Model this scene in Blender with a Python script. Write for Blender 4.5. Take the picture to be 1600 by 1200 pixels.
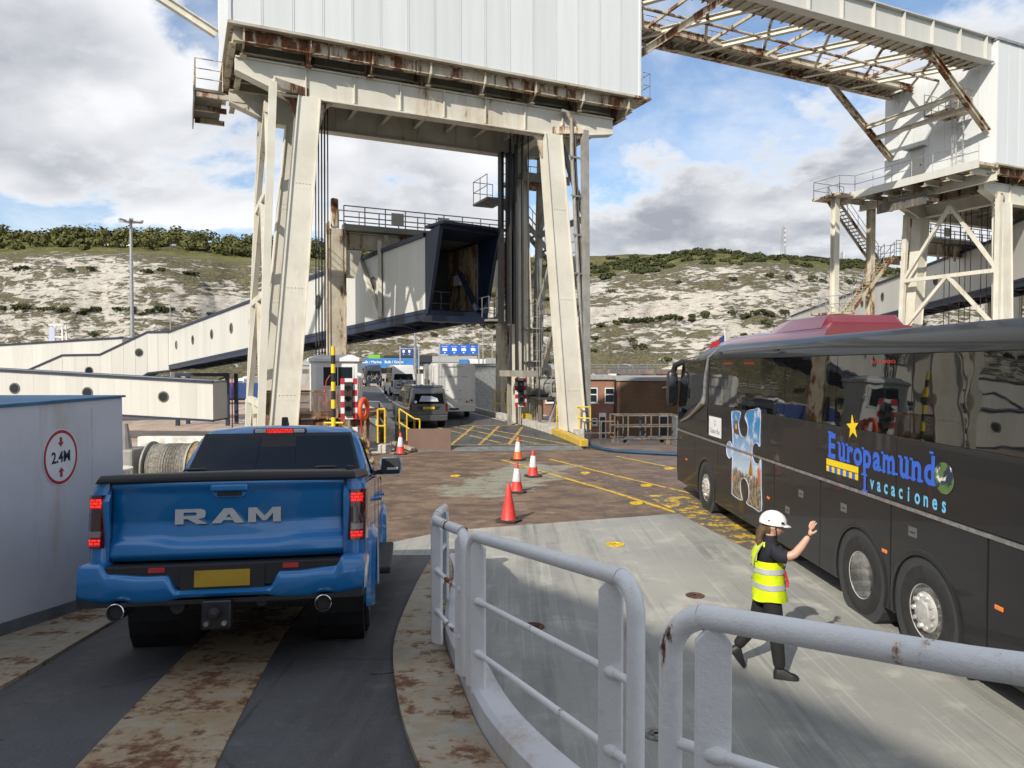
import bpy, bmesh, math, random
from math import radians, sin, cos, pi, sqrt, atan2, hypot
from mathutils import Vector, Matrix, noise as mnoise

for _o in list(bpy.data.objects):
    bpy.data.objects.remove(_o)
SC = bpy.context.scene
COL = SC.collection

# ------------------------------------------------------------------ camera
cam_d = bpy.data.cameras.new("camera")
cam_d.sensor_width = 36.0
cam_d.lens = 25.43
cam_d.clip_start = 0.05
cam_d.clip_end = 6000.0
CAM = bpy.data.objects.new("camera", cam_d)
COL.objects.link(CAM)
CAM.location = (0.0, 0.0, 3.2)
CAM.rotation_euler = (radians(90.0 - 1.42), 0.0, 0.0)
SC.camera = CAM

# ------------------------------------------------------------------ light
SUN_TO = Vector((-0.41, -0.70, 0.574)).normalized()      # direction towards the sun
SUN_EL = math.asin(SUN_TO.z)
SUN_AZ = atan2(SUN_TO.x, SUN_TO.y)                         # from +Y, clockwise
sun_d = bpy.data.lights.new("sun", 'SUN')
sun_d.energy = 4.7
sun_d.angle = radians(0.55)
sun_d.color = (1.0, 0.93, 0.82)
SUN = bpy.data.objects.new("sun", sun_d)
COL.objects.link(SUN)
SUN.rotation_euler = (-SUN_TO).to_track_quat('-Z', 'Y').to_euler()

W = bpy.data.worlds.new("World")
SC.world = W
W.use_nodes = True
def build_world():
    nt = W.node_tree; N = nt.nodes; L = nt.links
    N.clear()
    out = N.new('ShaderNodeOutputWorld')
    bg = N.new('ShaderNodeBackground')
    L.new(bg.outputs[0], out.inputs[0])
    sky = N.new('ShaderNodeTexSky'); sky.sky_type = 'NISHITA'
    sky.sun_disc = False
    sky.sun_elevation = SUN_EL
    sky.sun_rotation = SUN_AZ
    sky.air_density = 1.0; sky.dust_density = 0.6; sky.ozone_density = 2.0
    tc = N.new('ShaderNodeTexCoord')
    sep = N.new('ShaderNodeSeparateXYZ'); L.new(tc.outputs['Generated'], sep.inputs[0])
    def math_(op, a, b=None, clamp=False):
        m = N.new('ShaderNodeMath'); m.operation = op; m.use_clamp = clamp
        for i, v in enumerate((a, b)):
            if v is None: continue
            if isinstance(v, (int, float)): m.inputs[i].default_value = v
            else: L.new(v, m.inputs[i])
        return m.outputs[0]
    zc = math_('MAXIMUM', sep.outputs[2], 0.0)
    den = math_('ADD', zc, 0.33)
    px = math_('DIVIDE', sep.outputs[0], den)
    py = math_('DIVIDE', sep.outputs[1], den)
    comb = N.new('ShaderNodeCombineXYZ'); L.new(px, comb.inputs[0]); L.new(py, comb.inputs[1])
    def noise(scale, detail, rough, dist, off):
        mp = N.new('ShaderNodeMapping'); L.new(comb.outputs[0], mp.inputs[0])
        mp.inputs['Location'].default_value = off
        n = N.new('ShaderNodeTexNoise'); n.noise_dimensions = '3D'
        n.inputs['Scale'].default_value = scale; n.inputs['Detail'].default_value = detail
        n.inputs['Roughness'].default_value = rough; n.inputs['Distortion'].default_value = dist
        L.new(mp.outputs[0], n.inputs['Vector']); return n.outputs[0]
    def ramp(v, a, b):
        r = N.new('ShaderNodeMapRange'); r.interpolation_type = 'SMOOTHSTEP'
        L.new(v, r.inputs[0]); r.inputs[1].default_value = a; r.inputs[2].default_value = b
        return r.outputs[0]
    def mix(f, a, b):
        m = N.new('ShaderNodeMix'); m.data_type = 'RGBA'
        for sock, v in ((m.inputs[0], f), (m.inputs[6], a), (m.inputs[7], b)):
            if isinstance(v, tuple): sock.default_value = v
            elif isinstance(v, (int, float)): sock.default_value = v
            else: L.new(v, sock)
        return m.outputs[2]
    # heaped clouds: coverage, and light from comparing density a little way towards the sun
    O = (1.2, 6.3, 0.0)
    n1 = noise(1.05, 10.0, 0.60, 0.15, O)
    nb = noise(1.05, 4.0, 0.55, 0.15, (O[0]+0.10, O[1]+0.16, 0.05))
    n3 = noise(0.42, 3.0, 0.5, 0.0, (7.3, 2.2, 0.0))
    n4 = noise(2.6, 6.0, 0.6, 0.3, (1.3, 4.1, 0.0))
    cover = math_('ADD', math_('MULTIPLY', n1, 0.80), math_('MULTIPLY', n3, 0.30))
    mask = ramp(cover, 0.505, 0.560)
    veil = math_('MULTIPLY', ramp(n4, 0.40, 0.70), 0.5)
    mask = math_('MAXIMUM', mask, veil)
    thick = ramp(cover, 0.50, 0.62)
    lit = ramp(math_('SUBTRACT', n1, nb), -0.06, 0.13)
    dark = math_('MULTIPLY', thick, math_('SUBTRACT', 1.0, math_('MULTIPLY', lit, 0.85)))
    dark = math_('MINIMUM', math_('MULTIPLY', dark, math_('ADD', 0.12, math_('MULTIPLY', n4, 1.6))), 1.0)
    cloud = mix(dark, (0.95, 0.96, 0.98, 1), (0.36, 0.385, 0.44, 1))
    skyc = N.new('ShaderNodeVectorMath'); skyc.operation = 'SCALE'
    L.new(sky.outputs[0], skyc.inputs[0]); skyc.inputs['Scale'].default_value = 0.15
    horizon = ramp(zc, 0.0, 0.12)
    cloud2 = mix(horizon, mix(0.55, (0.72, 0.76, 0.82, 1), cloud), cloud)
    fin = mix(mask, skyc.outputs[0], cloud2)
    L.new(fin, bg.inputs[0])
    bg.inputs[1].default_value = 1.0
build_world()

SC.render.engine = 'CYCLES'
SC.cycles.use_denoising = True
SC.cycles.max_bounces = 6
SC.cycles.diffuse_bounces = 3
SC.cycles.glossy_bounces = 3
SC.cycles.transmission_bounces = 4
SC.cycles.transparent_max_bounces = 8
SC.cycles.caustics_reflective = False
SC.cycles.caustics_refractive = False
SC.cycles.sample_clamp_indirect = 6.0
SC.view_settings.view_transform = 'Standard'
SC.view_settings.look = 'None'
SC.view_settings.exposure = 0.15
SC.view_settings.gamma = 1.0
SC.view_settings.use_curve_mapping = False

# ------------------------------------------------------------------ materials
MATS = {}
def _newmat(name):
    m = bpy.data.materials.new(name); m.use_nodes = True
    MATS[name] = m
    b = m.node_tree.nodes['Principled BSDF']
    return m, m.node_tree, b
def rgba(c): return (c[0], c[1], c[2], 1.0)
class NB:
    """tiny node-building helper"""
    def __init__(s, nt): s.nt = nt; s.N = nt.nodes; s.L = nt.links
    def put(s, sock, v):
        if isinstance(v, bpy.types.NodeSocket): s.L.new(v, sock)
        elif isinstance(v, (tuple, list)) and sock.type == 'RGBA' and len(v) == 3: sock.default_value = rgba(v)
        else: sock.default_value = v
    def coord(s, kind='Object', scale=(1, 1, 1), loc=(0, 0, 0), rot=(0, 0, 0)):
        tc = s.N.new('ShaderNodeTexCoord'); mp = s.N.new('ShaderNodeMapping')
        s.L.new(tc.outputs[kind], mp.inputs[0])
        mp.inputs['Scale'].default_value = scale; mp.inputs['Location'].default_value = loc
        mp.inputs['Rotation'].default_value = rot
        return mp.outputs[0]
    def world(s, scale=(1, 1, 1), loc=(0, 0, 0), rot=(0, 0, 0)):
        g = s.N.new('ShaderNodeNewGeometry'); mp = s.N.new('ShaderNodeMapping')
        s.L.new(g.outputs['Position'], mp.inputs[0])
        mp.inputs['Scale'].default_value = scale; mp.inputs['Location'].default_value = loc
        mp.inputs['Rotation'].default_value = rot
        return mp.outputs[0]
    def noise(s, vec, scale=1, detail=6, rough=0.55, dist=0.0):
        n = s.N.new('ShaderNodeTexNoise'); s.L.new(vec, n.inputs['Vector'])
        n.inputs['Scale'].default_value = scale; n.inputs['Detail'].default_value = detail
        n.inputs['Roughness'].default_value = rough; n.inputs['Distortion'].default_value = dist
        return n.outputs[0]
    def math(s, op, a, b=0.0, clamp=False):
        m = s.N.new('ShaderNodeMath'); m.operation = op; m.use_clamp = clamp
        s.put(m.inputs[0], a); s.put(m.inputs[1], b); return m.outputs[0]
    def step(s, v, a, b):
        r = s.N.new('ShaderNodeMapRange'); r.interpolation_type = 'SMOOTHSTEP'
        s.put(r.inputs[0], v); r.inputs[1].default_value = a; r.inputs[2].default_value = b
        return r.outputs[0]
    def mix(s, f, a, b):
        m = s.N.new('ShaderNodeMix'); m.data_type = 'RGBA'
        s.put(m.inputs[0], f); s.put(m.inputs[6], a); s.put(m.inputs[7], b); return m.outputs[2]
    def fmix(s, f, a, b):
        m = s.N.new('ShaderNodeMix'); m.data_type = 'FLOAT'
        s.put(m.inputs[0], f); s.put(m.inputs[2], a); s.put(m.inputs[3], b); return m.outputs[0]
    def bump(s, h, strength=0.3, dist=0.02):
        b = s.N.new('ShaderNodeBump'); s.L.new(h, b.inputs['Height'])
        b.inputs['Strength'].default_value = strength; b.inputs['Distance'].default_value = dist
        return b.outputs[0]
    def sep(s, v):
        n = s.N.new('ShaderNodeSeparateXYZ'); s.L.new(v, n.inputs[0]); return n.outputs
    def rand(s):
        return s.N.new('ShaderNodeObjectInfo').outputs['Random']

def mat_plain(name, col, rough=0.5, metal=0.0, spec=0.5, vary=0.12, scale=3.0, coat=0.0, bump=0.0):
    """paint / plastic with slight dirt variation"""
    m, nt, b = _newmat(name); k = NB(nt)
    v = k.coord('Object')
    n = k.noise(v, scale, 5, 0.6)
    dk = tuple(c * (1 - vary) for c in col); lt = tuple(min(1, c * (1 + vary * 0.5)) for c in col)
    k.put(b.inputs['Base Color'], k.mix(k.step(n, 0.3, 0.7), dk, lt))
    k.put(b.inputs['Roughness'], k.fmix(n, max(0, rough - 0.08), min(1, rough + 0.1)))
    b.inputs['Metallic'].default_value = metal
    b.inputs['Specular IOR Level'].default_value = spec
    b.inputs['Coat Weight'].default_value = coat
    b.inputs['Coat Roughness'].default_value = 0.04
    if bump > 0: k.put(b.inputs['Normal'], k.bump(k.noise(v, scale * 14, 4, 0.6), bump, 0.01))
    return m

def mat_rusty(name, paint, rust_amt=0.5, scale=0.9, streak=True, paint2=None, rough=0.55, fine=7.0, soft=0.055, stain_w=0.42):
    """painted steel, weathered, with rust patches and runs"""
    m, nt, b = _newmat(name); k = NB(nt)
    v = k.coord('Object')
    vs = k.coord('Object', scale=(1, 1, 0.22)) if streak else v
    big = k.noise(vs, scale, 7, 0.62, 0.3)
    med = k.noise(vs, scale * fine, 6, 0.65)
    mask = k.math('ADD', k.math('MULTIPLY', big, 0.62), k.math('MULTIPLY', med, 0.38))
    th = 0.66 - 0.22 * rust_amt
    rmask = k.step(mask, th, th + soft)
    stain = k.step(mask, th - 0.12, th + 0.02)
    p2 = paint2 or tuple(c * 0.86 for c in paint)
    pc = k.mix(k.step(k.noise(v, scale * 1.7, 6, 0.6), 0.35, 0.68), paint, p2)
    pc = k.mix(k.math('MULTIPLY', stain, stain_w), pc, (0.42, 0.30, 0.17))
    rc = k.mix(k.step(k.noise(v, scale * 11, 5, 0.7), 0.35, 0.65), (0.085, 0.036, 0.02), (0.22, 0.095, 0.038))
    k.put(b.inputs['Base Color'], k.mix(rmask, pc, rc))
    k.put(b.inputs['Roughness'], k.fmix(rmask, rough, 0.9))
    hgt = k.math('ADD', k.math('MULTIPLY', rmask, 0.5), k.math('MULTIPLY', med, 0.5))
    k.put(b.inputs['Normal'], k.bump(hgt, 0.25, 0.01))
    return m

def mat_emit(name, col, strength):
    m, nt, b = _newmat(name)
    b.inputs['Base Color'].default_value = rgba(col)
    b.inputs['Emission Color'].default_value = rgba(col)
    b.inputs['Emission Strength'].default_value = strength
    b.inputs['Roughness'].default_value = 0.25
    return m

def mat_glass(name, tint=(0.02, 0.024, 0.026), rough=0.02, spec=0.9, coat=0.6):
    """dark tinted vehicle / window glass, mirror like"""
    m, nt, b = _newmat(name); k = NB(nt)
    v = k.coord('Object')
    n = k.noise(v, 0.7, 3, 0.5)
    b.inputs['Base Color'].default_value = rgba(tint)
    b.inputs['Roughness'].default_value = rough
    b.inputs['Specular IOR Level'].default_value = spec
    b.inputs['Coat Weight'].default_value = coat
    b.inputs['Coat Roughness'].default_value = 0.01
    k.put(b.inputs['Normal'], k.bump(n, 0.06, 0.05))
    return m

# ------------------------------------------------------------------ mesh building
class MB:
    def __init__(s): s.v = []; s.f = []; s.mi = []
    def add(s, vs, fs, mi=0):
        o = len(s.v); s.v.extend([tuple(p) for p in vs])
        s.f.extend([tuple(i + o for i in f) for f in fs]); s.mi.extend([mi] * len(fs)); return s
    def box(s, lo, hi, mi=0):
        x0, y0, z0 = lo; x1, y1, z1 = hi
        vs = [(x0,y0,z0),(x1,y0,z0),(x1,y1,z0),(x0,y1,z0),(x0,y0,z1),(x1,y0,z1),(x1,y1,z1),(x0,y1,z1)]
        return s.add(vs, [(0,3,2,1),(4,5,6,7),(0,1,5,4),(1,2,6,5),(2,3,7,6),(3,0,4,7)], mi)
    def cbox(s, c, size, mi=0):
        return s.box([c[i]-size[i]/2 for i in range(3)], [c[i]+size[i]/2 for i in range(3)], mi)
    def frame(s, p0, p1, up=(0,0,1)):
        p0 = Vector(p0); p1 = Vector(p1); d = (p1-p0).normalized(); up = Vector(up)
        sd = d.cross(up)
        if sd.length < 1e-4: sd = d.cross(Vector((0,1,0)))
        sd.normalize(); u = sd.cross(d).normalized()
        return p0, p1, d, sd, u
    def beam(s, p0, p1, w, h, up=(0,0,1), w1=None, h1=None, mi=0):
        """rectangular bar, w sideways, h along up; may taper to w1,h1"""
        p0, p1, d, sd, u = s.frame(p0, p1, up)
        w1 = w if w1 is None else w1; h1 = h if h1 is None else h1
        vs = []
        for p, a, b in ((p0, w, h), (p1, w1, h1)):
            for i, j in ((-1,-1),(1,-1),(1,1),(-1,1)): vs.append(p + sd*(a/2*i) + u*(b/2*j))
        return s.add(vs, [(0,1,2,3)[::-1],(4,5,6,7),(0,1,5,4),(1,2,6,5),(2,3,7,6),(3,0,4,7)], mi)
    def ibeam(s, p0, p1, w, h, t=0.03, up=(0,0,1), mi=0):
        """I section: two flanges and a web"""
        q0, q1, d, sd, u = s.frame(p0, p1, up)
        for k in (-1, 1):
            o = u*(k*(h/2-t/2)); s.beam(q0+o, q1+o, w, t, u, mi=mi)
        s.beam(q0, q1, t, h-2*t, u, mi=mi); return s
    def tube(s, p0, p1, r, n=8, r1=None, caps=True, mi=0):
        p0, p1, d, sd, u = s.frame(p0, p1)
        r1 = r if r1 is None else r1
        vs = []
        for p, q in ((p0, r), (p1, r1)):
            for i in range(n):
                a = 2*pi*i/n; vs.append(p + sd*(q*cos(a)) + u*(q*sin(a)))
        fs = [(i, (i+1) % n, n+(i+1) % n, n+i) for i in range(n)]
        if caps: fs += [tuple(range(n))[::-1], tuple(range(n, 2*n))]
        return s.add(vs, fs, mi)
    def path(s, pts, r, n=8, closed=False, caps=True, mi=0):
        pts = [Vector(p) for p in pts]; m = len(pts); rings = []
        ref = None
        for i, p in enumerate(pts):
            a = pts[i-1] if (i > 0 or closed) else p
            b = pts[(i+1) % m] if (i < m-1 or closed) else p
            d = (b-a).normalized()
            if ref is None:
                ref = Vector((0,0,1)) if abs(d.z) < 0.9 else Vector((1,0,0))
            sd = d.cross(ref).normalized(); u = sd.cross(d).normalized(); ref = u
            rr = r[i] if isinstance(r, (list, tuple)) else r
            rings.append([p + sd*(rr*cos(2*pi*k/n)) + u*(rr*sin(2*pi*k/n)) for k in range(n)])
        vs = [q for ring in rings for q in ring]; fs = []
        for i in range(m if closed else m-1):
            j = (i+1) % m
            for k in range(n): fs.append((i*n+k, i*n+(k+1) % n, j*n+(k+1) % n, j*n+k))
        if caps and not closed: fs += [tuple(range(n))[::-1], tuple(range((m-1)*n, m*n))]
        return s.add(vs, fs, mi)
    def prism(s, poly, axis, a, b, mi=0):
        """extrude 2-D polygon; axis 'x': poly=(y,z); 'y': poly=(x,z); 'z': poly=(x,y)"""
        n = len(poly)
        def mk(p, t):
            return {'x': (t, p[0], p[1]), 'y': (p[0], t, p[1]), 'z': (p[0], p[1], t)}[axis]
        vs = [mk(p, a) for p in poly] + [mk(p, b) for p in poly]
        fs = [tuple(range(n)), tuple(range(2*n-1, n-1, -1))] + [(i, n+i, n+(i+1) % n, (i+1) % n) for i in range(n)]
        return s.add(vs, fs, mi)
    def lathe(s, prof, n=20, axis='z', c=(0,0,0), mi=0):
        """prof list of (r, h)"""
        vs = []
        for r, h in prof:
            for i in range(n):
                a = 2*pi*i/n; x, y = r*cos(a), r*sin(a)
                p = {'z': (x,y,h), 'x': (h,x,y), 'y': (x,h,y)}[axis]
                vs.append((p[0]+c[0], p[1]+c[1], p[2]+c[2]))
        fs = []
        for j in range(len(prof)-1):
            for i in range(n): fs.append((j*n+i, j*n+(i+1) % n, (j+1)*n+(i+1) % n, (j+1)*n+i))
        if prof[0][0] > 1e-5: fs.append(tuple(range(n))[::-1])
        if prof[-1][0] > 1e-5: fs.append(tuple(range((len(prof)-1)*n, len(prof)*n)))
        return s.add(vs, fs, mi)
    def loft(s, rings, closed=True, caps=True, mi=0):
        n = len(rings[0]); vs = [p for r in rings for p in r]; fs = []
        for j in range(len(rings)-1):
            for i in range(n if closed else n-1):
                fs.append((j*n+i, j*n+(i+1) % n, (j+1)*n+(i+1) % n, (j+1)*n+i))
        if caps and closed: fs += [tuple(range(n))[::-1], tuple(range((len(rings)-1)*n, len(rings)*n))]
        return s.add(vs, fs, mi)
    def grid(s, rows, mi=0): return s.loft(rows, closed=False, caps=False, mi=mi)
    def mesh(s, name='mesh', smooth=False, angle=None):
        me = bpy.data.meshes.new(name)
        me.from_pydata(s.v, [], s.f)
        bm = bmesh.new(); bm.from_mesh(me)
        bmesh.ops.recalc_face_normals(bm, faces=bm.faces)
        bm.to_mesh(me); bm.free()
        if any(s.mi) and len(me.polygons) == len(s.mi):
            me.polygons.foreach_set('material_index', s.mi)
        if smooth or angle:
            me.polygons.foreach_set('use_smooth', [True]*len(me.polygons))
            me.set_sharp_from_angle(angle=radians(angle or 40))
        return me

def link(name, me, mat, parent=None, bevel=0.0, seg=2):
    o = bpy.data.objects.new(name, me); COL.objects.link(o)
    for mm in (mat if isinstance(mat, (list, tuple)) else [mat]):
        mm = MATS[mm] if isinstance(mm, str) else mm
        if len(me.materials) < (len(mat) if isinstance(mat, (list, tuple)) else 1): me.materials.append(mm)
    if parent is not None: o.parent = parent
    if bevel > 0:
        md = o.modifiers.new('bevel', 'BEVEL'); md.width = bevel; md.segments = seg
        md.limit_method = 'ANGLE'; md.angle_limit = radians(35); md.harden_normals = False
    return o
def part(name, mb, mat, parent=None, bevel=0.0, smooth=False, seg=2, angle=None):
    return link(name, mb.mesh(name, smooth, angle), mat, parent, bevel, seg)
def tag(o, label=None, cat=None, group=None, kind=None):
    if label: o['label'] = label
    if cat: o['category'] = cat
    if group: o['group'] = group
    if kind: o['kind'] = kind
    return o
def thing(name, label, cat, loc=(0,0,0), rz=0.0, group=None, rx=0.0):
    o = bpy.data.objects.new(name, None); COL.objects.link(o)
    o.empty_display_size = 0.3
    o.location = loc; o.rotation_euler = (radians(rx), 0, radians(rz))
    return tag(o, label, cat, group)
def struct(o): o['kind'] = 'structure'; return o
def copy_tree(o, parent=None):
    c = o.copy(); COL.objects.link(c); c.parent = parent
    for ch in list(o.children): copy_tree(ch, c)
    return c
def text_mesh(txt, size=1.0, bold=0.0, extrude=0.0, xs=1.0, align='CENTER', spacing=1.0):
    cu = bpy.data.curves.new('lettering', 'FONT'); cu.body = txt; cu.size = size
    cu.align_x = align; cu.align_y = 'BOTTOM_BASELINE'; cu.offset = bold; cu.extrude = extrude
    cu.space_character = spacing; cu.resolution_u = 4
    ob = bpy.data.objects.new('lettering', cu); COL.objects.link(ob)
    dg = bpy.context.evaluated_depsgraph_get()
    me = bpy.data.meshes.new_from_object(ob.evaluated_get(dg))
    bpy.data.objects.remove(ob); bpy.data.curves.remove(cu)
    me.transform(Matrix.Diagonal((xs, 1, 1, 1)))
    return me
def text_part(name, txt, mat, parent, origin, xdir, ydir, size, **kw):
    """flat lettering: local x runs along xdir, local y along ydir"""
    me = text_mesh(txt, size, **kw)
    x = Vector(xdir).normalized(); y = Vector(ydir).normalized(); z = x.cross(y)
    M = Matrix(((x.x,y.x,z.x,origin[0]),(x.y,y.y,z.y,origin[1]),(x.z,y.z,z.z,origin[2]),(0,0,0,1)))
    me.transform(M)
    me.materials.clear()
    return link(name, me, mat, parent)
def fbm(x, y, z=0.0, oct=4):
    return mnoise.fractal(Vector((x, y, z)), 1.0, 2.0, oct)
R = random.Random(7)
# ================================================================== setting materials
def mat_deck_paint():
    m, nt, b = _newmat('deck_paint'); k = NB(nt)
    v = k.world()
    base = k.mix(k.step(k.noise(v, 0.35, 6, 0.6), 0.35, 0.65), (0.345, 0.338, 0.298), (0.272, 0.272, 0.252))
    # worn lighter cloud patches
    base = k.mix(k.step(k.noise(v, 1.3, 7, 0.62, 0.4), 0.5, 0.72), base, (0.45, 0.435, 0.385))
    # long tyre tracks, two directions
    for rot, seed, amt in ((0.42, 1.0, 0.42), (0.30, 5.0, 0.36), (-0.06, 9.0, 0.22)):
        w = k.world(scale=(1.7, 0.045, 1.0), rot=(0, 0, rot), loc=(seed, seed * .3, 0))
        t = k.step(k.noise(w, 1.6, 5, 0.62), 0.53, 0.60)
        brk = k.step(k.noise(v, 0.5 + seed * .03, 5, 0.6), 0.40, 0.60)
        base = k.mix(k.math('MULTIPLY', k.math('MULTIPLY', t, brk), amt), base, (0.12, 0.125, 0.12))
    w = k.world(scale=(9.0, 0.12, 1.0), rot=(0, 0, 0.42))
    fine = k.step(k.noise(w, 2.2, 4, 0.6), 0.56, 0.66)
    base = k.mix(k.math('MULTIPLY', fine, 0.32), base, (0.5, 0.49, 0.43))
    # rust freckles
    sp = k.step(k.noise(v, 9.0, 4, 0.65), 0.70, 0.75)
    base = k.mix(k.math('MULTIPLY', sp, 0.75), base, (0.14, 0.06, 0.03))
    dirt = k.step(k.noise(v, 22.0, 4, 0.7), 0.56, 0.76)
    base = k.mix(k.math('MULTIPLY', dirt, 0.35), base, (0.1, 0.1, 0.09))
    k.put(b.inputs['Base Color'], base)
    k.put(b.inputs['Roughness'], k.fmix(k.noise(v, 2.0, 5, 0.6), 0.42, 0.72))
    k.put(b.inputs['Normal'], k.bump(k.noise(v, 26, 5, 0.7), 0.25, 0.008))
mat_deck_paint()

def mat_rust_deck():
    m, nt, b = _newmat('rust_deck'); k = NB(nt)
    v = k.world()
    ws = k.world(scale=(0.75, 1.15, 1.0), rot=(0, 0, -0.32))
    base = k.mix(k.step(k.noise(ws, 1.4, 8, 0.66, 0.3), 0.38, 0.64), (0.10, 0.066, 0.047), (0.21, 0.143, 0.094))
    tan = k.step(k.noise(ws, 2.3, 8, 0.7, 0.2), 0.55, 0.68)
    base = k.mix(k.math('MULTIPLY', tan, 0.65), base, (0.33, 0.255, 0.175))
    # remains of grey-green paint: one large worn patch
    px, py, pz = k.sep(k.world(rot=(0, 0, 0.36)))
    n = k.math('MULTIPLY', k.math('SUBTRACT', k.noise(v, 1.2, 7, 0.65), 0.5), 3.4)
    def band(val, lo, hi, soft):
        val = k.math('ADD', val, n)
        return k.math('MULTIPLY', k.step(val, lo, lo + soft), k.math('SUBTRACT', 1.0, k.step(val, hi - soft, hi)))
    patch = k.math('MULTIPLY', band(px, -8.6, -5.9, 0.5), band(py, 16.0, 22.8, 0.6))
    flake = k.step(k.noise(ws, 3.0, 8, 0.7), 0.33, 0.52)
    base = k.mix(k.math('MULTIPLY', k.math('MULTIPLY', patch, flake), 0.72), base, (0.30, 0.315, 0.25))
    # blue-grey wet looking lane towards the coach
    lane = band(k.sep(v)[0], 3.6, 12.5, 1.8)
    base = k.mix(k.math('MULTIPLY', k.math('MULTIPLY', lane, k.step(k.noise(ws, 1.1, 7, 0.65), 0.36, 0.6)), 0.6), base, (0.16, 0.155, 0.155))
    dark = k.step(k.noise(k.world(scale=(1.5, .14, 1), rot=(0, 0, .30)), 1.5, 6, 0.65), 0.54, 0.66)
    base = k.mix(k.math('MULTIPLY', dark, 0.35), base, (0.075, 0.05, 0.04))
    grit = k.noise(v, 7.0, 7, .75)
    base = k.mix(k.math('MULTIPLY', k.step(grit, .52, .68), .45), base, (0.075, 0.045, 0.033))
    base = k.mix(k.math('MULTIPLY', k.math('SUBTRACT', 1.0, k.step(grit, .30, .44)), .4), base, (0.30, 0.245, 0.19))
    k.put(b.inputs['Base Color'], base)
    k.put(b.inputs['Roughness'], k.fmix(k.noise(v, 1.4, 6, 0.6), 0.45, 0.9))
    k.put(b.inputs['Normal'], k.bump(k.noise(v, 18, 6, 0.75), 0.4, 0.012))
mat_rust_deck()

def mat_asphalt(name, c0, c1, patch=None):
    m, nt, b = _newmat(name); k = NB(nt)
    v = k.world()
    base = k.mix(k.step(k.noise(v, 0.6, 6, 0.6), 0.35, 0.65), c0, c1)
    g = k.noise(v, 95, 3, 0.7)
    base = k.mix(k.step(g, 0.54, 0.78), base, tuple(c * 2.6 for c in c1))
    st = k.step(k.noise(k.world(scale=(2.2, .12, 1), rot=(0, 0, -.16)), 1.2, 5, .6), .5, .66)
    base = k.mix(k.math('MULTIPLY', st, 0.45), base, tuple(c * 0.5 for c in c0))
    lt = k.step(k.noise(v, 2.7, 7, 0.72), 0.52, 0.72)
    base = k.mix(k.math('MULTIPLY', lt, 0.5), base, tuple(min(1, c * 1.9) for c in c1))
    vo = nt.nodes.new('ShaderNodeTexVoronoi'); vo.feature = 'DISTANCE_TO_EDGE'; nt.links.new(k.world(scale=(1.0, .6, 1)), vo.inputs['Vector']); vo.inputs['Scale'].default_value = .55
    crack = k.math('SUBTRACT', 1.0, k.step(k.math('ADD', vo.outputs['Distance'], k.math('MULTIPLY', k.noise(v, 6, 5, .7), .05)), .022, .034))
    base = k.mix(k.math('MULTIPLY', crack, .6), base, tuple(c * .45 for c in c0))
    k.put(b.inputs['Base Color'], base)
    k.put(b.inputs['Roughness'], k.fmix(k.noise(v, 1.5, 4, 0.6), 0.6, 0.95))
    k.put(b.inputs['Normal'], k.bump(k.math('ADD', g, k.noise(v, 5, 5, .65)), 0.45, 0.008))
mat_asphalt('ramp_asphalt', (0.062, 0.062, 0.063), (0.088, 0.088, 0.090))
mat_asphalt('road_asphalt', (0.060, 0.061, 0.064), (0.090, 0.090, 0.092))
mat_asphalt('quay_concrete', (0.34, 0.25, 0.19), (0.42, 0.34, 0.27))

def mat_worn(name, paint, under, amount, scale=5.0):
    """painted marking, worn through to what lies under it"""
    m, nt, b = _newmat(name); k = NB(nt)
    v = k.world()
    n = k.math('ADD', k.math('MULTIPLY', k.noise(v, scale, 7, 0.7), .7), k.math('MULTIPLY', k.noise(v, scale * 6, 4, .7), .3))
    th = 0.36 + 0.28 * amount
    k.put(b.inputs['Base Color'], k.mix(k.step(n, th - 0.04, th + 0.03), under, paint))
    b.inputs['Roughness'].default_value = 0.6
    k.put(b.inputs['Normal'], k.bump(n, 0.3, 0.006))
mat_worn('yellow_worn', (0.62, 0.40, 0.025), (0.14, 0.095, 0.06), 0.36)
mat_worn('yellow_faint', (0.50, 0.34, 0.04), (0.12, 0.085, 0.065), 0.82, 4.0)
mat_worn('yellow_half', (0.66, 0.43, 0.02), (0.12, 0.10, 0.085), 0.64, 3.0)
mat_worn('yellow_line', (0.50, 0.34, 0.08), (0.085, 0.08, 0.072), 0.40)
mat_worn('white_line', (0.62, 0.60, 0.56), (0.11, 0.11, 0.11), 0.25)
mat_worn('red_line', (0.45, 0.08, 0.06), (0.09, 0.08, 0.08), 0.30)

mat_rusty('ramp_plate', (0.36, 0.365, 0.335), 0.74, 3.4, streak=False, paint2=(0.28, 0.245, 0.18), fine=5.5, soft=.10, stain_w=.62)
mat_rusty('ramp_centre', (0.37, 0.355, 0.30), 0.86, 2.3, streak=False, paint2=(0.27, 0.205, 0.12), fine=6.0, soft=.10, stain_w=.65)
mat_rusty('ship_white', (0.66, 0.67, 0.70), 0.12, 1.4, fine=6.0, rough=0.4)
mat_rusty('ship_wall', (0.64, 0.65, 0.69), -0.05, 0.7, paint2=(0.57, 0.58, 0.62), rough=0.42)
mat_plain('ship_blue', (0.035, 0.19, 0.36), 0.55, vary=0.35, scale=1.6)
mat_plain('ship_grey_skirt', (0.16, 0.17, 0.175), 0.6, vary=0.3)

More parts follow.
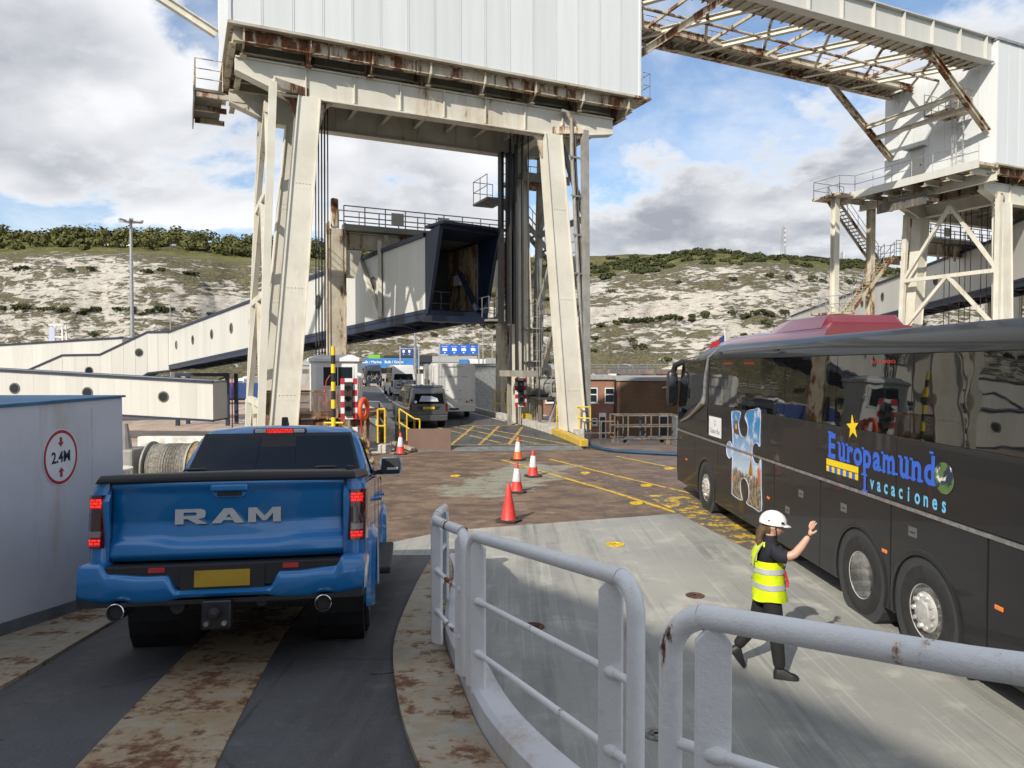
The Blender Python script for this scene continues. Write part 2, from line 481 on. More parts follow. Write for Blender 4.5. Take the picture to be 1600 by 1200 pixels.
# ================================================================== ship deck, stern ramp, link road, quay
def sheet(name, poly, z0, z1, mat):
    mb = MB(); mb.prism(poly, 'z', z0, z1)
    return struct(part(name, mb, mat))
EDGE = [(-16, 12.6), (-2.3, 12.95), (-1.25, 14.0), (3.5, 15.6), (14, 19.2)]
sheet('ship_deck', [(-16, -14), (14, -14)] + EDGE[::-1], -0.5, 0.0, 'deck_paint')
sheet('stern_ramp_plate', EDGE + [(14, 30.5), (7.5, 29.6), (2.9, 28.6), (-4.6, 27.6), (-9, 27.2), (-16, 26.0)], -0.4, -0.004, 'rust_deck')
# mooring deck on the left, beyond the casing
sheet('mooring_deck', [(-15.5, 9.5), (-4.75, 9.5), (-5.6, 24.5), (-15.5, 23.5)], -0.3, 0.55, 'deck_paint')

def smooth_curve(pts, n):
    """Catmull-Rom through 2-D points"""
    out = []
    P = [pts[0]] + list(pts) + [pts[-1]]
    for i in range(1, len(P) - 2):
        for k in range(n):
            t = k / n; p0, p1, p2, p3 = P[i-1], P[i], P[i+1], P[i+2]
            out.append(tuple(0.5 * ((2*p1[j]) + (-p0[j]+p2[j])*t + (2*p0[j]-5*p1[j]+4*p2[j]-p3[j])*t*t + (-p0[j]+3*p1[j]-3*p2[j]+p3[j])*t**3) for j in range(len(p1))))
    out.append(tuple(pts[-1])); return out
def ramp_z(y):
    if y < -0.5: return 1.70
    z = 3.2 - (1.52 + 0.136 * y)
    if y < 1.5: z = 1.70 + (z - 1.70) * max(0, (y + 0.5) / 2.0)
    return max(0.012, z)
RIGHT = [(2.6, -3.0), (1.35, 0.2), (0.45, 1.55), (-0.08, 2.6), (-0.48, 3.6), (-0.80, 4.9), (-1.02, 6.3), (-1.17, 8.6), (-1.25, 10.5), (-1.28, 12.0)]
LEFT = [(-2.3, -3.0), (-2.75, 0.2), (-2.98, 1.55), (-3.13, 2.6), (-3.28, 3.6), (-3.44, 4.9), (-3.70, 6.3), (-4.1, 8.6), (-4.40, 10.5), (-4.65, 12.0)]
RC = smooth_curve(RIGHT, 6); LC = smooth_curve(LEFT, 6)
def strip(name, A, B, dz, thick, mat, zf=ramp_z, kind='structure', parent=None, nx=2):
    """a band between two plan curves that follows the ramp's slope"""
    mb = MB(); rings = []
    for p, q in zip(A, B):
        top = [(p[0]+(q[0]-p[0])*i/nx, p[1]+(q[1]-p[1])*i/nx) for i in range(nx+1)]
        ring = [(x, y, zf(y)+dz) for x, y in top] + [(x, y, zf(y)+dz-thick) for x, y in top[::-1]]
        rings.append(ring)
    mb.loft(rings)
    o = part(name, mb, mat, parent)
    if kind: o['kind'] = kind
    return o
strip('vehicle_ramp', LC, RC, 0.0, 0.4, 'ramp_asphalt', nx=6)
# worn steel strip in the middle of the ramp
CL = smooth_curve([(-0.95, -3.0), (-1.35, 0.2), (-1.72, 1.55), (-1.95, 2.6), (-2.18, 3.6), (-2.44, 4.9), (-2.70, 6.3), (-3.05, 8.6), (-3.28, 10.5), (-3.42, 12.0)], 6)
CR = [(p[0] + 0.69, p[1]) for p in CL]
strip('ramp_centre_plate', CL, CR, 0.010, 0.05, 'ramp_centre', nx=4)
# kerb plates either side
KR = smooth_curve([(3.1, -2.8), (1.85, 0.45), (0.95, 1.75), (0.36, 2.6), (-0.10, 3.7), (-0.36, 4.9), (-0.60, 6.3), (-0.70, 8.4), (-0.85, 10.3), (-1.05, 11.9)], 6)
strip('ramp_kerb_plate', RC, KR, 0.035, 0.45, 'ramp_plate', nx=3)
KL = [(-4.42, p[1]) if p[1] < 8.4 else (min(p[0]-0.25, -4.42), p[1]) for p in LC]
strip('ramp_kerb_plate', KL, LC, 0.03, 0.45, 'ramp_plate', nx=3)
# patches in the ramp surfacing
for (x, y, sx, sy, a) in ((-1.35, 2.9, .34, .16, .2), (-2.95, 3.9, .16, .09, .4), (-0.95, 5.2, .10, .05, 0.1)):
    mb = MB(); n = 14; pts = []
    for i in range(n):
        t = 2*pi*i/n; r = 1 + .22*sin(3*t+x*5) + R.uniform(-.12, .12)
        dx, dy = sx*r*cos(t), sy*r*sin(t)
        pts.append((x+dx*cos(a)-dy*sin(a), y+dx*sin(a)+dy*cos(a)))
    lo = [(p[0], p[1], ramp_z(p[1])-.02) for p in pts]; hi = [((p[0]-x)*.9+x, (p[1]-y)*.9+y, ramp_z(p[1])+.008) for p in pts]
    mb.loft([lo, hi]); struct(part('ramp_patch', mb, 'road_asphalt', smooth=True))

# coaming under the railing: real wall down to the deck
def offset_curve(c, d):
    out = []
    for i, p in enumerate(c):
        a = c[max(0, i-1)]; b = c[min(len(c)-1, i+1)]
        tx, ty = b[0]-a[0], b[1]-a[1]; l = hypot(tx, ty) or 1
        out.append((p[0]+ty/l*d, p[1]-tx/l*d))
    return out
KR2 = offset_curve(KR, 0.17)
KR1 = offset_curve(KR, 0.008)
mb = MB(); rings = []
for p, q in zip(KR1, KR2):
    z = ramp_z(p[1]); e = min(1.0, max(0.0, (11.4 - p[1]) / 3.5)); h = z + 0.04 + 0.14*e
    rings.append([(p[0], p[1], -0.2), (p[0], p[1], h-.02), (p[0]*.8+q[0]*.2, p[1]*.8+q[1]*.2, h), (q[0], q[1], h), (q[0]+.0, q[1], -0.2)])
mb.loft(rings)
struct(part('ramp_coaming', mb, 'ship_white'))

# lashing pots and ring bolts
def pot(x, y, z, mat, r=0.13):
    mb = MB(); mb.lathe([(r, -.02), (r, .010), (r*.86, .018), (r*.62, .018), (r*.55, .004), (0, .004)], 18)
    for a in (0, pi/2):
        mb.beam((-r*.5*cos(a), -r*.5*sin(a), .012), (r*.5*cos(a), r*.5*sin(a), .012), .035, .008)
    o = part('lashing_pot', mb, mat, smooth=True); o.location = (x, y, z); return o
mat_plain('pot_rust', (0.10, 0.05, 0.03), 0.85, vary=0.5, scale=14)
mat_plain('pot_yellow', (0.62, 0.42, 0.02), 0.6, vary=0.35, scale=10)
mat_plain('pot_grey', (0.26, 0.25, 0.22), 0.7, vary=0.5, scale=12)
pots = [(1.85, 12.9, 'pot_yellow', 'yellow lashing pot on the sunlit grey deck', .17), (2.55, 10.0, 'pot_rust', 'rusty lashing pot on the deck just left of the steward', .13),
        (0.26, 8.8, 'pot_rust', 'rusty cross shaped lashing pot at the shadow edge beside the railing', .14), (3.85, 8.2, 'pot_rust', 'rusty lashing pot right of the steward by the coach wheels', .15),
        (0.05, 5.6, 'pot_grey', 'small dark lashing pot seen between the railing bars', .11), (1.25, 6.2, 'pot_grey', 'small lashing pot in the shade right of the railing', .11),
        (3.6, 19.3, 'pot_yellow', 'yellow lashing pot on the line nearest the coach wheel', .16), (2.9, 16.8, 'pot_yellow', 'yellow lashing pot near the end of the grey deck', .16),
        (5.0, 16.7, 'pot_yellow', 'yellow lashing pot on the worn yellow patch by the coach', .16), (-1.65, 21.0, 'pot_yellow', 'yellow lashing pot on the rusty plate left of the cones', .15),
        (4.9, 22.5, 'pot_yellow', 'far yellow lashing pot on the stern ramp ahead of the coach', .16), (2.2, 21.6, 'pot_yellow', 'yellow lashing pot on the yellow line right of the cones', .15)]
for x, y, mt, lb, r in pots:
    tag(pot(x, y, 0.001, mt, r), lb, 'lashing pot', 'lashing pots in the deck')
for i, (x, y) in enumerate(((-0.42, 4.25), (-0.70, 5.6), (-0.90, 8.1))):
    mb = MB(); mb.tube((-.035, 0, .022), (.035, 0, .022), .016, 10); mb.cbox((0, 0, .006), (.09, .05, .012))
    o = part('deck_cleat', mb, 'ramp_plate', smooth=True, angle=50); o.location = (x+.02, y, ramp_z(y)+.036)
    tag(o, ('small cleat on the rusty kerb plate nearest the viewer', 'small cleat on the rusty kerb plate beside the pickup wheel', 'small cleat on the far end of the rusty kerb plate')[i], 'cleat', 'cleats along the kerb plate')

# deck markings
def marking(name, pts, w, z, mat, parent=None):
    mb = MB(); zf = z if callable(z) else (lambda y: z)
    for a, b in zip(pts[:-1], pts[1:]):
        dx, dy = b[0]-a[0], b[1]-a[1]; l = hypot(dx, dy); nx, ny = -dy/l*w/2, dx/l*w/2
        n = max(1, int(l/1.5)); L0 = [(a[0]+dx*i/n+nx, a[1]+dy*i/n+ny, zf(a[1]+dy*i/n+ny)) for i in range(n+1)]; R0 = [(a[0]+dx*i/n-nx, a[1]+dy*i/n-ny, zf(a[1]+dy*i/n-ny)) for i in range(n+1)]
        mb.loft([L0, R0], closed=False, caps=False)
    o = part(name, mb, mat, parent)
    if parent is None: struct(o)
    return o
marking('deck_marking', [(-.35, 24.6), (2.55, 18.35), (3.6, 15.7)], 0.14, 0.0035, 'yellow_worn')
marking('deck_marking', [(1.3, 24.8), (3.0, 21.1), (4.6, 17.9)], 0.12, 0.0035, 'yellow_worn')
marking('deck_marking', [(3.7, 25.6), (6.3, 20.0)], 0.12, 0.0035, 'yellow_worn')
marking('deck_marking', [(2.0, 21.6), (3.2, 19.2)], .7, 0.0018, 'yellow_faint')
marking('deck_marking', [(3.75, 17.9), (4.75, 11.8)], 1.0, 0.0050, 'yellow_half')
marking('deck_marking', [(3.1, 18.9), (3.9, 17.0)], .9, 0.0022, 'yellow_faint')

# link road (bascule flap, then the approach curving left on its embankment)
ROADR = smooth_curve([(2.65, 28.1), (1.7, 31.5), (.55, 34.6), (-1.05, 38.6), (-3.0, 44), (-4.6, 50), (-6.2, 58), (-8.4, 70), (-12.8, 92), (-20, 118)], 5)
ROADL = smooth_curve([(-4.4, 27.3), (-5.0, 31.0), (-5.9, 34.2), (-7.3, 38.2), (-9.3, 43.6), (-11.2, 49.6), (-13.4, 57.6), (-16.0, 69.6), (-21.4, 91), (-31, 117)], 5)
RZ = [(28.6, .10), (36, .43), (46, .62), (60, .70), (92, .70)]
def road_z(y):
    if y > 92: return max(-2.9, .70 - (y-92)*.13)
    for (y0, z0), (y1, z1) in zip(RZ[:-1], RZ[1:]):
        if y <= y1: return z0+(z1-z0)*max(0, (y-y0)/(y1-y0))
    return .70
strip('link_road', ROADL, ROADR, 0.0, 3.4, 'road_asphalt', zf=road_z, nx=5)
mb = MB(); mb.loft([[(-4.4, 27.3, .11), (2.65, 28.1, .11)], [(-4.45, 26.85, .0), (2.75, 27.62, .0)]], closed=False, caps=False)
struct(part('flap_edge', mb, 'ship_grey_skirt'))
def Z(y): return road_z(y) + .0075
def Zo(d): return lambda y: road_z(y) + .0075 + d
def rp(s, t):
    """point on the link road: s across 0..1, t along in metres from the flap"""
    y = 27.7 + t
    def at(c):
        for a, b in zip(c[:-1], c[1:]):
            if a[1] <= y <= b[1]: f = (y-a[1])/(b[1]-a[1]); return a[0]+(b[0]-a[0])*f
        return c[0][0] if y < c[0][1] else c[-1][0]
    l, r = at(ROADL), at(ROADR); return (l+(r-l)*s, y)
for a, b in (((.30, .6), (.98, .8)), ((.30, .6), (.62, 6.5)), ((.62, .7), (.95, 6.2)), ((.62, .7), (.32, 6.4)), ((.95, .9), (.62, 6.3)), ((.30, 6.6), (.96, 6.8)), ((.46, .7), (.80, 6.5)), ((.80, .8), (.46, 6.4))):
    marking('road_marking', [rp(*a), rp(*b)], 0.14, Zo(R.uniform(0, .003)), 'yellow_line')
marking('road_marking', [rp(.965, 7 + i) for i in range(0, 60, 2)], 0.13, Z, 'white_line')
for k in range(14): marking('road_marking', [rp(.47, 8 + k*4.2), rp(.47, 10.2 + k*4.2)], 0.12, Z, 'white_line')
marking('road_marking', [rp(.08, 8 + i) for i in range(0, 70, 2)], 0.12, Z, 'white_line')
for k in range(6): marking('road_marking', [rp(.06+.045*k, .7), rp(.04+.045*k, 1.9)], 0.17, Zo(.001*(k % 2)), 'red_line' if k % 2 == 0 else 'white_line')
# kerbs of the flap
mat_rusty('yellow_steel', (0.62, 0.42, 0.03), 0.45, 2.5, paint2=(0.50, 0.34, 0.05))
mat_plain('concrete_kerb', (0.50, 0.47, 0.42), 0.85, vary=0.3, scale=4, bump=.3)
mb = MB(); mb.beam((2.80, 27.9, .22), (1.88, 31.6, .36), .34, .28); tag(part('yellow_kerb', mb, 'yellow_steel', bevel=.03), 'worn yellow steel kerb along the right edge of the flap', 'kerb')
mb = MB(); mb.beam((.75, 35.2, .75), (.25, 36.4, .75), .5, .35); mb.cbox((.45, 35.8, 1.05), (.45, .6, .27)); tag(part('yellow_block', mb, 'yellow_steel', bevel=.02), 'yellow stepped block at the roadside below the traffic light', 'block')
mb = MB()
KC = [(x+.2, y) for x, y in ROADR if y > 31.8]
mb.loft([[(x-.15, y, road_z(y)-.1), (x-.15, y, road_z(y)+.26), (x+.18, y, road_z(y)+.26), (x+.18, y, road_z(y)-.1)] for x, y in KC]); struct(part('kerb', mb, 'concrete_kerb'))
mb = MB(); KC = [(x-.2, y) for x, y in ROADL if y > 29]
mb.loft([[(x-.2, y, road_z(y)-.1), (x-.2, y, road_z(y)+.55), (x+.15, y, road_z(y)+.55), (x+.15, y, road_z(y)-.1)] for x, y in KC]); tag(part('road_parapet', mb, 'concrete_kerb'), 'low concrete parapet along the left edge of the approach road', 'parapet')

# quay ground out to the horizon
mb = MB(); n = 24
mb.grid([[(-1500 + 3000*i/n, 33 + 1800*(j/12)**2, -3.0) for i in range(n+1)] for j in range(13)])
struct(part('quay_ground', mb, 'quay_concrete'))
mb = MB(); mb.grid([[(-1500 + 3000*i/4, -800 + 840*j/4, -6.0) for i in range(5)] for j in range(5)])
m_, nt_, b_ = _newmat('sea_water'); b_.inputs['Base Color'].default_value = (0.03, 0.07, 0.075, 1); b_.inputs['Roughness'].default_value = 0.12
_k = NB(nt_); _k.put(b_.inputs['Normal'], _k.bump(_k.noise(_k.world(), .6, 5, .6), .5, .3))
struct(part('harbour_water', mb, 'sea_water'))
mb = MB(); mb.prism([(-90, 30.5), (-16.5, 27.8), (-4.9, 28.5), (-5.8, 36), (-8.4, 44), (-8.4, 46), (-90, 46)], 'z', -8, -2.98); mb.prism([(5.0, 30.6), (60, 31.5), (60, 46), (2, 46)], 'z', -8, -2.98); mb.prism([(3.0, 29.9), (2.1, 31.9), (.95, 34.9), (-.65, 38.9), (-1.6, 42), (1.4, 42), (3.3, 32)], 'z', -8, .52)
struct(part('quay_wall', mb, 'concrete_kerb'))
# bay lines on the quay
for i in range(9): marking('quay_marking', [(-30 - i*5.5, 78), (-40 - i*6.5, 150)], 0.25, -2.992, 'white_line')
for i in range(4): marking('quay_marking', [(-60, 82 + i*16), (-10, 90 + i*17)], 0.3, -2.988, 'yellow_line')

# ================================================================== chalk cliff and the hill above
def lerp_tab(tab, x):
    if x <= tab[0][0]: return tab[0][1]
    for (a, va), (b, vb) in zip(tab[:-1], tab[1:]):
        if x <= b:
            t = (x-a)/(b-a); t = t*t*(3-2*t); return va+(vb-va)*t
    return tab[-1][1]
# measured skyline, as elevation tangent over bearing tangent
CLIFF_TOP = [(-2.2, .13), (-.71, .150), (-.53, .150), (-.35, .139), (-.18, .128), (.06, .104), (.18, .126), (.27, .137), (.36, .139), (.44, .132), (.55, .115), (.71, .088), (2.2, .07)]
HILL_TOP = [(-2.2, .15), (-.71, .178), (-.53, .176), (-.35, .165), (-.18, .155), (.06, .150), (.18, .154), (.27, .158), (.36, .152), (.44, .144), (.55, .132), (.71, .098), (2.2, .08)]
def cliff_r(b): return 335 + 26*fbm(b*2.3, 1.7) + (b*28 if b > 0 else -b*10)
def cliff_point(b, t):
    """b bearing tangent, t 0..1 up the face, 1..2 over the grassy top"""
    r0 = cliff_r(b); depth = 92
    if t <= 1:
        prof = [(0, 0, 0), (.22, .24, .20), (.44, .42, .47), (.46, .52, .48), (.60, .60, .66), (.70, .68, .765), (.715, .735, .77), (.90, .90, .955), (1, 1, 1)]
        for (t0, d0, h0), (t1, d1, h1) in zip(prof[:-1], prof[1:]):
            if t <= t1:
                f = (t-t0)/(t1-t0); dd = d0+(d1-d0)*f; hh = h0+(h1-h0)*f; break
        r = r0 + depth*dd
        ztop = 3.2 + lerp_tab(CLIFF_TOP, b)*(r0+depth)
        z = -3 + (ztop+3)*hh
        amp = 3.4*sin(pi*min(1, t*1.02))**.6
        dr = fbm(b*22, z*.035, 3.0, 5)*amp + fbm(b*70, z*.12, 9.0, 4)*amp*.55
        # buttresses / gullies
        dr += abs(fbm(b*13, z*.012, 21.0, 3))*amp*1.3
        r += dr; z += fbm(b*40, t*9, 5.0, 4)*1.9*min(1, t*4) * (1 if t < .97 else (1-t)/.03)
    else:
        f = t-1; rt = r0+depth; r = rt + 190*f
        z0 = lerp_tab(CLIFF_TOP, b); z1 = lerp_tab(HILL_TOP, b)
        e = z0+(z1-z0)*(f**.75)
        z = 3.2 + e*r + fbm(b*18, f*5, 2.0, 4)*2.4*min(1, f*5)
    return (b*r, r, z)
def mat_cliff():
    m, nt, b = _newmat('chalk'); k = NB(nt)
    v = k.world(); g = nt.nodes.new('ShaderNodeNewGeometry')
    nz = k.sep(g.outputs['Normal'])[2]; pos = k.sep(v); z = pos[2]
    flat = k.world(scale=(.42, .42, 1.8))
    n1 = k.noise(flat, .035, 9, .70, .5); n2 = k.noise(flat, .30, 8, .74, .6); n3 = k.noise(k.world(scale=(.35, .35, 2.2)), .5, 6, .65)
    chalk = k.mix(k.step(n3, .3, .68), (0.55, 0.525, 0.475), (0.42, 0.395, 0.35))
    chalk = k.mix(k.math('MULTIPLY', k.step(k.noise(k.world(scale=(1, 1, .18)), .35, 6, .7), .5, .68), .5), chalk, (0.34, 0.31, 0.25))
    scrub = k.mix(k.step(n2, .35, .65), (0.115, 0.105, 0.06), (0.175, 0.15, 0.09))
    scrub = k.mix(k.step(k.noise(v, .8, 6, .7), .45, .62), scrub, (0.06, 0.065, 0.035))
    veg = k.math('ADD', k.math('MULTIPLY', n1, .42), k.math('MULTIPLY', n2, .58))
    veg = k.math('ADD', veg, k.math('MULTIPLY', k.math('SUBTRACT', nz, .60), .13))
    low = k.math('SUBTRACT', 1.0, k.step(z, 6.0, 38.0))
    veg = k.math('ADD', veg, k.math('MULTIPLY', low, .02))
    lf = k.math('SUBTRACT', 1.0, k.step(pos[0], -150.0, 80.0))
    veg = k.math('ADD', veg, k.math('MULTIPLY', k.math('MULTIPLY', lf, low), .035))
    mask = k.step(veg, .494, .545)
    face = k.mix(mask, chalk, scrub)
    grass = k.mix(k.step(k.noise(v, .05, 6, .6), .35, .65), (0.16, 0.165, 0.055), (0.135, 0.12, 0.055))
    grass = k.mix(k.math('MULTIPLY', k.step(n2, .5, .68), .55), grass, (0.06, 0.07, 0.025))
    att = nt.nodes.new('ShaderNodeAttribute'); att.attribute_name = 'top'
    tm = k.step(k.math('ADD', att.outputs['Fac'], k.math('MULTIPLY', k.math('SUBTRACT', n2, .5), .25)), .08, .13)
    k.put(b.inputs['Base Color'], k.mix(tm, face, grass))
    b.inputs['Roughness'].default_value = 0.95; b.inputs['Specular IOR Level'].default_value = 0.15
    h = k.math('ADD', k.math('MULTIPLY', mask, .6), k.math('ADD', n2, n3))
    k.put(b.inputs['Normal'], k.bump(h, .9, 1.6))
mat_cliff()
NBC, NT = 520, 132
bs = [-1.25 + 2.45*i/NBC for i in range(NBC+1)]
ts = [i/96 for i in range(97)] + [1 + (i/35) for i in range(1, 36)]
mb = MB(); rows = [[cliff_point(b, t) for b in bs] for t in ts]
rows.append([(p[0]*1.6, p[1]*1.6, p[2]*.6) for p in rows[-1]])
mb.grid(rows); me = mb.mesh('chalk_cliff', True, 180)
attr = me.attributes.new('top', 'FLOAT', 'POINT')
vals = []
for t in ts + [2.0]: vals += [max(0.0, t-1.0)] * len(bs)
attr.data.foreach_set('value', vals)
struct(link('chalk_cliff_hill', me, 'chalk'))

# foliage of the wood: leaf clumps through crown volumes, one mass of far trees
def mat_leaf(name, a, b_, c):
    m, nt, b = _newmat(name); k = NB(nt); v = k.world()
    n = k.noise(v, .10, 4, .6); n2 = k.noise(v, .55, 4, .65)
    k.put(b.inputs['Base Color'], k.mix(k.step(n2, .38, .66), k.mix(k.step(n, .4, .6), a, b_), c))
    b.inputs['Roughness'].default_value = .8; b.inputs['Specular IOR Level'].default_value = .2
mat_leaf('foliage', (0.065, 0.075, 0.024), (0.135, 0.130, 0.042), (0.085, 0.088, 0.03))
mat_leaf('foliage_dark', (0.035, 0.046, 0.018), (0.070, 0.072, 0.026), (0.042, 0.05, 0.018))
def crown(mb, c, rx, rz, n, rng, leaf):
    # a few overlapping lobes, covered in small tilted faces
    lobes = [(Vector(c), rx, rz)]
    for _ in range(4):
        a = rng.uniform(0, 2*pi); lobes.append((Vector((c[0]+cos(a)*rx*.6, c[1]+sin(a)*rx*.6, c[2]+rng.uniform(-.25, .35)*rz)), rx*rng.uniform(.45, .7), rz*rng.uniform(.45, .75)))
    for i in range(n):
        lc, lx, lz = lobes[i % len(lobes)]
        u = rng.uniform(-.5, 1); a = rng.uniform(0, 2*pi); s_ = sqrt(max(0, 1-u*u)); rr = rng.uniform(.82, 1.03)
        nrm = Vector((s_*cos(a), s_*sin(a), u)); p = lc + Vector((nrm.x*lx*rr, nrm.y*lx*rr, nrm.z*lz*rr))
        nn = (nrm + Vector((rng.uniform(-.6, .6), rng.uniform(-.6, .6), rng.uniform(-.3, .6)))).normalized()
        t1 = nn.orthogonal().normalized(); t2 = nn.cross(t1); a2 = rng.uniform(0, pi); q1 = t1*cos(a2)+t2*sin(a2); q2 = nn.cross(q1)
        L_ = leaf*rng.uniform(.6, 1.3)
        mb.add([p-q1*L_, p-q2*L_*.7, p+q1*L_, p+q2*L_*.7], [(0, 1, 2, 3)])
rng = random.Random(11)
mb = MB()
for i in range(250):
    b = rng.uniform(-.80, -.10); f = rng.uniform(.42, .95)
    if rng.random() < .12: f = rng.uniform(.25, .45)
    p = cliff_point(b, 1+f); s_ = rng.uniform(.5, 1.45) * (1.1 if f > .6 else .75)
    crown(mb, (p[0], p[1], p[2]+3.2*s_), 6.2*s_, 5.2*s_, 210, rng, 1.15)
me = mb.mesh('hilltop_wood'); o = link('hilltop_wood', me, 'foliage'); tag(o, 'dense wood of rounded green trees on the hilltop above the left cliff', 'wood', kind='stuff')
mb = MB()
for i in range(420):
    b = rng.uniform(-.08, .60); f = rng.uniform(.02, .98)**1.0
    if b > .2 and rng.random() < .55: f = rng.uniform(.6, .95)
    if b < .2: f = rng.uniform(.01, .75)
    p = cliff_point(b, 1+f); s_ = rng.uniform(.45, .95)
    crown(mb, (p[0], p[1], p[2]+.9*s_), 5.0*s_, 2.6*s_, 110, rng, .95)
for i in range(240):     # scrub on the ledges of the face
    b = rng.uniform(-.8, .62); t = rng.choice([.48, .485, .49, .495, .815, .81, rng.uniform(.1, .45), .49])
    p = cliff_point(b, t); s_ = rng.uniform(.3, .75)
    crown(mb, (p[0], p[1]-1, p[2]+.4*s_), 4.4*s_, 2.2*s_, 60, rng, .8)
me = mb.mesh('hillside_scrub'); o = link('hillside_scrub', me, 'foliage_dark'); tag(o, 'dark green scrub over the hillside and along the cliff ledges', 'scrub', kind='stuff')

# ================================================================== ship: casing on the left and the superstructure behind
t = thing('ship_casing', 'pale painted steel casing with a blue top, left of the pickup', 'ship casing', (-4.42, 0, 0))
mb = MB(); mb.box((-6.5, -2, 0.0), (0, 8.2, 2.845)); part('casing_wall', mb, 'ship_wall', t, bevel=.01)
mb = MB(); mb.box((-6.5, -2.0, 2.847), (0.025, 8.225, 2.87)); part('casing_top', mb, 'ship_blue', t)
mb = MB()
ys = [-2 + .3*i for i in range(34)]
mb.loft([[(0.002, y, ramp_z(y)-.1), (0.002, y, ramp_z(y)+.14), (.014, y, ramp_z(y)+.14), (.014, y, ramp_z(y)-.1)] for y in ys]); part('skirting', mb, 'ship_grey_skirt', t)
for q in (.9, 4.3, 7.6):
    mb = MB(); mb.path([(.002, q+.004*sin(i*2.1), .6+.18*i) for i in range(13)], .006, 5); part('weld_seam', mb, 'ship_wall', t, smooth=True)
# round 2.4M sign
mat_plain('sign_white', (0.74, 0.75, 0.77), 0.5, vary=.05); mat_plain('sign_red', (0.42, 0.025, 0.03), 0.5, vary=.1); mat_plain('sign_black', (0.015, 0.015, 0.03), 0.5)
sg = thing('height_limit_sign', 'round white height limit sign with red ring reading 2.4M', 'sign', (-4.418, 7.06, 2.31))
def ring_yz(mb, r0, r1, x, n=48):
    vs = []
    for i in range(n):
        a = 2*pi*i/n; vs += [(x, r0*cos(a), r0*sin(a)), (x, r1*cos(a), r1*sin(a))]
    mb.add(vs, [(2*i, 2*i+1, 2*((i+1) % n)+1, 2*((i+1) % n)) for i in range(n)])
mb = MB(); mb.lathe([(.275, 0), (.275, .004), (0, .004)], 48, 'x'); part('sign_plate', mb, 'sign_white', sg)
mb = MB(); ring_yz(mb, .235, .265, .0055); part('sign_ring', mb, 'sign_red', sg)
for s_ in (-1, 1):
    mb = MB(); pts = [(-.02, .195), (.02, .195), (.02, .145), (.047, .145), (0, .10), (-.047, .145), (-.02, .145)]
    mb.prism([(p[0], s_*p[1]) for p in pts], 'x', .004, .006); part('arrow', mb, 'sign_red', sg)
text_part('lettering', '2.4M', 'sign_black', sg, (.006, 0.0, -.048), (0, 1, 0), (0, 0, 1), .15, bold=.004, xs=1.0)
# superstructure of the ferry behind the viewer (off frame; shades the deck)
sp = thing('ferry_superstructure', 'tall white ferry superstructure standing behind the deck', 'ferry', (0, 0, 0))
mb = MB(); mb.prism([(-60, -8.3), (-18.8, -8.3), (-14.1, -9.8), (-11.8, -12.1), (-10.6, -14.0), (-8.6, -17.6), (-5.8, -21.8), (12, -46), (12, -90), (-60, -90)], 'z', -1, 18.0); part('deck_house', mb, 'ship_white', sp)
mb = MB(); mb.box((-58, -88, 18.0), (-16, -16, 18.3)); part('upper_deck', mb, 'ship_blue', sp)
# ================================================================== link-span gantries
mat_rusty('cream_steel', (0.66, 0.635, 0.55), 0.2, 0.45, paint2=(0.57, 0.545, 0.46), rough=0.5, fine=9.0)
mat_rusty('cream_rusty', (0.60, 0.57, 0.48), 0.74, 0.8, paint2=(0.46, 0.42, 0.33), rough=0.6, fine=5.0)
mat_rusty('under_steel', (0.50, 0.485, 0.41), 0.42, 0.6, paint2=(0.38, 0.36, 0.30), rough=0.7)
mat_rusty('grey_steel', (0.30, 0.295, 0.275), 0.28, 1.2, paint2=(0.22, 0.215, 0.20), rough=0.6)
mat_rusty('dark_steel', (0.10, 0.095, 0.09), 0.3, 1.5, rough=0.7)
mat_plain('cable_black', (0.018, 0.018, 0.02), 0.6, vary=.3)
mat_plain('dark_gap', (0.04, 0.042, 0.045), 0.9)
mat_plain('galvanised', (0.36, 0.37, 0.37), 0.45, metal=.55, vary=.25, scale=5)
def mat_clad(name, c, streak=(0.6, 0.62, 0.62)):
    m, nt, b = _newmat(name); k = NB(nt)
    v = k.coord('Object')
    n = k.noise(k.coord('Object', scale=(1, 1, .05)), 2.6, 6, .65)
    col = k.mix(k.step(n, .35, .7), c, tuple(a*bb for a, bb in zip(c, (.93, .93, .93))))
    col = k.mix(k.math('MULTIPLY', k.step(k.noise(v, .5, 5, .6), .5, .75), .3), col, streak)
    tint = k.math('MULTIPLY', k.math('SUBTRACT', k.rand(), .5), .10)
    hs = nt.nodes.new('ShaderNodeHueSaturation'); k.put(hs.inputs['Color'], col); k.put(hs.inputs['Value'], k.math('ADD', 1.0, tint))
    k.put(b.inputs['Base Color'], hs.outputs[0]); b.inputs['Roughness'].default_value = .38
    k.put(b.inputs['Normal'], k.bump(n, .08, .02))
mat_clad('clad_white', (0.66, 0.685, 0.69))
mat_clad('clad_cream', (0.54, 0.535, 0.495), (0.48, 0.47, 0.42))
mat_plain('navy_trim', (0.011, 0.020, 0.050), 0.5, vary=.3, scale=2)
GDEG = 24.6
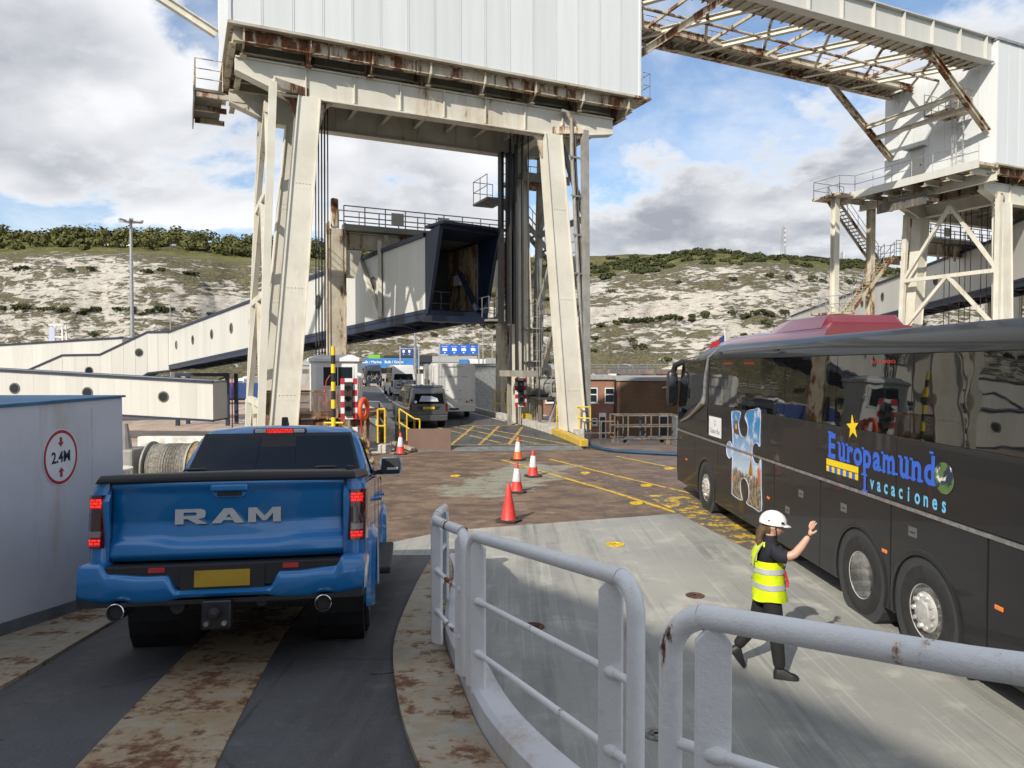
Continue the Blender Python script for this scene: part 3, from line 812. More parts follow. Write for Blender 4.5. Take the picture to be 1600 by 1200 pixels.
def leg_mesh(p0, p1, w0, w1, d0, d1):
    """plated column: web box with thin flange edges standing proud"""
    mb = MB(); p0 = Vector(p0); p1 = Vector(p1)
    def ring(p, w, d): return [(p.x-w/2, p.y-d/2, p.z), (p.x+w/2, p.y-d/2, p.z), (p.x+w/2, p.y+d/2, p.z), (p.x-w/2, p.y+d/2, p.z)]
    mb.loft([ring(p0, w0-.08, d0), ring(p1, w1-.08, d1)])
    for s_ in (-1, 1):
        a = p0 + Vector((s_*(w0/2-.02), 0, 0)); b = p1 + Vector((s_*(w1/2-.02), 0, 0))
        mb.loft([ring(a, .04, d0+.13), ring(b, .04, d1+.13)])
    for f in (.06, .31, .55, .79):      # splice bolts
        c = p0.lerp(p1, f); w = w0+(w1-w0)*f; d = d0+(d1-d0)*f
        for r_ in (-.10, .10):
            for q in range(5): mb.cbox((c.x + (q-2)*w*.14, c.y-d/2-.008, c.z+r_), (.03, .02, .03))
    return mb
def railing_run(parent, pts, h, mat='galvanised', r=.022, gap=1.3, name='handrail', mids=1):
    """handrail with posts following points"""
    mb = MB(); up = Vector((0, 0, 1)); P = [Vector(p) for p in pts]
    for k in range(mids+1): mb.path([p+up*(h*(k+1)/(mids+1)) for p in P], r, 6)
    for a, b in zip(P[:-1], P[1:]):
        l = (b-a).length; n = max(1, round(l/gap))
        for i in range(n+1):
            q = a.lerp(b, i/n); mb.tube(q, q+up*h, r, 6)
    return part(name, mb, mat, parent)
def ladder_cage(parent, base, top, facing=(0, -1, 0), mat='galvanised'):
    mb = MB(); b = Vector(base); t = Vector(top); f = Vector(facing); s_ = f.cross(Vector((0, 0, 1)))
    for k in (-.22, .22): mb.tube(b+s_*k, t+s_*k, .022, 6)
    n = int((t-b).length/.3)
    for i in range(n): q = b.lerp(t, (i+.5)/n); mb.tube(q-s_*.22, q+s_*.22, .014, 5)
    part('ladder', mb, mat, parent)
    mb = MB(); m = max(2, int((t-b).length/.8)); rings = []
    for i in range(m):
        q = b.lerp(t, (i+1)/m)
        pts = [q + s_*(.35*cos(a)) + f*(.65*sin(a)) for a in [pi*j/8 for j in range(9)]]; rings.append(pts); mb.path(pts, .016, 5)
    for j in (1, 3, 4, 5, 7): mb.path([r_[j] for r_ in rings], .012, 4)
    part('ladder_cage', mb, mat, parent)
def stair(parent, p0, p1, w=.8, side=(0, 1, 0), mat='grey_steel', tread='grey_steel', rail='galvanised'):
    """open steel flight: two stringers, separate treads, handrails; side = sideways direction"""
    p0 = Vector(p0); p1 = Vector(p1); s_ = Vector(side).normalized()
    mb = MB()
    for k in (0, w): mb.beam(p0+s_*k, p1+s_*k, .05, .24)
    part('stringer', mb, mat, parent)
    n = max(3, int(abs(p1.z-p0.z)/.21)); d = p1-p0; run = Vector((d.x, d.y, 0)).normalized()
    tm = None
    for i in range(n):
        q = p0.lerp(p1, (i+.5)/n) + s_*w/2
        mb = MB(); mb.beam(q-s_*(w/2-.03), q+s_*(w/2-.03), .24, .035); part('tread', mb, tread, parent)
    for k in (0, w):
        mb = MB(); up = Vector((0, 0, 1))
        for h in (.5, 1.0): mb.tube(p0+s_*k+up*h, p1+s_*k+up*h, .02, 6)
        for i in range(5): q = p0.lerp(p1, i/4)+s_*k; mb.tube(q, q+up*1.0, .02, 6)
        part('handrail', mb, rail, parent)

def gantry(name, label, a0, brear, legs, detail=True, housing_len=17.2, B=7.5):
    org = Vector((-9.9, 25.6, 0)) + a0*Vector((cos(radians(GDEG)), sin(radians(GDEG)), 0))
    g = thing(name, label, 'gantry', org, GDEG)
    Lh = housing_len; z0, z1 = 15.3, 22.5
    # housing core and separate cladding panels
    mb = MB(); mb.box((.06, .06, z0+.02), (Lh-.06, B-.06, z1-.02)); part('housing_core', mb, 'dark_gap', g)
    n = 16; pw = Lh/n
    for i in range(n):
        w = pw; mb = MB(); mb.box((i*w+.005, 0, z0), ((i+1)*w-.005, .055, z1)); mb.box((i*w+.005, -.014, z0), (i*w+.06, .002, z1))
        part('cladding_panel', mb, 'clad_white', g)
    m = 7; pw = B/m
    for i in range(m):
        for x in (0, Lh-.055):
            mb = MB(); mb.box((x, i*pw+.006+(.06 if i == 0 else 0), z0), (x+.055, (i+1)*pw-.006, z1)); part('cladding_panel', mb, 'clad_white', g)
    for x in (-.03, Lh-.07):
        mb = MB(); mb.box((x, -.05, z0-.03), (x+.10, .07, z1)); part('corner_trim', mb, 'clad_white', g)
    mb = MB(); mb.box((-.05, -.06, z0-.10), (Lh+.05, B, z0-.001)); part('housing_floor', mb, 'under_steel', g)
    mb = MB(); mb.box((-.1, -.1, z1), (Lh+.1, B+.1, z1+.15)); part('housing_roof', mb, 'galvanised', g)
    # edge channel in lengths
    for i in range(5):
        a = .15+i*(Lh-.3)/5; b = .15+(i+1)*(Lh-.3)/5 - .06
        mb = MB(); mb.ibeam((a, .32, z0-.34), (b, .32, z0-.34), .26, .46, .03); part('edge_beam', mb, 'cream_rusty', g)
    mb = MB(); mb.ibeam((.16, .5, z0-.34), (.16, B-.2, z0-.34), .22, .46, .03); part('edge_beam', mb, 'cream_rusty', g)
    mb = MB(); mb.ibeam((Lh-.16, .5, z0-.34), (Lh-.16, B-.2, z0-.34), .22, .46, .03); part('edge_beam', mb, 'cream_rusty', g)
    # cross beams below the floor
    nb = 8
    for i in range(nb):
        a = .5+i*(Lh-1.0)/(nb-1)
        mb = MB(); mb.ibeam((a, .46, z0-.52), (a, B-.3, z0-.52), .22, .8, .025); part('cross_beam', mb, 'cream_rusty', g)
        mb = MB(); mb.prism([(.10, z0-.60), (.46, z0-.88), (.46, z0-.12), (.10, z0-.12)], 'x', a-.03, a+.03); part('bracket', mb, 'cream_rusty', g)
    for j in range(6):
        b = 1.6+j*(B-2.4)/5
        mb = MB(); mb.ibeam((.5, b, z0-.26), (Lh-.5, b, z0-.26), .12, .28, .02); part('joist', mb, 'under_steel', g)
    # two main girders, tapered at their ends
    for b in (1.0, brear):
        mb = MB(); zt, zb = z0-.93, 13.3
        pts = [(-.05+.3, zt), (-.05+.3, zt-.42), (2.0, zb), (Lh-3.6, zb), (Lh-.9, zt-.62), (Lh-.9, zt)]
        mb.prism([(p[0], p[1]) for p in pts], 'y', b-.17, b+.17)
        # flanges
        for (x0, zz0), (x1, zz1) in zip(pts[1:5], pts[2:5]+[pts[4]]):
            if (x0, zz0) != (x1, zz1): mb.beam((x0, b, zz0-.02), (x1, b, zz1-.02), .52, .05)
        mb.beam((.25, b, zt+.03), (Lh-.9, b, zt+.03), .5, .05)
        for q in range(1, 8):
            x = .9+q*(Lh-2.6)/8; mb.box((x-.02, b-.26, zb+.04 if 2 < x < Lh-3.7 else zb+.45), (x+.02, b+.26, zt))
        part('main_girder', mb, 'cream_steel', g)
    for a in (legs[0][2]+.1, legs[1][2]-.1):
        mb = MB(); mb.ibeam((a, 1.3, 13.75), (a, brear-.3, 13.75), .5, .8, .04); part('tie_beam', mb, 'cream_steel', g)
    # inner joists between the girders
    for i in range(7):
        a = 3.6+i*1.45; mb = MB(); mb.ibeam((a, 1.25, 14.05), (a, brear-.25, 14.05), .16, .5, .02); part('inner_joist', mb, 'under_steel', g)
    # four plated legs
    for (a_b, b_b, a_t, w0, w1) in legs:
        part('leg', leg_mesh((a_b, b_b, -3.0), (a_t, 1.0, 13.32), w0, w1, .62, .55), 'cream_steel', g)
        rear_b = brear+.35
        part('leg', leg_mesh((a_b, rear_b, -3.0), (a_t, brear, 13.32), w0*.95, w1*.95, .6, .55), 'cream_steel', g)
        for s_ in (-1, 1):     # gussets at the head
            mb = MB(); x = a_t+s_*w1/2
            mb.prism([(x, 13.3), (x+s_*.55, 13.3), (x+s_*.25, 13.05), (x, 12.3)], 'y', .93, 1.07); part('gusset', mb, 'cream_rusty', g)
    # side trusses outside the legs
    for side, (a_b, b_b, a_t, w0, w1) in ((-1, legs[0]), (1, legs[1])):
        at, ab = a_t + side*1.35, a_b + side*.55
        f0, f1 = Vector((ab, b_b+.25, -2.5)), Vector((at, .35, 13.5)); r0, r1 = Vector((ab, brear+.6, -2.5)), Vector((at, brear+.1, 13.5))
        for p, q in ((f0, f1), (r0, r1)):
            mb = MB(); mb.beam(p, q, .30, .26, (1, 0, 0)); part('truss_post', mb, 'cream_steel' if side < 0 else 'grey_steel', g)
        lv = [0, .27, .52, .76, 1.0] if brear < 5.5 else [0, .3, .5, .72, 1.0]
        for i in range(len(lv)-1):
            fa, fb = f0.lerp(f1, lv[i]), f0.lerp(f1, lv[i+1]); ra, rb = r0.lerp(r1, lv[i]), r0.lerp(r1, lv[i+1])
            mid = (fb+rb)/2
            for q in (fa, ra):
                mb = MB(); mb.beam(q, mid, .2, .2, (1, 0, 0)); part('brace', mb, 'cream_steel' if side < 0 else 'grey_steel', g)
            if i < len(lv)-2:
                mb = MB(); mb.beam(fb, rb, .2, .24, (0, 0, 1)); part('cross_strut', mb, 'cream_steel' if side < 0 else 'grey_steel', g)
        for q, leg_top in ((f1, Vector((a_t, 1.0, 13.5))), (r1, Vector((a_t, brear, 13.5)))):
            mb = MB(); mb.beam(q, leg_top, .3, .3); part('head_strut', mb, 'cream_rusty', g)
    # hoist ropes hanging between the legs on each side
    for side, (a_b, b_b, a_t, w0, w1) in ((-1, legs[0]), (1, legs[1])):
        for k in range(8):
            a = a_t - side*(.60 + .16*(k % 3)); b = 1.9 + k*(brear-2.6)/8
            mb = MB(); mb.tube((a, b, 2.98 if side > 0 else .4), (a - side*.05, b, 14.1), .028, 6); part('hoist_rope', mb, 'cable_black', g)
        zr = 3.0 if side > 0 else .4
        mb = MB(); mb.box((a_t-side*.75-.30, 1.6, zr-.28), (a_t-side*.75+.45, brear-.3, zr)); part('rope_anchor', mb, 'grey_steel', g)
        for q in ((1.7, brear-.35) if side < 0 else (brear-.35,)): mb = MB(); mb.box((a_t-side*.75+side*.2-.08, q-.08, -3), (a_t-side*.75+side*.2+.08, q+.08, zr-.28)); part('anchor_post', mb, 'grey_steel', g)
        mb = MB(); mb.lathe([(.42, -.12), (.42, -.06), (.34, -.04), (.34, .04), (.42, .06), (.42, .12)], 20, 'x', (a_t - side*.8, 2.6, 13.7)); part('rope_sheave', mb, 'dark_steel', g, smooth=True)
    # railed side platform at the back left and small landing at the right
    mb = MB(); mb.box((-1.05, 3.6, 13.95), (-.02, 7.2, 14.05)); part('side_platform', mb, 'dark_steel', g)
    for q in (3.7, 5.4, 7.05):
        mb = MB(); mb.beam((-1.0, q, 13.85), (.2, q, 13.85), .12, .2); part('platform_bracket', mb, 'cream_rusty', g)
    mb = MB(); mb.box((-1.09, 3.6, 13.5), (-1.05, 7.2, 14.15)); part('toe_board', mb, 'dark_steel', g)
    railing_run(g, [(-.03, 3.62, 14.05), (-1.03, 3.62, 14.05), (-1.03, 7.18, 14.05)], 1.15, 'cream_rusty', .02, 1.0, mids=2)
    mb = MB(); mb.box((Lh-.3, -.1, z0-.12), (Lh+.55, 1.2, z0-.03)); part('landing', mb, 'cream_rusty', g)
    railing_run(g, [(Lh+.1, -.05, z0-.03), (Lh+.5, -.05, z0-.03), (Lh+.5, 1.15, z0-.03)], 1.1, 'galvanised', .018, .6)
    return g

LEGS1 = [(1.33, -.45, 2.85, 1.0, .84), (13.85, -.45, 13.20, 1.0, .84)]
G1 = gantry('linkspan_gantry', 'cream steel gantry with a white clad housing on splayed legs, straddling the link road', 0.0, 4.5, LEGS1)
LEGS2 = [(1.35, .1, 2.3, 1.05, .92), (13.2, .1, 12.5, 1.05, .92)]
G2 = gantry('linkspan_gantry', 'second cream gantry with white housing at the right, behind the coach roof', 42.5, 6.4, LEGS2)

# gantry 1 extras: right rear mast guide with black cable trays, access stairs, conduit
for k, (a, b, w) in enumerate(((12.75, 3.85, .18), (12.45, 3.8, .16), (12.1, 3.9, .14))):
    mb = MB(); mb.box((a-w/2, b-.2, 5.2), (a+w/2, b+.2, 13.2)); part('cable_guide', mb, 'cable_black', G1)
mb = MB(); mb.box((13.05, 3.6, 12.2), (15.6, 6.2, 12.32)); part('stair_platform', mb, 'cream_rusty', G1)
mb = MB(); mb.box((13.05, 3.55, 11.95), (15.6, 3.6, 12.35)); part('toe_board', mb, 'grey_steel', G1)
railing_run(G1, [(13.1, 6.15, 12.32), (15.55, 6.15, 12.32), (15.55, 3.62, 12.32), (14.6, 3.62, 12.32)], 1.1, 'galvanised', .02, .8)
fl = [((15.8, 5.2, 2.6), (13.0, 5.2, 5.5)), ((13.0, 6.1, 5.5), (15.8, 6.1, 8.5)), ((15.8, 5.2, 8.5), (13.0, 5.2, 11.4))]
for p, q in fl: stair(G1, p, q, .75, (0, 1, 0), 'grey_steel', 'grey_steel')
for (a, z) in ((15.75, 2.6), (12.0, 5.5), (15.75, 8.5), (11.9, 11.4)):
    mb = MB(); mb.box((a, 5.1, z-.1), (a+1.1, 7.0, z)); part('landing', mb, 'grey_steel', G1)
    railing_run(G1, [(a+.02, 5.15, z), (a+.02, 6.95, z), (a+1.08, 6.95, z)] if a < 13 else [(a+1.08, 5.15, z), (a+1.08, 6.95, z)], 1.1, 'galvanised', .02, .8)
mb = MB(); mb.path([(13.5, .55, 14.3), (13.75, .5, 14.25), (13.95, .45, 13.9), (13.95, .42, 12.5), (14.3, .1, 4.0), (14.5, -.12, -2.0)], .085, 8); part('conduit', mb, 'grey_steel', G1, smooth=True)
mb = MB(); mb.path([(13.7, .65, 14.35), (13.95, .6, 14.25), (14.15, .5, 13.8), (14.15, .5, 12.5), (14.5, .2, 4.0), (14.7, 0, -2.0)], .07, 8); part('conduit', mb, 'dark_steel', G1, smooth=True)
for i in range(9):
    f = i/8; mb = MB(); mb.beam((13.75+.5*f, .3-.45*f, 12.3-13.5*f), (14.35+.45*f, .4-.4*f, 12.3-13.5*f), .06, .08); part('conduit_clip', mb, 'grey_steel', G1)
# knee brace of the bridge on the far left of gantry 1
mb = MB(); mb.ibeam((-.1, 6.8, 17.6), (-8.5, 6.8, 21.9), .3, .34, .04); part('knee_brace', mb, 'cream_steel', G1)
mb = MB(); mb.ibeam((-.1, 6.8, 22.1), (-26, 6.8, 22.1), .4, .5, .04); part('bridge_chord', mb, 'cream_steel', G1)

# ------------------------------------------------------------------ high bridge between the gantries
org = Vector((-9.9, 25.6, 0))
BR = thing('gantry_bridge', 'open lattice steel bridge with walkway joining the two gantries high up', 'bridge', org, GDEG)
aL, aR = 17.25, 42.4; zb = 21.2; bf, bb = .35, 6.9
mb = MB(); mb.beam((aL, bf, 21.95), (aR, bf, 21.95), .12, 1.35)
mb.beam((aL, bf, 22.65), (aR, bf, 22.65), .55, .06); mb.beam((aL, bf, 21.25), (aR, bf, 21.25), .55, .06); part('front_girder', mb, 'clad_cream', BR)
for i in range(11):
    a = aL+.9+i*(aR-aL-1.6)/10; mb = MB(); mb.box((a-.03, bf-.26, 21.3), (a+.03, bf+.26, 22.6)); part('stiffener', mb, 'clad_cream', BR)
mb = MB(); mb.ibeam((aL, bb, 21.55), (aR, bb, 21.55), .4, .6, .04); part('rear_girder', mb, 'cream_rusty', BR)
mb = MB(); mb.ibeam((aL, bb-1.5, 21.5), (aR, bb-1.5, 21.5), .25, .4, .03); part('walkway_beam', mb, 'cream_rusty', BR)
# walkway grating in bays
nb = 13
for i in range(nb):
    a = aL+i*(aR-aL)/nb; b = aL+(i+1)*(aR-aL)/nb-.04
    mb = MB(); mb.box((a, bb-1.38, 21.72), (b, bb-.12, 21.78)); part('walkway_panel', mb, 'under_steel', BR)
    mb = MB(); mb.box((a, bf+.35, 21.30), (b, bf+1.35, 21.34)); part('walkway_panel', mb, 'under_steel', BR)
    for q in range(3):
        x = a + (q+.5)*(b-a)/3
        mb = MB(); mb.beam((x, bb-1.6, 21.36), (x, bb+.22, 21.36), .05, .08); part('grating_bearer', mb, 'cream_rusty', BR)
        mb = MB(); mb.beam((x, bf+.28, 21.25), (x, bf+1.42, 21.25), .05, .07); part('grating_bearer', mb, 'cream_rusty', BR)
railing_run(BR, [(aL, bb-.1, 21.78), (aR, bb-.1, 21.78)], 1.1, 'cream_rusty', .02, 2.0)
# zig-zag diagonals in plan between front and rear girders
nz = 6; st = (aR-aL)/nz
for i in range(nz):
    a = aL+i*st
    mb = MB(); mb.ibeam((a, bb-.2, 21.42), (a+st*.98, bf+.2, 21.42), .28, .3, .03); part('plan_diagonal', mb, 'cream_steel', BR)
    mb = MB(); mb.tube((a+.2, bf+.3, 21.45), (a+st*.9, bb-1.6, 21.45), .085, 10); part('tie_tube', mb, 'cream_rusty', BR)
    if i: 
        mb = MB(); mb.beam((a, bf+.2, 21.5), (a, bb-.2, 21.5), .12, .16); part('plan_strut', mb, 'cream_rusty', BR)
mb = MB(); mb.tube((aL, 3.6, 21.35), (aR, 3.6, 21.35), .08, 10); part('tie_tube', mb, 'cream_rusty', BR)
# knee braces at the right end with their cross ties
for b in (bf+.1, bb):
    mb = MB(); mb.ibeam((aR+.05, b, 17.2), (aR-5.6, b, 21.3), .3, .34, .04); part('knee_brace', mb, 'cream_rusty', BR)
    mb = MB(); mb.ibeam((aL-.05, b, 17.2), (aL+5.6, b, 21.3), .3, .34, .04); part('knee_brace', mb, 'cream_rusty', BR)
for f in (.30, .45):
    a = aR+.05-5.65*f; z = 17.2+4.1*f
    mb = MB(); mb.ibeam((a, bf+.2, z), (a, bb-.1, z), .22, .26, .03); part('knee_tie', mb, 'cream_steel', BR)
mb = MB(); mb.box((aR-2.2, bf+.9, 18.55), (aR-.2, bf+2.6, 18.62)); part('brace_platform', mb, 'cream_rusty', BR)
railing_run(BR, [(aR-2.2, bf+.9, 18.62), (aR-.2, bf+.9, 18.62), (aR-.2, bf+2.6, 18.62), (aR-2.2, bf+2.6, 18.62)], 1.3, 'cream_rusty', .022, .7, mids=2)
ladder_cage(BR, (aR-.25, bf+1.6, 15.4), (aR-.25, bf+1.6, 18.6), (-1, 0, 0))

# ------------------------------------------------------------------ gantry 2: side gallery and stair tower
x2 = 0.0
mb = MB(); mb.box((-1.9, -.2, 14.95), (-.08, 9.4, 15.12)); part('gallery', mb, 'cream_rusty', G2)
mb = MB(); mb.box((-1.95, -.25, 14.72), (-1.90, 9.45, 15.2)); part('toe_board', mb, 'clad_cream', G2)
for q in range(7):
    mb = MB(); mb.ibeam((-1.85, .3+q*1.45, 14.7), (.6, .3+q*1.45, 14.7), .14, .34, .02); part('gallery_bracket', mb, 'cream_steel', G2)
mb = MB(); mb.ibeam((-.2, -.2, 14.45), (-.2, 9.3, 14.45), .3, .55, .03); part('gallery_beam', mb, 'cream_steel', G2)
mb = MB(); mb.box((-3.4, 8.3, 14.85), (-.3, 10.6, 15.0)); part('gallery', mb, 'cream_rusty', G2)
railing_run(G2, [(-1.88, -.2, 15.12), (-1.88, 8.3, 15.12), (-3.35, 8.3, 15.0), (-3.35, 10.5, 15.0), (-.4, 10.5, 15.0)], 1.15, 'galvanised', .022, 1.35)
mb = MB(); mb.box((-.06, 4.6, 15.3), (-.02, 5.5, 17.3)); d = part('access_door', mb, 'clad_cream', G2)
mb = MB(); mb.box((-.07, 4.7, 16.3), (-.06, 4.82, 16.4)); part('handle', mb, 'dark_steel', d)
mb = MB(); mb.box((-.5, 4.4, 17.45), (-.02, 5.7, 17.52)); part('door_canopy', mb, 'galvanised', G2)
# stair tower
for (a, b, z0_, mt) in ((-2.7, 9.2, -3.0, 'cream_steel'), (.1, 8.6, -3.0, 'cream_rusty')):
    mb = MB(); mb.ibeam((a, b, z0_), (a, b, 14.85), .42, .42, .03, up=(0, 1, 0)); part('stair_post', mb, mt, G2)
mat_rusty('stair_yellow', (0.50, 0.36, 0.05), 0.6, 2.0)
zz = [14.9, 11.0, 6.9, 3.0, -1.0]
for i in range(4):
    lo, hi = ((2.0, zz[i+1]), (-2.2, zz[i])) if i % 2 == 0 else ((-2.2, zz[i+1]), (2.0, zz[i]))
    b = 9.5 if i % 2 == 0 else 8.2
    stair(G2, (lo[0], b, lo[1]), (hi[0], b, hi[1]), .8, (0, 1, 0), 'cream_rusty', 'grey_steel' if i % 2 == 0 else 'stair_yellow')
for i in range(1, 4):
    a = 2.0 if i % 2 == 1 else -3.6
    mb = MB(); mb.box((a, 8.0, zz[i]-.14), (a+1.5, 10.5, zz[i])); part('landing', mb, 'cream_rusty', G2)
    mb = MB(); mb.ibeam((a, 8.9, zz[i]-.3), (a+1.5, 8.9, zz[i]-.3), .15, .3, .02); part('landing_beam', mb, 'cream_rusty', G2)
    pts = [(a, 8.05, zz[i]), (a+1.45, 8.05, zz[i]), (a+1.45, 10.45, zz[i]), (a, 10.45, zz[i])] if i % 2 == 1 else [(a+1.45, 8.05, zz[i]), (a+.05, 8.05, zz[i]), (a+.05, 10.45, zz[i]), (a+1.45, 10.45, zz[i])]
    railing_run(G2, pts, 1.1, 'galvanised', .022, .8)

# ================================================================== portal frame that lifts the walkway
def xf(p): return p
PF = thing('walkway_portal', 'rust streaked portal frame with railed top walkway carrying the passenger gangway', 'portal frame', (-9.5, 39.2, 1.0), 26.3)
Wp = 10.15
for x in (0, Wp):
    mb = MB(); mb.box((x-.40, -.30, -7), (x+.40, .30, 9.55)); mb.box((x-.47, -.36, -7), (x-.40, .36, 9.9)); mb.box((x+.40, -.36, -7), (x+.47, .36, 9.9)); part('column', mb, 'cream_rusty', PF)
    mb = MB(); mb.box((x-.30, -.36, 7.0), (x+.30, -.29, 9.2)); part('guide_frame', mb, 'cream_rusty', PF)
mb = MB(); mb.ibeam((.44, 0, 9.0), (Wp-.44, 0, 9.0), .5, .9, .05); part('top_beam', mb, 'cream_rusty', PF)
for x, s_ in ((.44, 1), (Wp-.44, -1)):
    mb = MB(); mb.prism([(x, 8.5), (x+s_*.95, 8.5), (x+s_*.55, 7.0), (x, 7.0)], 'y', -.2, .2); part('knee_gusset', mb, 'cream_steel', PF)
for x in (2.7, 4.6):
    mb = MB(); mb.box((x-.12, -.34, 8.2), (x+.12, -.27, 9.4)); part('hanger_plate', mb, 'cream_rusty', PF)
mb = MB(); mb.box((.3, -.6, 9.5), (Wp+.4, .7, 9.62)); part('top_walkway', mb, 'grey_steel', PF)
mb = MB(); mb.box((.3, -.64, 9.5), (Wp+.4, -.6, 9.8)); part('toe_board', mb, 'grey_steel', PF)
railing_run(PF, [(.3, -.58, 9.62), (Wp+.4, -.58, 9.62)], 1.15, 'galvanised', .035, 1.2)
railing_run(PF, [(.3, .66, 9.62), (Wp+.4, .66, 9.62)], 1.15, 'galvanised', .035, 1.2)
mb = MB(); mb.box((-.3, -.3, 9.6), (.1, .0, 11.2)); part('end_stop', mb, 'cream_rusty', PF, bevel=.1)
mb = MB(); mb.box((Wp+.1, -.3, 9.6), (Wp+.5, .0, 10.9)); part('end_stop', mb, 'cream_rusty', PF, bevel=.1)
for x in (2.9, 5.6):
    mb = MB(); mb.box((x, -.66, 9.95), (x+.7, -.60, 10.6)); part('notice_board', mb, 'clad_cream', PF)
ladder_cage(PF, (Wp+.2, -.6, 2.5), (Wp+.2, -.6, 11.0))
mb = MB(); mb.box((Wp-.9, -1.3, 4.6), (Wp+1.6, -.35, 4.75)); part('service_platform', mb, 'cream_rusty', PF)
railing_run(PF, [(Wp-.9, -1.25, 4.75), (Wp+1.6, -1.25, 4.75)], 1.2, 'galvanised', .03, .6, mids=2)
mb = MB(); mb.box((Wp+.55, -.9, -2.5), (Wp+.75, -.7, 8.0)); part('cable_riser', mb, 'dark_steel', PF)
mb = MB(); mb.box((Wp+.95, -.9, -2.5), (Wp+1.1, -.7, 7.0)); part('cable_riser', mb, 'grey_steel', PF)

# ================================================================== covered passenger gangways
def gangway(name, label, p0, p1, zb0, zb1, H=3.2, Wd=2.6, pw=1.25, wins=(), trim=.20, nose=False, open_end=False, frame_under=True, right_side=True, cutz=None):
    """tube from plan point p0 to p1; zb bottom heights; cladding panels, roof trim, round windows"""
    p0 = Vector((p0[0], p0[1], 0)); p1 = Vector((p1[0], p1[1], 0)); d = p1-p0; L_ = d.length
    rz = math.degrees(atan2(d.y, d.x)) - 90
    t = thing(name, label, 'gangway', p0, rz)        # local +y runs p0 -> p1, x to the right
    def zb(y): return zb0+(zb1-zb0)*y/L_
    def quadbox(x0, x1, y0, y1, lo, hi):
        mb = MB(); a, b = zb(y0), zb(y1)
        mb.loft([[(x0, y0, a+lo), (x1, y0, a+lo), (x1, y0, a+hi), (x0, y0, a+hi)], [(x0, y1, b+lo), (x1, y1, b+lo), (x1, y1, b+hi), (x0, y1, b+hi)]]); return mb
    n = max(1, round(L_/pw))
    sides = [Wd/2-.05] + ([-Wd/2] if right_side else [])
    for i in range(n):
        a, b = L_*i/n+.004, L_*(i+1)/n-.004
        for x in sides: part('cladding_panel', quadbox(x, x+.05, a, b, .18, H-.1), 'clad_cream', t)
    for x in (Wd/2, -Wd/2):
        part('roof_trim', quadbox(x-.14, x+.12, 0, L_, H-.1, H+trim-.1), 'navy_trim', t)
        part('floor_trim', quadbox(x-.10, x+.04, 0, L_, .0, .18), 'navy_trim', t)
    part('roof', quadbox(-Wd/2+.14, Wd/2-.14, 0, L_, H+.0, H+.06), 'galvanised', t)
    part('floor', quadbox(-Wd/2+.1, Wd/2-.1, 0, L_, .02, .14), 'dark_steel', t)
    if not open_end: 
        for y in (0.03, L_-.06): part('end_wall', quadbox(-Wd/2+.06, Wd/2-.06, y, y+.03, .15, H-.05), 'clad_cream', t)
    for side, y in wins:
        x = Wd/2 if side > 0 else -Wd/2
        c = (x, y, zb(y)+H*.56)
        mb = MB(); mb.lathe([(.46, -.02), (.46, .035), (.36, .045), (.36, -.02)], 24, 'x', (c[0], c[1], c[2]))
        if side < 0: mb.v = [(2*x-p[0], p[1], p[2]) for p in mb.v]
        w = part('round_window', mb, 'dark_steel', t, smooth=True)
        mb = MB(); mb.lathe([(.37, .0), (.37, .012), (0, .016)], 24, 'x', c)
        if side < 0: mb.v = [(2*x-p[0], p[1], p[2]) for p in mb.v]
        part('pane', mb, 'window_glass', w)
    if frame_under:
        m = max(2, int(L_/3))
        for i in range(m):
            a, b = L_*i/m, L_*(i+1)/m
            mb = MB(); mb.beam((-Wd/2+.1, a, zb(a)-.15), (Wd/2-.1, b, zb(b)-.15), .12, .16); mb.beam((-Wd/2, a, zb(a)-.15), (Wd/2, a, zb(a)-.15), .14, .2); part('under_brace', mb, 'navy_trim', t)
        for x in (-Wd/2+.1, Wd/2-.1): part('under_beam', quadbox(x-.1, x+.1, 0, L_, -.32, -.005), 'navy_trim', t)
    return t, L_, zb
mat_glass('window_glass', (0.012, 0.018, 0.02), .06, .4, 0)
# main gangway rising towards the ship between the gantry legs
p_far, p_near = (-36.2, 80.0), (-2.9, 36.0)
Lg = hypot(p_near[0]-p_far[0], p_near[1]-p_far[1])
wins = [(1, y) for y in (3.6, 10.5, 17.3, 23.3, 28.5, 38.2, 41.9, 45.7, 49.5)]
GW, Lg, zbg = gangway('passenger_gangway', 'long white passenger gangway with round windows rising to an open navy framed end', p_far, p_near, 3.14, 5.77, 3.76, 3.2, 1.4, wins, open_end=True)
# flared open mouth: navy frame, dark interior, stained inner wall
y1 = Lg; z1b = zbg(Lg)
mb = MB()
def mouth_ring(y, w, zlo, zhi, dy=0): return [(-w, y, zlo), (w, y, zlo), (w, y+dy, zhi), (-w, y+dy, zhi)]
o_ = [mouth_ring(y1, 1.62, z1b, z1b+3.8), mouth_ring(y1+.45, 1.75, z1b-.12, z1b+4.05, 1.15)]
i_ = [mouth_ring(y1, 1.48, z1b+.2, z1b+3.62), mouth_ring(y1+.45, 1.57, z1b+.10, z1b+3.84, 1.15)]
for k in range(4):
    a, b = k, (k+1) % 4
    mb.add([o_[0][a], o_[0][b], o_[1][b], o_[1][a]], [(0, 1, 2, 3)]); mb.add([i_[0][a], i_[0][b], i_[1][b], i_[1][a]], [(0, 1, 2, 3)]); mb.add([o_[1][a], o_[1][b], i_[1][b], i_[1][a]], [(0, 1, 2, 3)])
part('mouth_frame', mb, 'navy_trim', GW)
mb = MB(); mb.box((-1.8, y1+.3, z1b+4.0), (1.8, y1+2.0, z1b+4.12)); part('mouth_canopy', mb, 'navy_trim', GW)
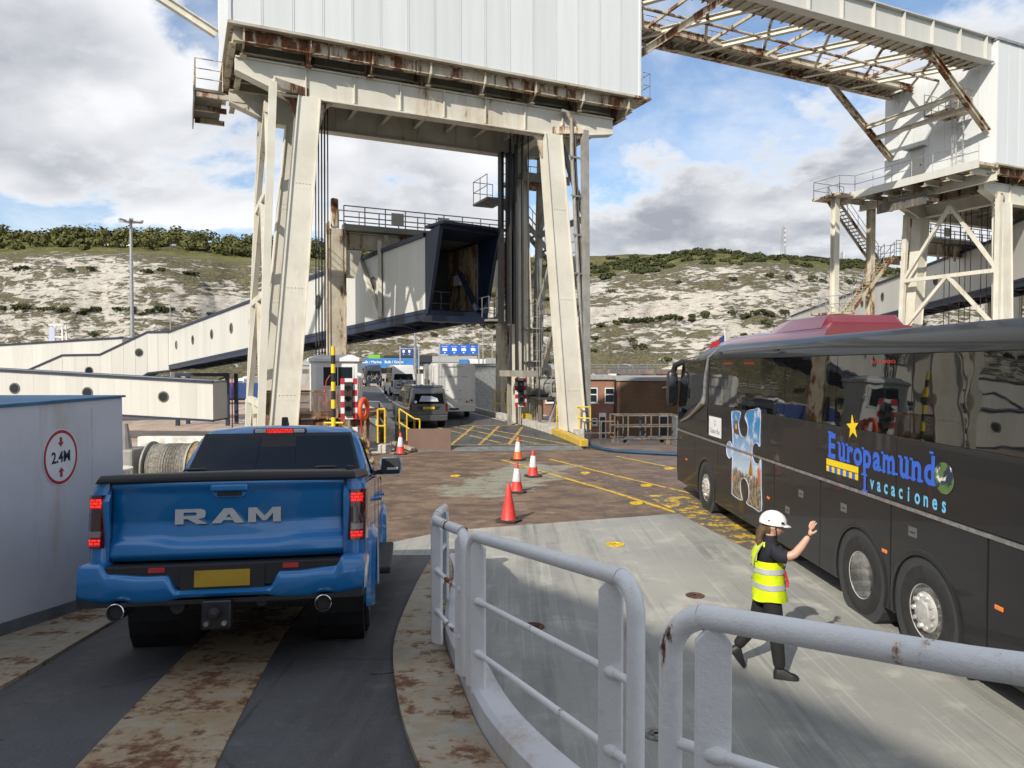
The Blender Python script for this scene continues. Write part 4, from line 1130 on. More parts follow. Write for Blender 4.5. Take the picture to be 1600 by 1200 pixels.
mb = MB(); mb.box((-1.9, y1+.2, z1b-.45), (1.9, y1+1.1, z1b-.17)); part('mouth_sill', mb, 'navy_trim', GW)
mat_rusty('inner_stained', (0.45, 0.38, 0.24), 0.9, 1.4)
mb = MB(); mb.box((-1.40, y1-2.6, z1b+.2), (-1.36, y1-.05, z1b+3.5)); part('inner_wall', mb, 'inner_stained', GW)
mb = MB(); mb.box((-1.45, y1-2.7, z1b+.1), (1.5, y1-2.62, z1b+3.6)); part('mouth_dark_sheet', mb, 'dark_gap', GW)  # dark-coloured sheet across the tube gives the open mouth its dark interior
mb = MB(); mb.beam((-.75, y1-.6, z1b+2.2), (-1.1, y1+.5, z1b+.2), .2, .2); part('mouth_strut', mb, 'navy_trim', GW)
for x in (-.5, .1, .7):
    mb = MB(); mb.tube((x, y1-2.0, z1b+.2), (x, y1-2.0, z1b+1.3), .03, 6); part('mouth_post', mb, 'galvanised', GW)
for z in (.7, 1.3):
    mb = MB(); mb.tube((-1.1, y1-2.0, z1b+z), (1.3, y1-2.0, z1b+z), .025, 6); part('mouth_rail', mb, 'galvanised', GW)
mb = MB(); mb.box((-1.14, y1-1.5, z1b+1.6), (-.95, y1-1.0, z1b+2.1)); part('control_box', mb, 'clad_white', GW)
# hanger struts from the portal to the gangway side
for q in ((1.72, Lg-4.6, 4.3), (1.72, Lg-7.4, 4.3)):
    mb = MB(); mb.beam((q[0], q[1], zbg(q[1])+q[2]), (q[0]+.05, Lg-4.5, zbg(Lg-4.5)+.25), .2, .22); part('hanger_strut', mb, 'cream_steel', GW)

# low gangways on the left
gangway('passenger_gangway', 'low pale gangway with round windows running behind the blue topped casing', (-60, 62), (-24.3, 60.2), .55, -1.35, 3.25, 2.6, 1.35,
        [(1, y) for y in (7.0, 12.9, 19.0, 25.2, 31.6)][::1], frame_under=False)
gangway('passenger_gangway', 'far pale gangway segment descending to the left edge of the picture', (-90, 94), (-46.5, 88), .7, 2.9, 3.7, 2.6, 1.35, (), frame_under=False)
def stepped():
    t = thing('passenger_gangway', 'stepped pale gangway segment with two round windows joining the main gangway', 'gangway', (0, 0, 0))
    prof = [(-53.0, -1.13, 2.63), (-49.2, -1.13, 4.28), (-45.1, -.79, 4.34), (-39.9, 2.52, 6.79), (-36.4, 2.92, 6.85)]
    y = 79.2
    for (x0, l0, h0), (x1, l1, h1) in zip(prof[:-1], prof[1:]):
        n = max(1, round((x1-x0)/1.3))
        for i in range(n):
            f0, f1 = i/n, (i+1)/n; xa, xb = x0+(x1-x0)*f0+.012, x0+(x1-x0)*f1-.012
            mb = MB(); pts = [(xa, l0+(l1-l0)*f0), (xb, l0+(l1-l0)*f1), (xb, h0+(h1-h0)*f1), (xa, h0+(h1-h0)*f0)]
            mb.prism(pts, 'y', y, y+.06); part('cladding_panel', mb, 'clad_cream', t)
        mb = MB(); mb.prism([(x0, l0-.15), (x1, l1-.15), (x1, l1), (x0, l0)], 'y', y-.03, y+2.6); part('floor_trim', mb, 'navy_trim', t)
        mb = MB(); mb.prism([(x0, h0), (x1, h1), (x1, h1+.22), (x0, h0+.22)], 'y', y-.08, y+2.6); part('roof_trim', mb, 'navy_trim', t)
    for x, z in ((-46.3, 2.69), (-40.8, 4.68)):
        mb = MB(); mb.lathe([(.46, .02), (.46, -.035), (.36, -.045), (.36, .02)], 24, 'y', (x, y-.0, z)); w = part('round_window', mb, 'dark_steel', t, smooth=True)
        mb = MB(); mb.lathe([(.37, 0), (.37, -.012), (0, -.016)], 24, 'y', (x, y-.0, z)); part('pane', mb, 'window_glass', w)
    mb = MB(); mb.box((-44.5, y+.1, .2), (-40, y+2.5, .4)); part('floor', mb, 'dark_steel', t)
stepped()
# navy trestle under the junction
TR = thing('gangway_trestle', 'navy steel trestle holding up the gangway junction on the quay', 'trestle', (-34.8, 75.2, 0))
for x in (0, 5.2):
    for y in (0, 2.4):
        mb = MB(); mb.box((x-.17, y-.17, -3), (x+.17, y+.17, 2.4)); part('trestle_post', mb, 'navy_trim', TR)
for z in (2.3, -.6):
    mb = MB(); mb.beam((-.2, 0, z), (5.4, 0, z), .3, .35); part('trestle_beam', mb, 'navy_trim', TR)
for a, b in (((0, -.5), (5.2, 2.2)), ((0, 2.2), (5.2, -.5))):
    mb = MB(); mb.beam((a[0], 0, a[1]), (b[0], 0, b[1]), .1, .14); part('trestle_brace', mb, 'navy_trim', TR)
# gangway of the second berth, rising behind gantry 2
gangway('passenger_gangway', 'white gangway with round windows climbing behind the second gantry', (44.6, 112), (35.3, 50.0), 7.5, 8.7, 3.4, 2.9, 1.35, [(-1, 2.5+6.2*i) for i in range(9)] + [(1, 2.5+6.2*i) for i in range(9)])
gangway('passenger_gangway', 'taller nose section of the second gangway at the right picture edge', (35.3, 49.6), (33.8, 41.0), 8.7, 8.9, 4.0, 3.2, 1.35, (), frame_under=True)
PF2 = copy_tree(PF); PF2.location = (29.6, 54.0, 3.0); PF2.rotation_euler = (0, 0, radians(GDEG))
PF2['label'] = 'second portal frame half hidden behind the legs of the right gantry'
# ================================================================== blue pickup on the ramp
def mat_carpaint(name, c, flake=.15, rough=.28):
    m, nt, b = _newmat(name); k = NB(nt); v = k.coord('Object')
    fl = k.noise(v, 900, 1, .5)
    k.put(b.inputs['Base Color'], k.mix(k.step(fl, .4, .7), c, tuple(min(1, x*1.25+.01) for x in c)))
    b.inputs['Metallic'].default_value = flake; b.inputs['Roughness'].default_value = rough
    b.inputs['Coat Weight'].default_value = 1.0; b.inputs['Coat Roughness'].default_value = .03
    dust = k.step(k.noise(v, 1.3, 6, .6), .45, .8)
    k.put(b.inputs['Coat Roughness'], k.fmix(dust, .02, .12))
mat_carpaint('blue_paint', (0.0, 0.148, 0.405), .15)
mat_plain('black_plastic', (0.018, 0.018, 0.019), 0.55, vary=.25, scale=6, bump=.08)
mat_plain('black_vinyl', (0.014, 0.014, 0.016), 0.5, vary=.2, scale=8, bump=.25)
mat_plain('tyre_rubber', (0.022, 0.021, 0.021), 0.85, vary=.35, scale=9, bump=.15)
mat_plain('chrome', (0.72, 0.72, 0.73), 0.12, metal=1.0, vary=.06)
mat_plain('alloy', (0.50, 0.50, 0.51), 0.28, metal=.9, vary=.15, scale=8)
mat_plain('gunmetal', (0.06, 0.06, 0.065), 0.35, metal=.7)
mat_plain('plate_yellow', (0.42, 0.27, 0.02), 0.6, vary=.2)
mat_glass('car_glass', (0.008, 0.009, 0.010), .015, .65, .0)
mat_plain('lens_dark_red', (0.085, 0.004, 0.008), 0.12, coat=1.0, vary=.2)
mat_plain('lens_smoke', (0.05, 0.02, 0.02), 0.1, coat=1.0)
mat_emit('lens_lit', (0.95, 0.02, 0.015), 1.0)
def _lit():
    nt = MATS['lens_lit'].node_tree; b = nt.nodes['Principled BSDF']; k = NB(nt)
    br = nt.nodes.new('ShaderNodeTexBrick'); nt.links.new(k.coord('Object', rot=(radians(90), 0, 0)), br.inputs['Vector'])
    br.inputs['Scale'].default_value = 1.0; br.inputs['Brick Width'].default_value = .045; br.inputs['Row Height'].default_value = .022; br.inputs['Mortar Size'].default_value = .0035
    for i, c in ((1, (1.0, .03, .02)), (2, (.75, .015, .012)), (3, (.22, .004, .004))): br.inputs[i].default_value = rgba(c)
    k.put(b.inputs['Emission Color'], br.outputs[0]); k.put(b.inputs['Base Color'], br.outputs[0])
_lit()
mat_plain('lens_red', (0.50, 0.01, 0.015), 0.15, coat=1.0)
mat_plain('lens_clear', (0.55, 0.56, 0.58), 0.15, coat=1.0)
def arch_outline(pts_top, wheels, zlo, y0, y1, r):
    """bottom edge from y1 back to y0 with semicircular wheel arches"""
    out = []
    for yc in sorted(wheels, reverse=True):
        zc = wheels[yc]
        dz = zlo-zc; half = sqrt(max(0, r*r-dz*dz)); a0 = atan2(dz, half); a1 = pi-a0
        for i in range(15): a = a0+(a1-a0)*i/14; out.append((yc+r*cos(a), zc+r*sin(a)))
    return out
def wheel(parent, name, c, r, w, rim_r, side, tyre_mat='tyre_rubber', rim_mat='alloy', style='spoke', tread=True, n=36):
    """c = hub centre; side = +1 when the outer face looks towards +x"""
    t = bpy.data.objects.new(name, None); COL.objects.link(t); t.parent = parent; t.location = c; t.empty_display_size = .1
    mb = MB(); h = w/2
    mb.lathe([(rim_r-.01, -h*.85), (rim_r+.02, -h*.97), (r*.93, -h), (r-.012, -h*.82), (r, -h*.6), (r, h*.6), (r-.012, h*.82), (r*.93, h), (rim_r+.02, h*.97), (rim_r-.01, h*.85)], n, 'x')
    part('tyre', mb, tyre_mat, t, smooth=True, angle=30)
    if tread:
        mb = MB()
        for i in range(n*2):
            a = 2*pi*i/(n*2)
            for x, da in ((-h*.62, 0), (0, .04), (h*.62, 0)):
                p = Vector((x, (r+.004)*cos(a+da), (r+.004)*sin(a+da))); q = Vector((0, cos(a+da), sin(a+da)))
                mb.beam(p-Vector((h*.26, 0, 0)), p+Vector((h*.26, 0, 0)), 2*pi*r/(n*2)*.6, .016, q)
        part('tread_block', mb, tyre_mat, t)
    mb = MB(); o = side*h
    if style == 'spoke':
        mb.lathe([(rim_r, -h*.8*side), (rim_r-.02, o*.6), (rim_r+.005, o*.95), (rim_r-.03, o*.9), (rim_r-.05, o*.3), (.06, o*.25)], n, 'x')
        rm = part('rim', mb, rim_mat, t, smooth=True, angle=35)
        for i in range(6):
            a = 2*pi*i/6; mb = MB(); mb.beam((o*.75, .05*cos(a), .05*sin(a)), (o*.82, (rim_r-.02)*cos(a), (rim_r-.02)*sin(a)), .05, .07, (1, 0, 0)); part('spoke', mb, rim_mat, rm)
    return t
def make_pickup():
    t = thing('pickup_truck', 'blue double cab pickup with black load cover driving down the ramp, seen from behind', 'pickup', (-2.06, 5.12, ramp_z(5.12)-.045), 8.6, rx=-7.55)
    Wd = .985; wheels = {1.28: .42, 4.95: .42}; ra = .50
    # --- body sides with arches
    top = [(0.06, 1.00), (0.03, 1.30), (0.10, 1.42), (1.9, 1.425), (2.6, 1.40), (4.25, 1.36), (5.55, 1.22), (5.80, 1.05), (5.83, .62)]
    def side_outline(): return [(0.10, .60)] + top + arch_outline(None, wheels, .52, 0, 6, ra)
    for s_ in (-1, 1):
        # curved side: layers in x so that the shoulder rounds over
        mb = MB(); ol = side_outline()
        rings = []
        for x, zs in ((Wd-.16, 1.0), (Wd-.05, 1.0), (Wd-.012, .985), (Wd, .955)):
            ring = []
            for y, z in ol:
                zz = .6+(z-.6)*zs if z > 1.15 else z
                yy = y + (.10*(1-zs)*14 if y < .2 else 0)*.05
                bulge = 0
                if y < .2: bulge = (Wd-x)*0
                ring.append((s_*x, yy + (.07 if (y < .11 and x > Wd-.02) else (.03 if (y < .11 and x > Wd-.08) else 0)), zz))
            rings.append(ring)
        mb.loft(rings)
        part('body_side', mb, 'blue_paint', t, smooth=True, angle=28)
        # arch flares
        for yc in wheels:
            mb = MB(); rr = []
            for i in range(19):
                a = -.12+(pi+.24)*i/18
                ring = []
                for (q, x) in ((ra-.02, Wd-.06), (ra-.02, Wd+.035), (ra+.02, Wd+.05), (ra+.075, Wd+.015), (ra+.085, Wd-.02)): ring.append((s_*x, yc+q*cos(a), .42+q*sin(a)))
                rr.append(ring)
            mb.loft(rr, closed=False, caps=False); part('wheel_arch', mb, 'blue_paint', t, smooth=True)
            mb = MB(); mb.lathe([(ra-.01, .55), (ra-.01, Wd-.05)], 24, 'x', (0, yc, .42)); 
            if s_ < 0: mb.v = [(-p[0], p[1], p[2]) for p in mb.v]
            part('arch_liner', mb, 'black_plastic', t)
        # door gaps and handles
        for y in (2.02, 3.02, 4.12):
            mb = MB(); mb.box((min(s_*(Wd-.01), s_*(Wd+.003)), y-.006, .62), (max(s_*(Wd-.01), s_*(Wd+.003)), y+.006, 1.36)); part('door_gap', mb, 'black_plastic', t)
        for y in (2.22, 3.22):
            mb = MB(); mb.path([(s_*(Wd-.01), y-.11, 1.17), (s_*(Wd+.05), y-.08, 1.175), (s_*(Wd+.05), y+.08, 1.18), (s_*(Wd-.01), y+.11, 1.18)], .02, 8); part('door_handle', mb, 'blue_paint', t, smooth=True)
        mb = MB(); mb.beam((s_*(Wd+.06), 1.95, .46), (s_*(Wd+.06), 4.3, .46), .20, .07); part('side_step', mb, 'black_plastic', t, bevel=.02)
        # mirrors
        mb = MB(); rg = []
        for y, k in ((4.02, .86), (4.08, 1.0), (4.17, .97), (4.22, .6)):
            rg.append([(s_*(Wd+.05+.14*u*k+.08), y, 1.50+.115*v*k) for u, v in ((-.75, -1), (.75, -1), (1, -.7), (1, .6), (.7, 1), (-.7, 1), (-1, .7), (-1, -.7))])
        mb.loft(rg); mr = part('door_mirror', mb, 'blue_paint', t, smooth=True, angle=50)
        mb = MB(); mb.box((s_*(Wd+.13)-.115, 4.005, 1.40), (s_*(Wd+.13)+.115, 4.022, 1.60)); part('mirror_housing', mb, 'black_plastic', mr, bevel=.02)
        mb = MB(); mb.box((s_*(Wd+.15)-.07, 3.998, 1.45), (s_*(Wd+.15)+.07, 4.006, 1.48)); part('repeater', mb, 'lens_clear', mr)
        mb = MB(); mb.beam((s_*(Wd-.06), 4.12, 1.42), (s_*(Wd+.12), 4.12, 1.42), .09, .06); part('mirror_arm', mb, 'black_plastic', mr)
    # bed rails / under body / bonnet
    mb = MB(); mb.box((-Wd+.10, .26, .62), (Wd-.10, 5.6, 1.20)); part('under_body', mb, 'black_plastic', t)
    mb = MB(); rg = []
    for y, z, w in ((4.2, 1.37, .86), (4.6, 1.36, .86), (5.2, 1.31, .84), (5.62, 1.20, .80), (5.82, 1.02, .74), (5.84, .60, .74)):
        rg.append([(-w, y, z-.10), (-w*.85, y, z), (0, y, z+.03), (w*.85, y, z), (w, y, z-.10)])
    mb.grid(rg); part('bonnet', mb, 'blue_paint', t, smooth=True)
    # --- cab
    def cab_ring(y, zlo, zhi, xlo, xhi, n=7):
        pts = [(xlo, zlo), (xlo*.985, zlo+.2*(zhi-zlo)), (xlo+(xhi-xlo)*.62, zlo+.72*(zhi-zlo)), (xhi+.02, zhi-.07), (xhi-.06, zhi-.015), (xhi*.5, zhi+.012), (0, zhi+.02)]
        full = pts + [(-x, z) for x, z in pts[-2::-1]]
        return [(x, y, z) for x, z in full]
    rg = [cab_ring(1.97, 1.38, 1.42, .93, .90), cab_ring(2.08, 1.38, 1.60, .93, .86), cab_ring(2.23, 1.38, 1.84, .935, .78), cab_ring(2.30, 1.38, 1.915, .935, .755), cab_ring(2.45, 1.38, 1.945, .94, .745), cab_ring(3.0, 1.38, 1.965, .94, .74), cab_ring(3.5, 1.38, 1.95, .94, .735), cab_ring(3.75, 1.38, 1.88, .94, .74), cab_ring(4.35, 1.37, 1.40, .94, .90)]
    mb = MB(); mb.grid(rg); part('cab', mb, 'blue_paint', t, smooth=True, angle=45)
    # rear window, three panes in a black surround
    def rw(u, v, off=.012):
        """point on the slanted rear window: u -1..1, v 0..1"""
        z = 1.445+.405*v; y = 1.97+(z-1.42)*.628 - .030 - off; w = .815-.105*v
        return (u*w, y, z)
    mb = MB(); mb.grid([[rw(u, v, .008) for u in (-1.04, -.5, 0, .5, 1.04)] for v in (-.04, .33, .66, 1.05)]); part('window_surround', mb, 'black_plastic', t)
    for u0, u1 in ((-1.0, -.245), (-.235, .235), (.245, 1.0)):
        mb = MB(); mb.grid([[rw(u0+(u1-u0)*i/4, v*.97, .016) for i in range(5)] for v in ((0, .33, .66, 1.0) if abs(u0) > .24 else (0, .3, .55, .72))]); part('rear_window', mb, 'car_glass', t, smooth=True)
    # side windows and windscreen
    for s_ in (-1, 1):
        for y0, y1 in ((2.35, 2.98), (3.06, 4.02)):
            def sw(y, v):
                z = 1.43+.40*v; xl = .944-.004; x = xl + (.76-xl)*((z-1.38)/.56)**1.25
                y2 = y if (y < 3.4 or v < .02) else min(y, 4.10-.62*v) ; y2 = max(y2, 2.10+.24*v + .06)
                return (s_*(x+.016), y2, z)
            mb = MB(); mb.grid([[sw(y0+(y1-y0)*i/6, v/5) for i in range(7)] for v in range(6)]); part('side_window', mb, 'car_glass', t, smooth=True)
    mb = MB(); mb.grid([[(u*(.80-.10*v), 4.30-.52*v, 1.42+.44*v+.02) for u in (-1, -.5, 0, .5, 1)] for v in (0, .33, .66, 1)]); part('windscreen', mb, 'car_glass', t, smooth=True)
    # third brake lamp and antenna fin
    mb = MB(); mb.box((-.27, 2.225, 1.862), (.27, 2.275, 1.922)); bl = part('brake_lamp', mb, 'black_plastic', t, bevel=.02)
    mb = MB(); mb.box((-.13, 2.215, 1.870), (.13, 2.232, 1.914)); part('lens', mb, 'lens_lit', bl)
    for s_ in (-1, 1):
        mb = MB(); mb.box((min(s_*.14, s_*.25), 2.216, 1.872), (max(s_*.14, s_*.25), 2.232, 1.912)); part('lens', mb, 'lens_clear', bl, bevel=.006)
    mb = MB(); mb.prism([(2.5, 1.95), (2.72, 1.96), (2.68, 1.975), (2.56, 2.06), (2.52, 2.05)], 'x', -.03, .03); part('antenna_fin', mb, 'black_plastic', t, bevel=.012)
    # --- load cover
    mb = MB(); mb.loft([[(-.93, y, 1.425), (.93, y, 1.425), (.90, y, z), (0, y, z+.012), (-.90, y, z)] for y, z in ((0.02, 1.455), (.05, 1.485), (.6, 1.49), (1.2, 1.49), (1.92, 1.485))]); part('load_cover', mb, 'black_vinyl', t, bevel=.012)
    for x in (-.62, .55):
        mb = MB(); mb.lathe([(.09, 0), (.10, .012), (.085, .024), (0, .026)], 16, 'z', (x, 1.45, 1.50)); part('cover_latch', mb, 'black_plastic', t, smooth=True)
    for i in range(4):
        mb = MB(); mb.lathe([(.022, 0), (.022, .03), (0, .035)], 8, 'z', (.84+.0*i, .35+.16*i, 1.49)); part('cover_knob', mb, 'black_plastic', t)
    # --- tailgate: sculpted grid
    def tg(u, v):
        """u -1..1 across, v 0..1 up"""
        x = u*.825; z = .865+.565*v
        y = .055
        y += .045*max(0, 1-abs(v-.47)/.42)**1.3 * 1.0           # hollow in the middle
        y -= .035*max(0, 1-abs(v-.96)/.10)                      # spoiler lip
        curve = .235 - .085*min(1, max(0, (abs(u)-.30)/.25))*-1 # raised lower shelf
        e = .20 + .055*(1/(1+math.exp(-(abs(u)-.52)*22)))
        y -= .030/(1+math.exp((v-e)*55))
        y += .035*max(0, .06-v)/.06
        y += .05*u*u*u*u
        return (x, y, z)
    mb = MB(); mb.grid([[tg(-1+2*i/44, j/30) for i in range(45)] for j in range(31)]); tgo = part('tailgate', mb, 'blue_paint', t, smooth=True, angle=80)
    mb = MB(); mb.box((-.825, .165, .865), (.825, .2, 1.425)); part('tailgate_inner', mb, 'black_plastic', tgo)
    for s_ in (-1, 1):      # corner posts between tailgate and lamp
        mb = MB(); rg = []
        for z in (.79, .86, .95, 1.36, 1.40, 1.425):
            k = 0 if z < 1.38 else .04
            rg.append([(s_*.84, .085, z), (s_*.87, .055+k*.3, z), (s_*.93, .065+k*.5, z), (s_*(.972-k*.4), .115+k, z), (s_*(.982-k*.4), .20, z)])
        mb.grid(rg); part('corner_post', mb, 'blue_paint', t, smooth=True, angle=60)
        # tail lamp
        def lamp(zlo, zhi, off, u0=0.0, u1=1.0):
            base = [(.848, .080), (.872, .050), (.932, .060), (.974, .108), (.990, .215)]
            def at(u):
                f = u*4; i = min(3, int(f)); g_ = f-i; a, b = base[i], base[i+1]; return (a[0]+(b[0]-a[0])*g_, a[1]+(b[1]-a[1])*g_)
            m2 = MB(); rows = []
            for z in (zlo, (zlo+zhi)/2, zhi): rows.append([(s_*(at(u0+(u1-u0)*i/8)[0]+off*.6), at(u0+(u1-u0)*i/8)[1]-off, z) for i in range(9)])
            m2.grid(rows); return m2
        ob = part('tail_lamp', lamp(.965, 1.345, .014), 'lens_dark_red', t, smooth=True)
        part('lamp_lens', lamp(1.25, 1.318, .0185, .20, .66), 'lens_lit', ob, smooth=True)
        part('lamp_lens', lamp(1.10, 1.215, .0180, .22, .70), 'lens_smoke', ob, smooth=True)
        part('lamp_lens', lamp(1.045, 1.088, .0182, .18, .66), 'lens_clear2', ob, smooth=True)
        part('lamp_lens', lamp(.985, 1.032, .0185, .20, .64), 'lens_lit', ob, smooth=True)
    # gaps
    for s_ in (-1, 1):
        mb = MB(); mb.box((s_*.832-.007, .075, .84), (s_*.832+.007, .13, 1.43)); part('tailgate_gap', mb, 'black_plastic', t)
    # handle and camera
    mb = MB(); mb.box((-.135, .018, 1.35), (.135, .07, 1.405)); h = part('tailgate_handle', mb, 'blue_paint', tgo, bevel=.015, seg=3)
    mb = MB(); mb.box((-.085, .035, 1.318), (.085, .075, 1.347)); part('handle_recess', mb, 'black_plastic', tgo)
    mb = MB(); mb.prism([(-.14, 1.352), (-.10, 1.305), (.10, 1.305), (.14, 1.352)], 'y', .05, .068); part('handle_surround', mb, 'blue_paint', tgo, bevel=.006)
    # lettering
    glyphs = {'R': [[(0, 0), (.28, 0), (.28, 1), (0, 1)], [(.28, .78), (.66, .78), (.72, .70), (1, .72), (.97, .9), (.84, 1), (.28, 1)], [(.28, .34), (.80, .34), (.97, .44), (1, .72), (.72, .70), (.66, .55), (.28, .55)], [(.40, .34), (.72, 0), (1.06, 0), (.74, .34)]],
              'A': [[(0, 0), (.28, 0), (.36, .2), (.53, .64), (.5, 1), (.37, 1)], [(.72, 0), (1, 0), (.63, 1), (.5, 1), (.53, .64), (.64, .2)], [(.36, .2), (.64, .2), (.57, .38), (.43, .38)]],
              'M': [[(0, 0), (.24, 0), (.24, .62), (.26, 1), (0, 1)], [(.24, .62), (.44, .12), (.5, .42), (.26, 1)], [(.44, .12), (.56, .12), (.76, .62), (.74, 1), (.5, .42)], [(.76, 0), (1, 0), (1, 1), (.74, 1), (.76, .62)]]}
    for ch, x0, w_ in (('R', -.385, .215), ('A', -.130, .235), ('M', .130, .235)):
        mb = MB()
        for poly in glyphs[ch]: mb.prism([(x0+w_*a, 1.118+.108*c_) for a, c_ in poly], 'y', .072, .098)
        part('lettering', mb, 'chrome', tgo)
    # --- bumper: blue C shape with black step, plate recess
    def bump_z(x):
        a = abs(x)
        def sm(e0, e1, q): q = min(1, max(0, (q-e0)/(e1-e0))); return q*q*(3-2*q)
        top = .672 + .105*sm(.315, .385, a) + .022*sm(.5, .78, a) + .07*sm(.775, .83, a) - .02*sm(.95, 1.01, a)
        bot = .602 - .028*sm(.28, .42, a) + .012*sm(.7, .9, a) + .03*sm(.92, 1.01, a)
        if .60 < a < .80: bot += .028*cos((a-.70)/.10*pi/2)
        y = -.095 + .30*max(0, a-.62)**2.0
        return top, bot, y
    rg = []
    xs_ = [-.985+1.97*i/120 for i in range(121)]
    for x in xs_:
        tz, bz, y = bump_z(x); h_ = tz-bz
        rg.append([(x, y+.20, tz-.004), (x, y+.045, tz), (x, y+.016, tz-.008), (x, y+.002, tz-.03), (x, y-.006, tz-h_*.45), (x, y+.004, bz+h_*.22), (x, y+.02, bz+.012), (x, y+.05, bz), (x, y+.20, bz+.004)])
    mb = MB(); mb.grid(rg); part('bumper', mb, 'blue_paint', t, smooth=True, angle=60)
    mb = MB(); mb.box((-.86, -.06, .68), (.86, .12, .845)); part('bumper_step', mb, 'black_plastic', t, bevel=.01)
    mb = MB(); mb.prism([(-.97, .57), (.97, .57), (.97, .63), (.80, .60), (-.80, .60), (-.97, .63)], 'y', -.08, .25); part('bumper_valance', mb, 'black_plastic', t)
    for s_ in (-1, 1):
        mb = MB(); mb.loft([[(s_*.984, -.055, .622), (s_*.986, -.055, .80), (s_*.965, -.04, .85)], [(s_*.998, .04, .62), (s_*1.000, .04, .80), (s_*.975, .05, .85)], [(s_*1.0, .34, .62), (s_*1.0, .36, .80), (s_*.975, .36, .85)], [(s_*.985, .74, .60), (s_*.99, .76, .80), (s_*.97, .76, .85)]], closed=False, caps=False); part('bumper_corner', mb, 'blue_paint', t, smooth=True)
        mb = MB(); mb.box((s_*.46-.055, -.067, .795), (s_*.46+.055, -.058, .83)); part('reflector', mb, 'lens_red', t)
        # exhaust
        mb = MB(); mb.lathe([(.054, .30), (.056, -.12), (.060, -.135), (.055, -.14), (.050, -.12), (.048, .05), (0, .05)], 24, 'y', (s_*.70, 0, .545)); ex = part('exhaust_tip', mb, 'chrome', t, smooth=True)
        mb = MB(); mb.lathe([(.048, -.10), (.045, -.09), (0, -.09)], 20, 'y', (s_*.70, 0, .545)); part('exhaust_bore', mb, 'dark_gap', ex)
    mb = MB(); mb.box((-.30, -.075, .655), (.28, -.062, .835)); pl = part('number_plate', mb, 'black_plastic', t, bevel=.004)
    mb = MB(); mb.box((-.20, -.082, .685), (.18, -.076, .80)); part('plate_face', mb, 'plate_yellow', pl)
    # tow hitch
    mb = MB(); mb.box((-.13, -.15, .40), (.07, -.08, .60)); hi_ = part('tow_hitch', mb, 'gunmetal', t, bevel=.012)
    mb = MB(); mb.lathe([(.0, -.26), (.03, -.255), (.045, -.225), (.03, -.20), (.018, -.15)], 14, 'y', (-.03, 0, .52)); part('tow_ball', mb, 'gunmetal', hi_, smooth=True)
    for x in (-.09, .03):
        mb = MB(); mb.lathe([(.018, -.175), (.018, -.14)], 8, 'y', (x, 0, .445)); part('bolt', mb, 'alloy', hi_)
    mb = MB(); mb.tube((.26, -.06, .57), (.26, .1, .57), .04, 12); part('tow_socket', mb, 'black_plastic', t)
    mb = MB(); mb.tube((-.32, -.04, .55), (-.32, .1, .55), .05, 12); part('tow_socket', mb, 'black_plastic', t)
    mb = MB(); mb.tube((-.85, 1.28, .42), (.85, 1.28, .42), .06, 10); mb.lathe([(.05, -.17), (.15, -.1), (.17, 0), (.15, .1), (.05, .17)], 14, 'y', (0, 1.28, .42)); part('rear_axle', mb, 'black_plastic', t, smooth=True)
    mb = MB(); mb.box((-.55, .25, .45), (.55, 1.0, .64)); part('spare_carrier', mb, 'black_plastic', t, bevel=.05)
    for yc in (1.28, 4.95):
        for s_ in (-1, 1): wheel(t, 'wheel', (s_*.83, yc, .468), .42, .285, .255, s_)
    return t
mat_plain('lens_clear2', (0.28, 0.20, 0.20), 0.15, coat=1.0)
PICKUP = make_pickup()
# ================================================================== black coach on the right
mat_carpaint('coach_paint', (0.0105, 0.0108, 0.012), .0, .35)
MATS['coach_paint'].node_tree.nodes['Principled BSDF'].inputs['Coat Weight'].default_value = .32
MATS['coach_paint'].node_tree.nodes['Principled BSDF'].inputs['Specular IOR Level'].default_value = .3
mat_glass('coach_glass', (0.004, 0.0045, 0.005), .012, .7, .25)
_b = [n for n in MATS['coach_glass'].node_tree.nodes if n.type == 'BUMP'][0]; _b.inputs['Strength'].default_value = .11
mat_plain('coach_trim', (0.02, 0.02, 0.021), 0.35, vary=.2)
mat_plain('coach_silver', (0.42, 0.42, 0.42), 0.3, metal=.7, vary=.3, scale=12)
mat_plain('steel_rim', (0.66, 0.65, 0.62), 0.3, metal=.45, vary=.2, scale=10)
mat_plain('amber_lens', (0.80, 0.20, 0.02), 0.2, coat=1.0)
mat_plain('logo_blue', (0.035, 0.13, 0.62), 0.45, vary=.05); mat_plain('logo_cyan', (0.16, 0.52, 0.80), 0.45, vary=.05)
mat_plain('logo_yellow', (0.88, 0.62, 0.01), 0.45, vary=.05); mat_plain('print_white', (0.78, 0.78, 0.80), 0.5, vary=.04)
mat_plain('print_red', (0.60, 0.05, 0.03), 0.5); mat_plain('hatch_grey', (0.12, 0.12, 0.125), 0.4)
mat_carpaint('red_paint', (0.16, 0.012, 0.022), .2)
CH = 3.68
def sidex(z):
    """left side profile of the coach: x inset over height"""
    if z < 2.2: return 0.0
    if z < 3.30: return .045*((z-2.2)/1.1)
    return .045 + .30*((z-3.30)/.40)**2.2
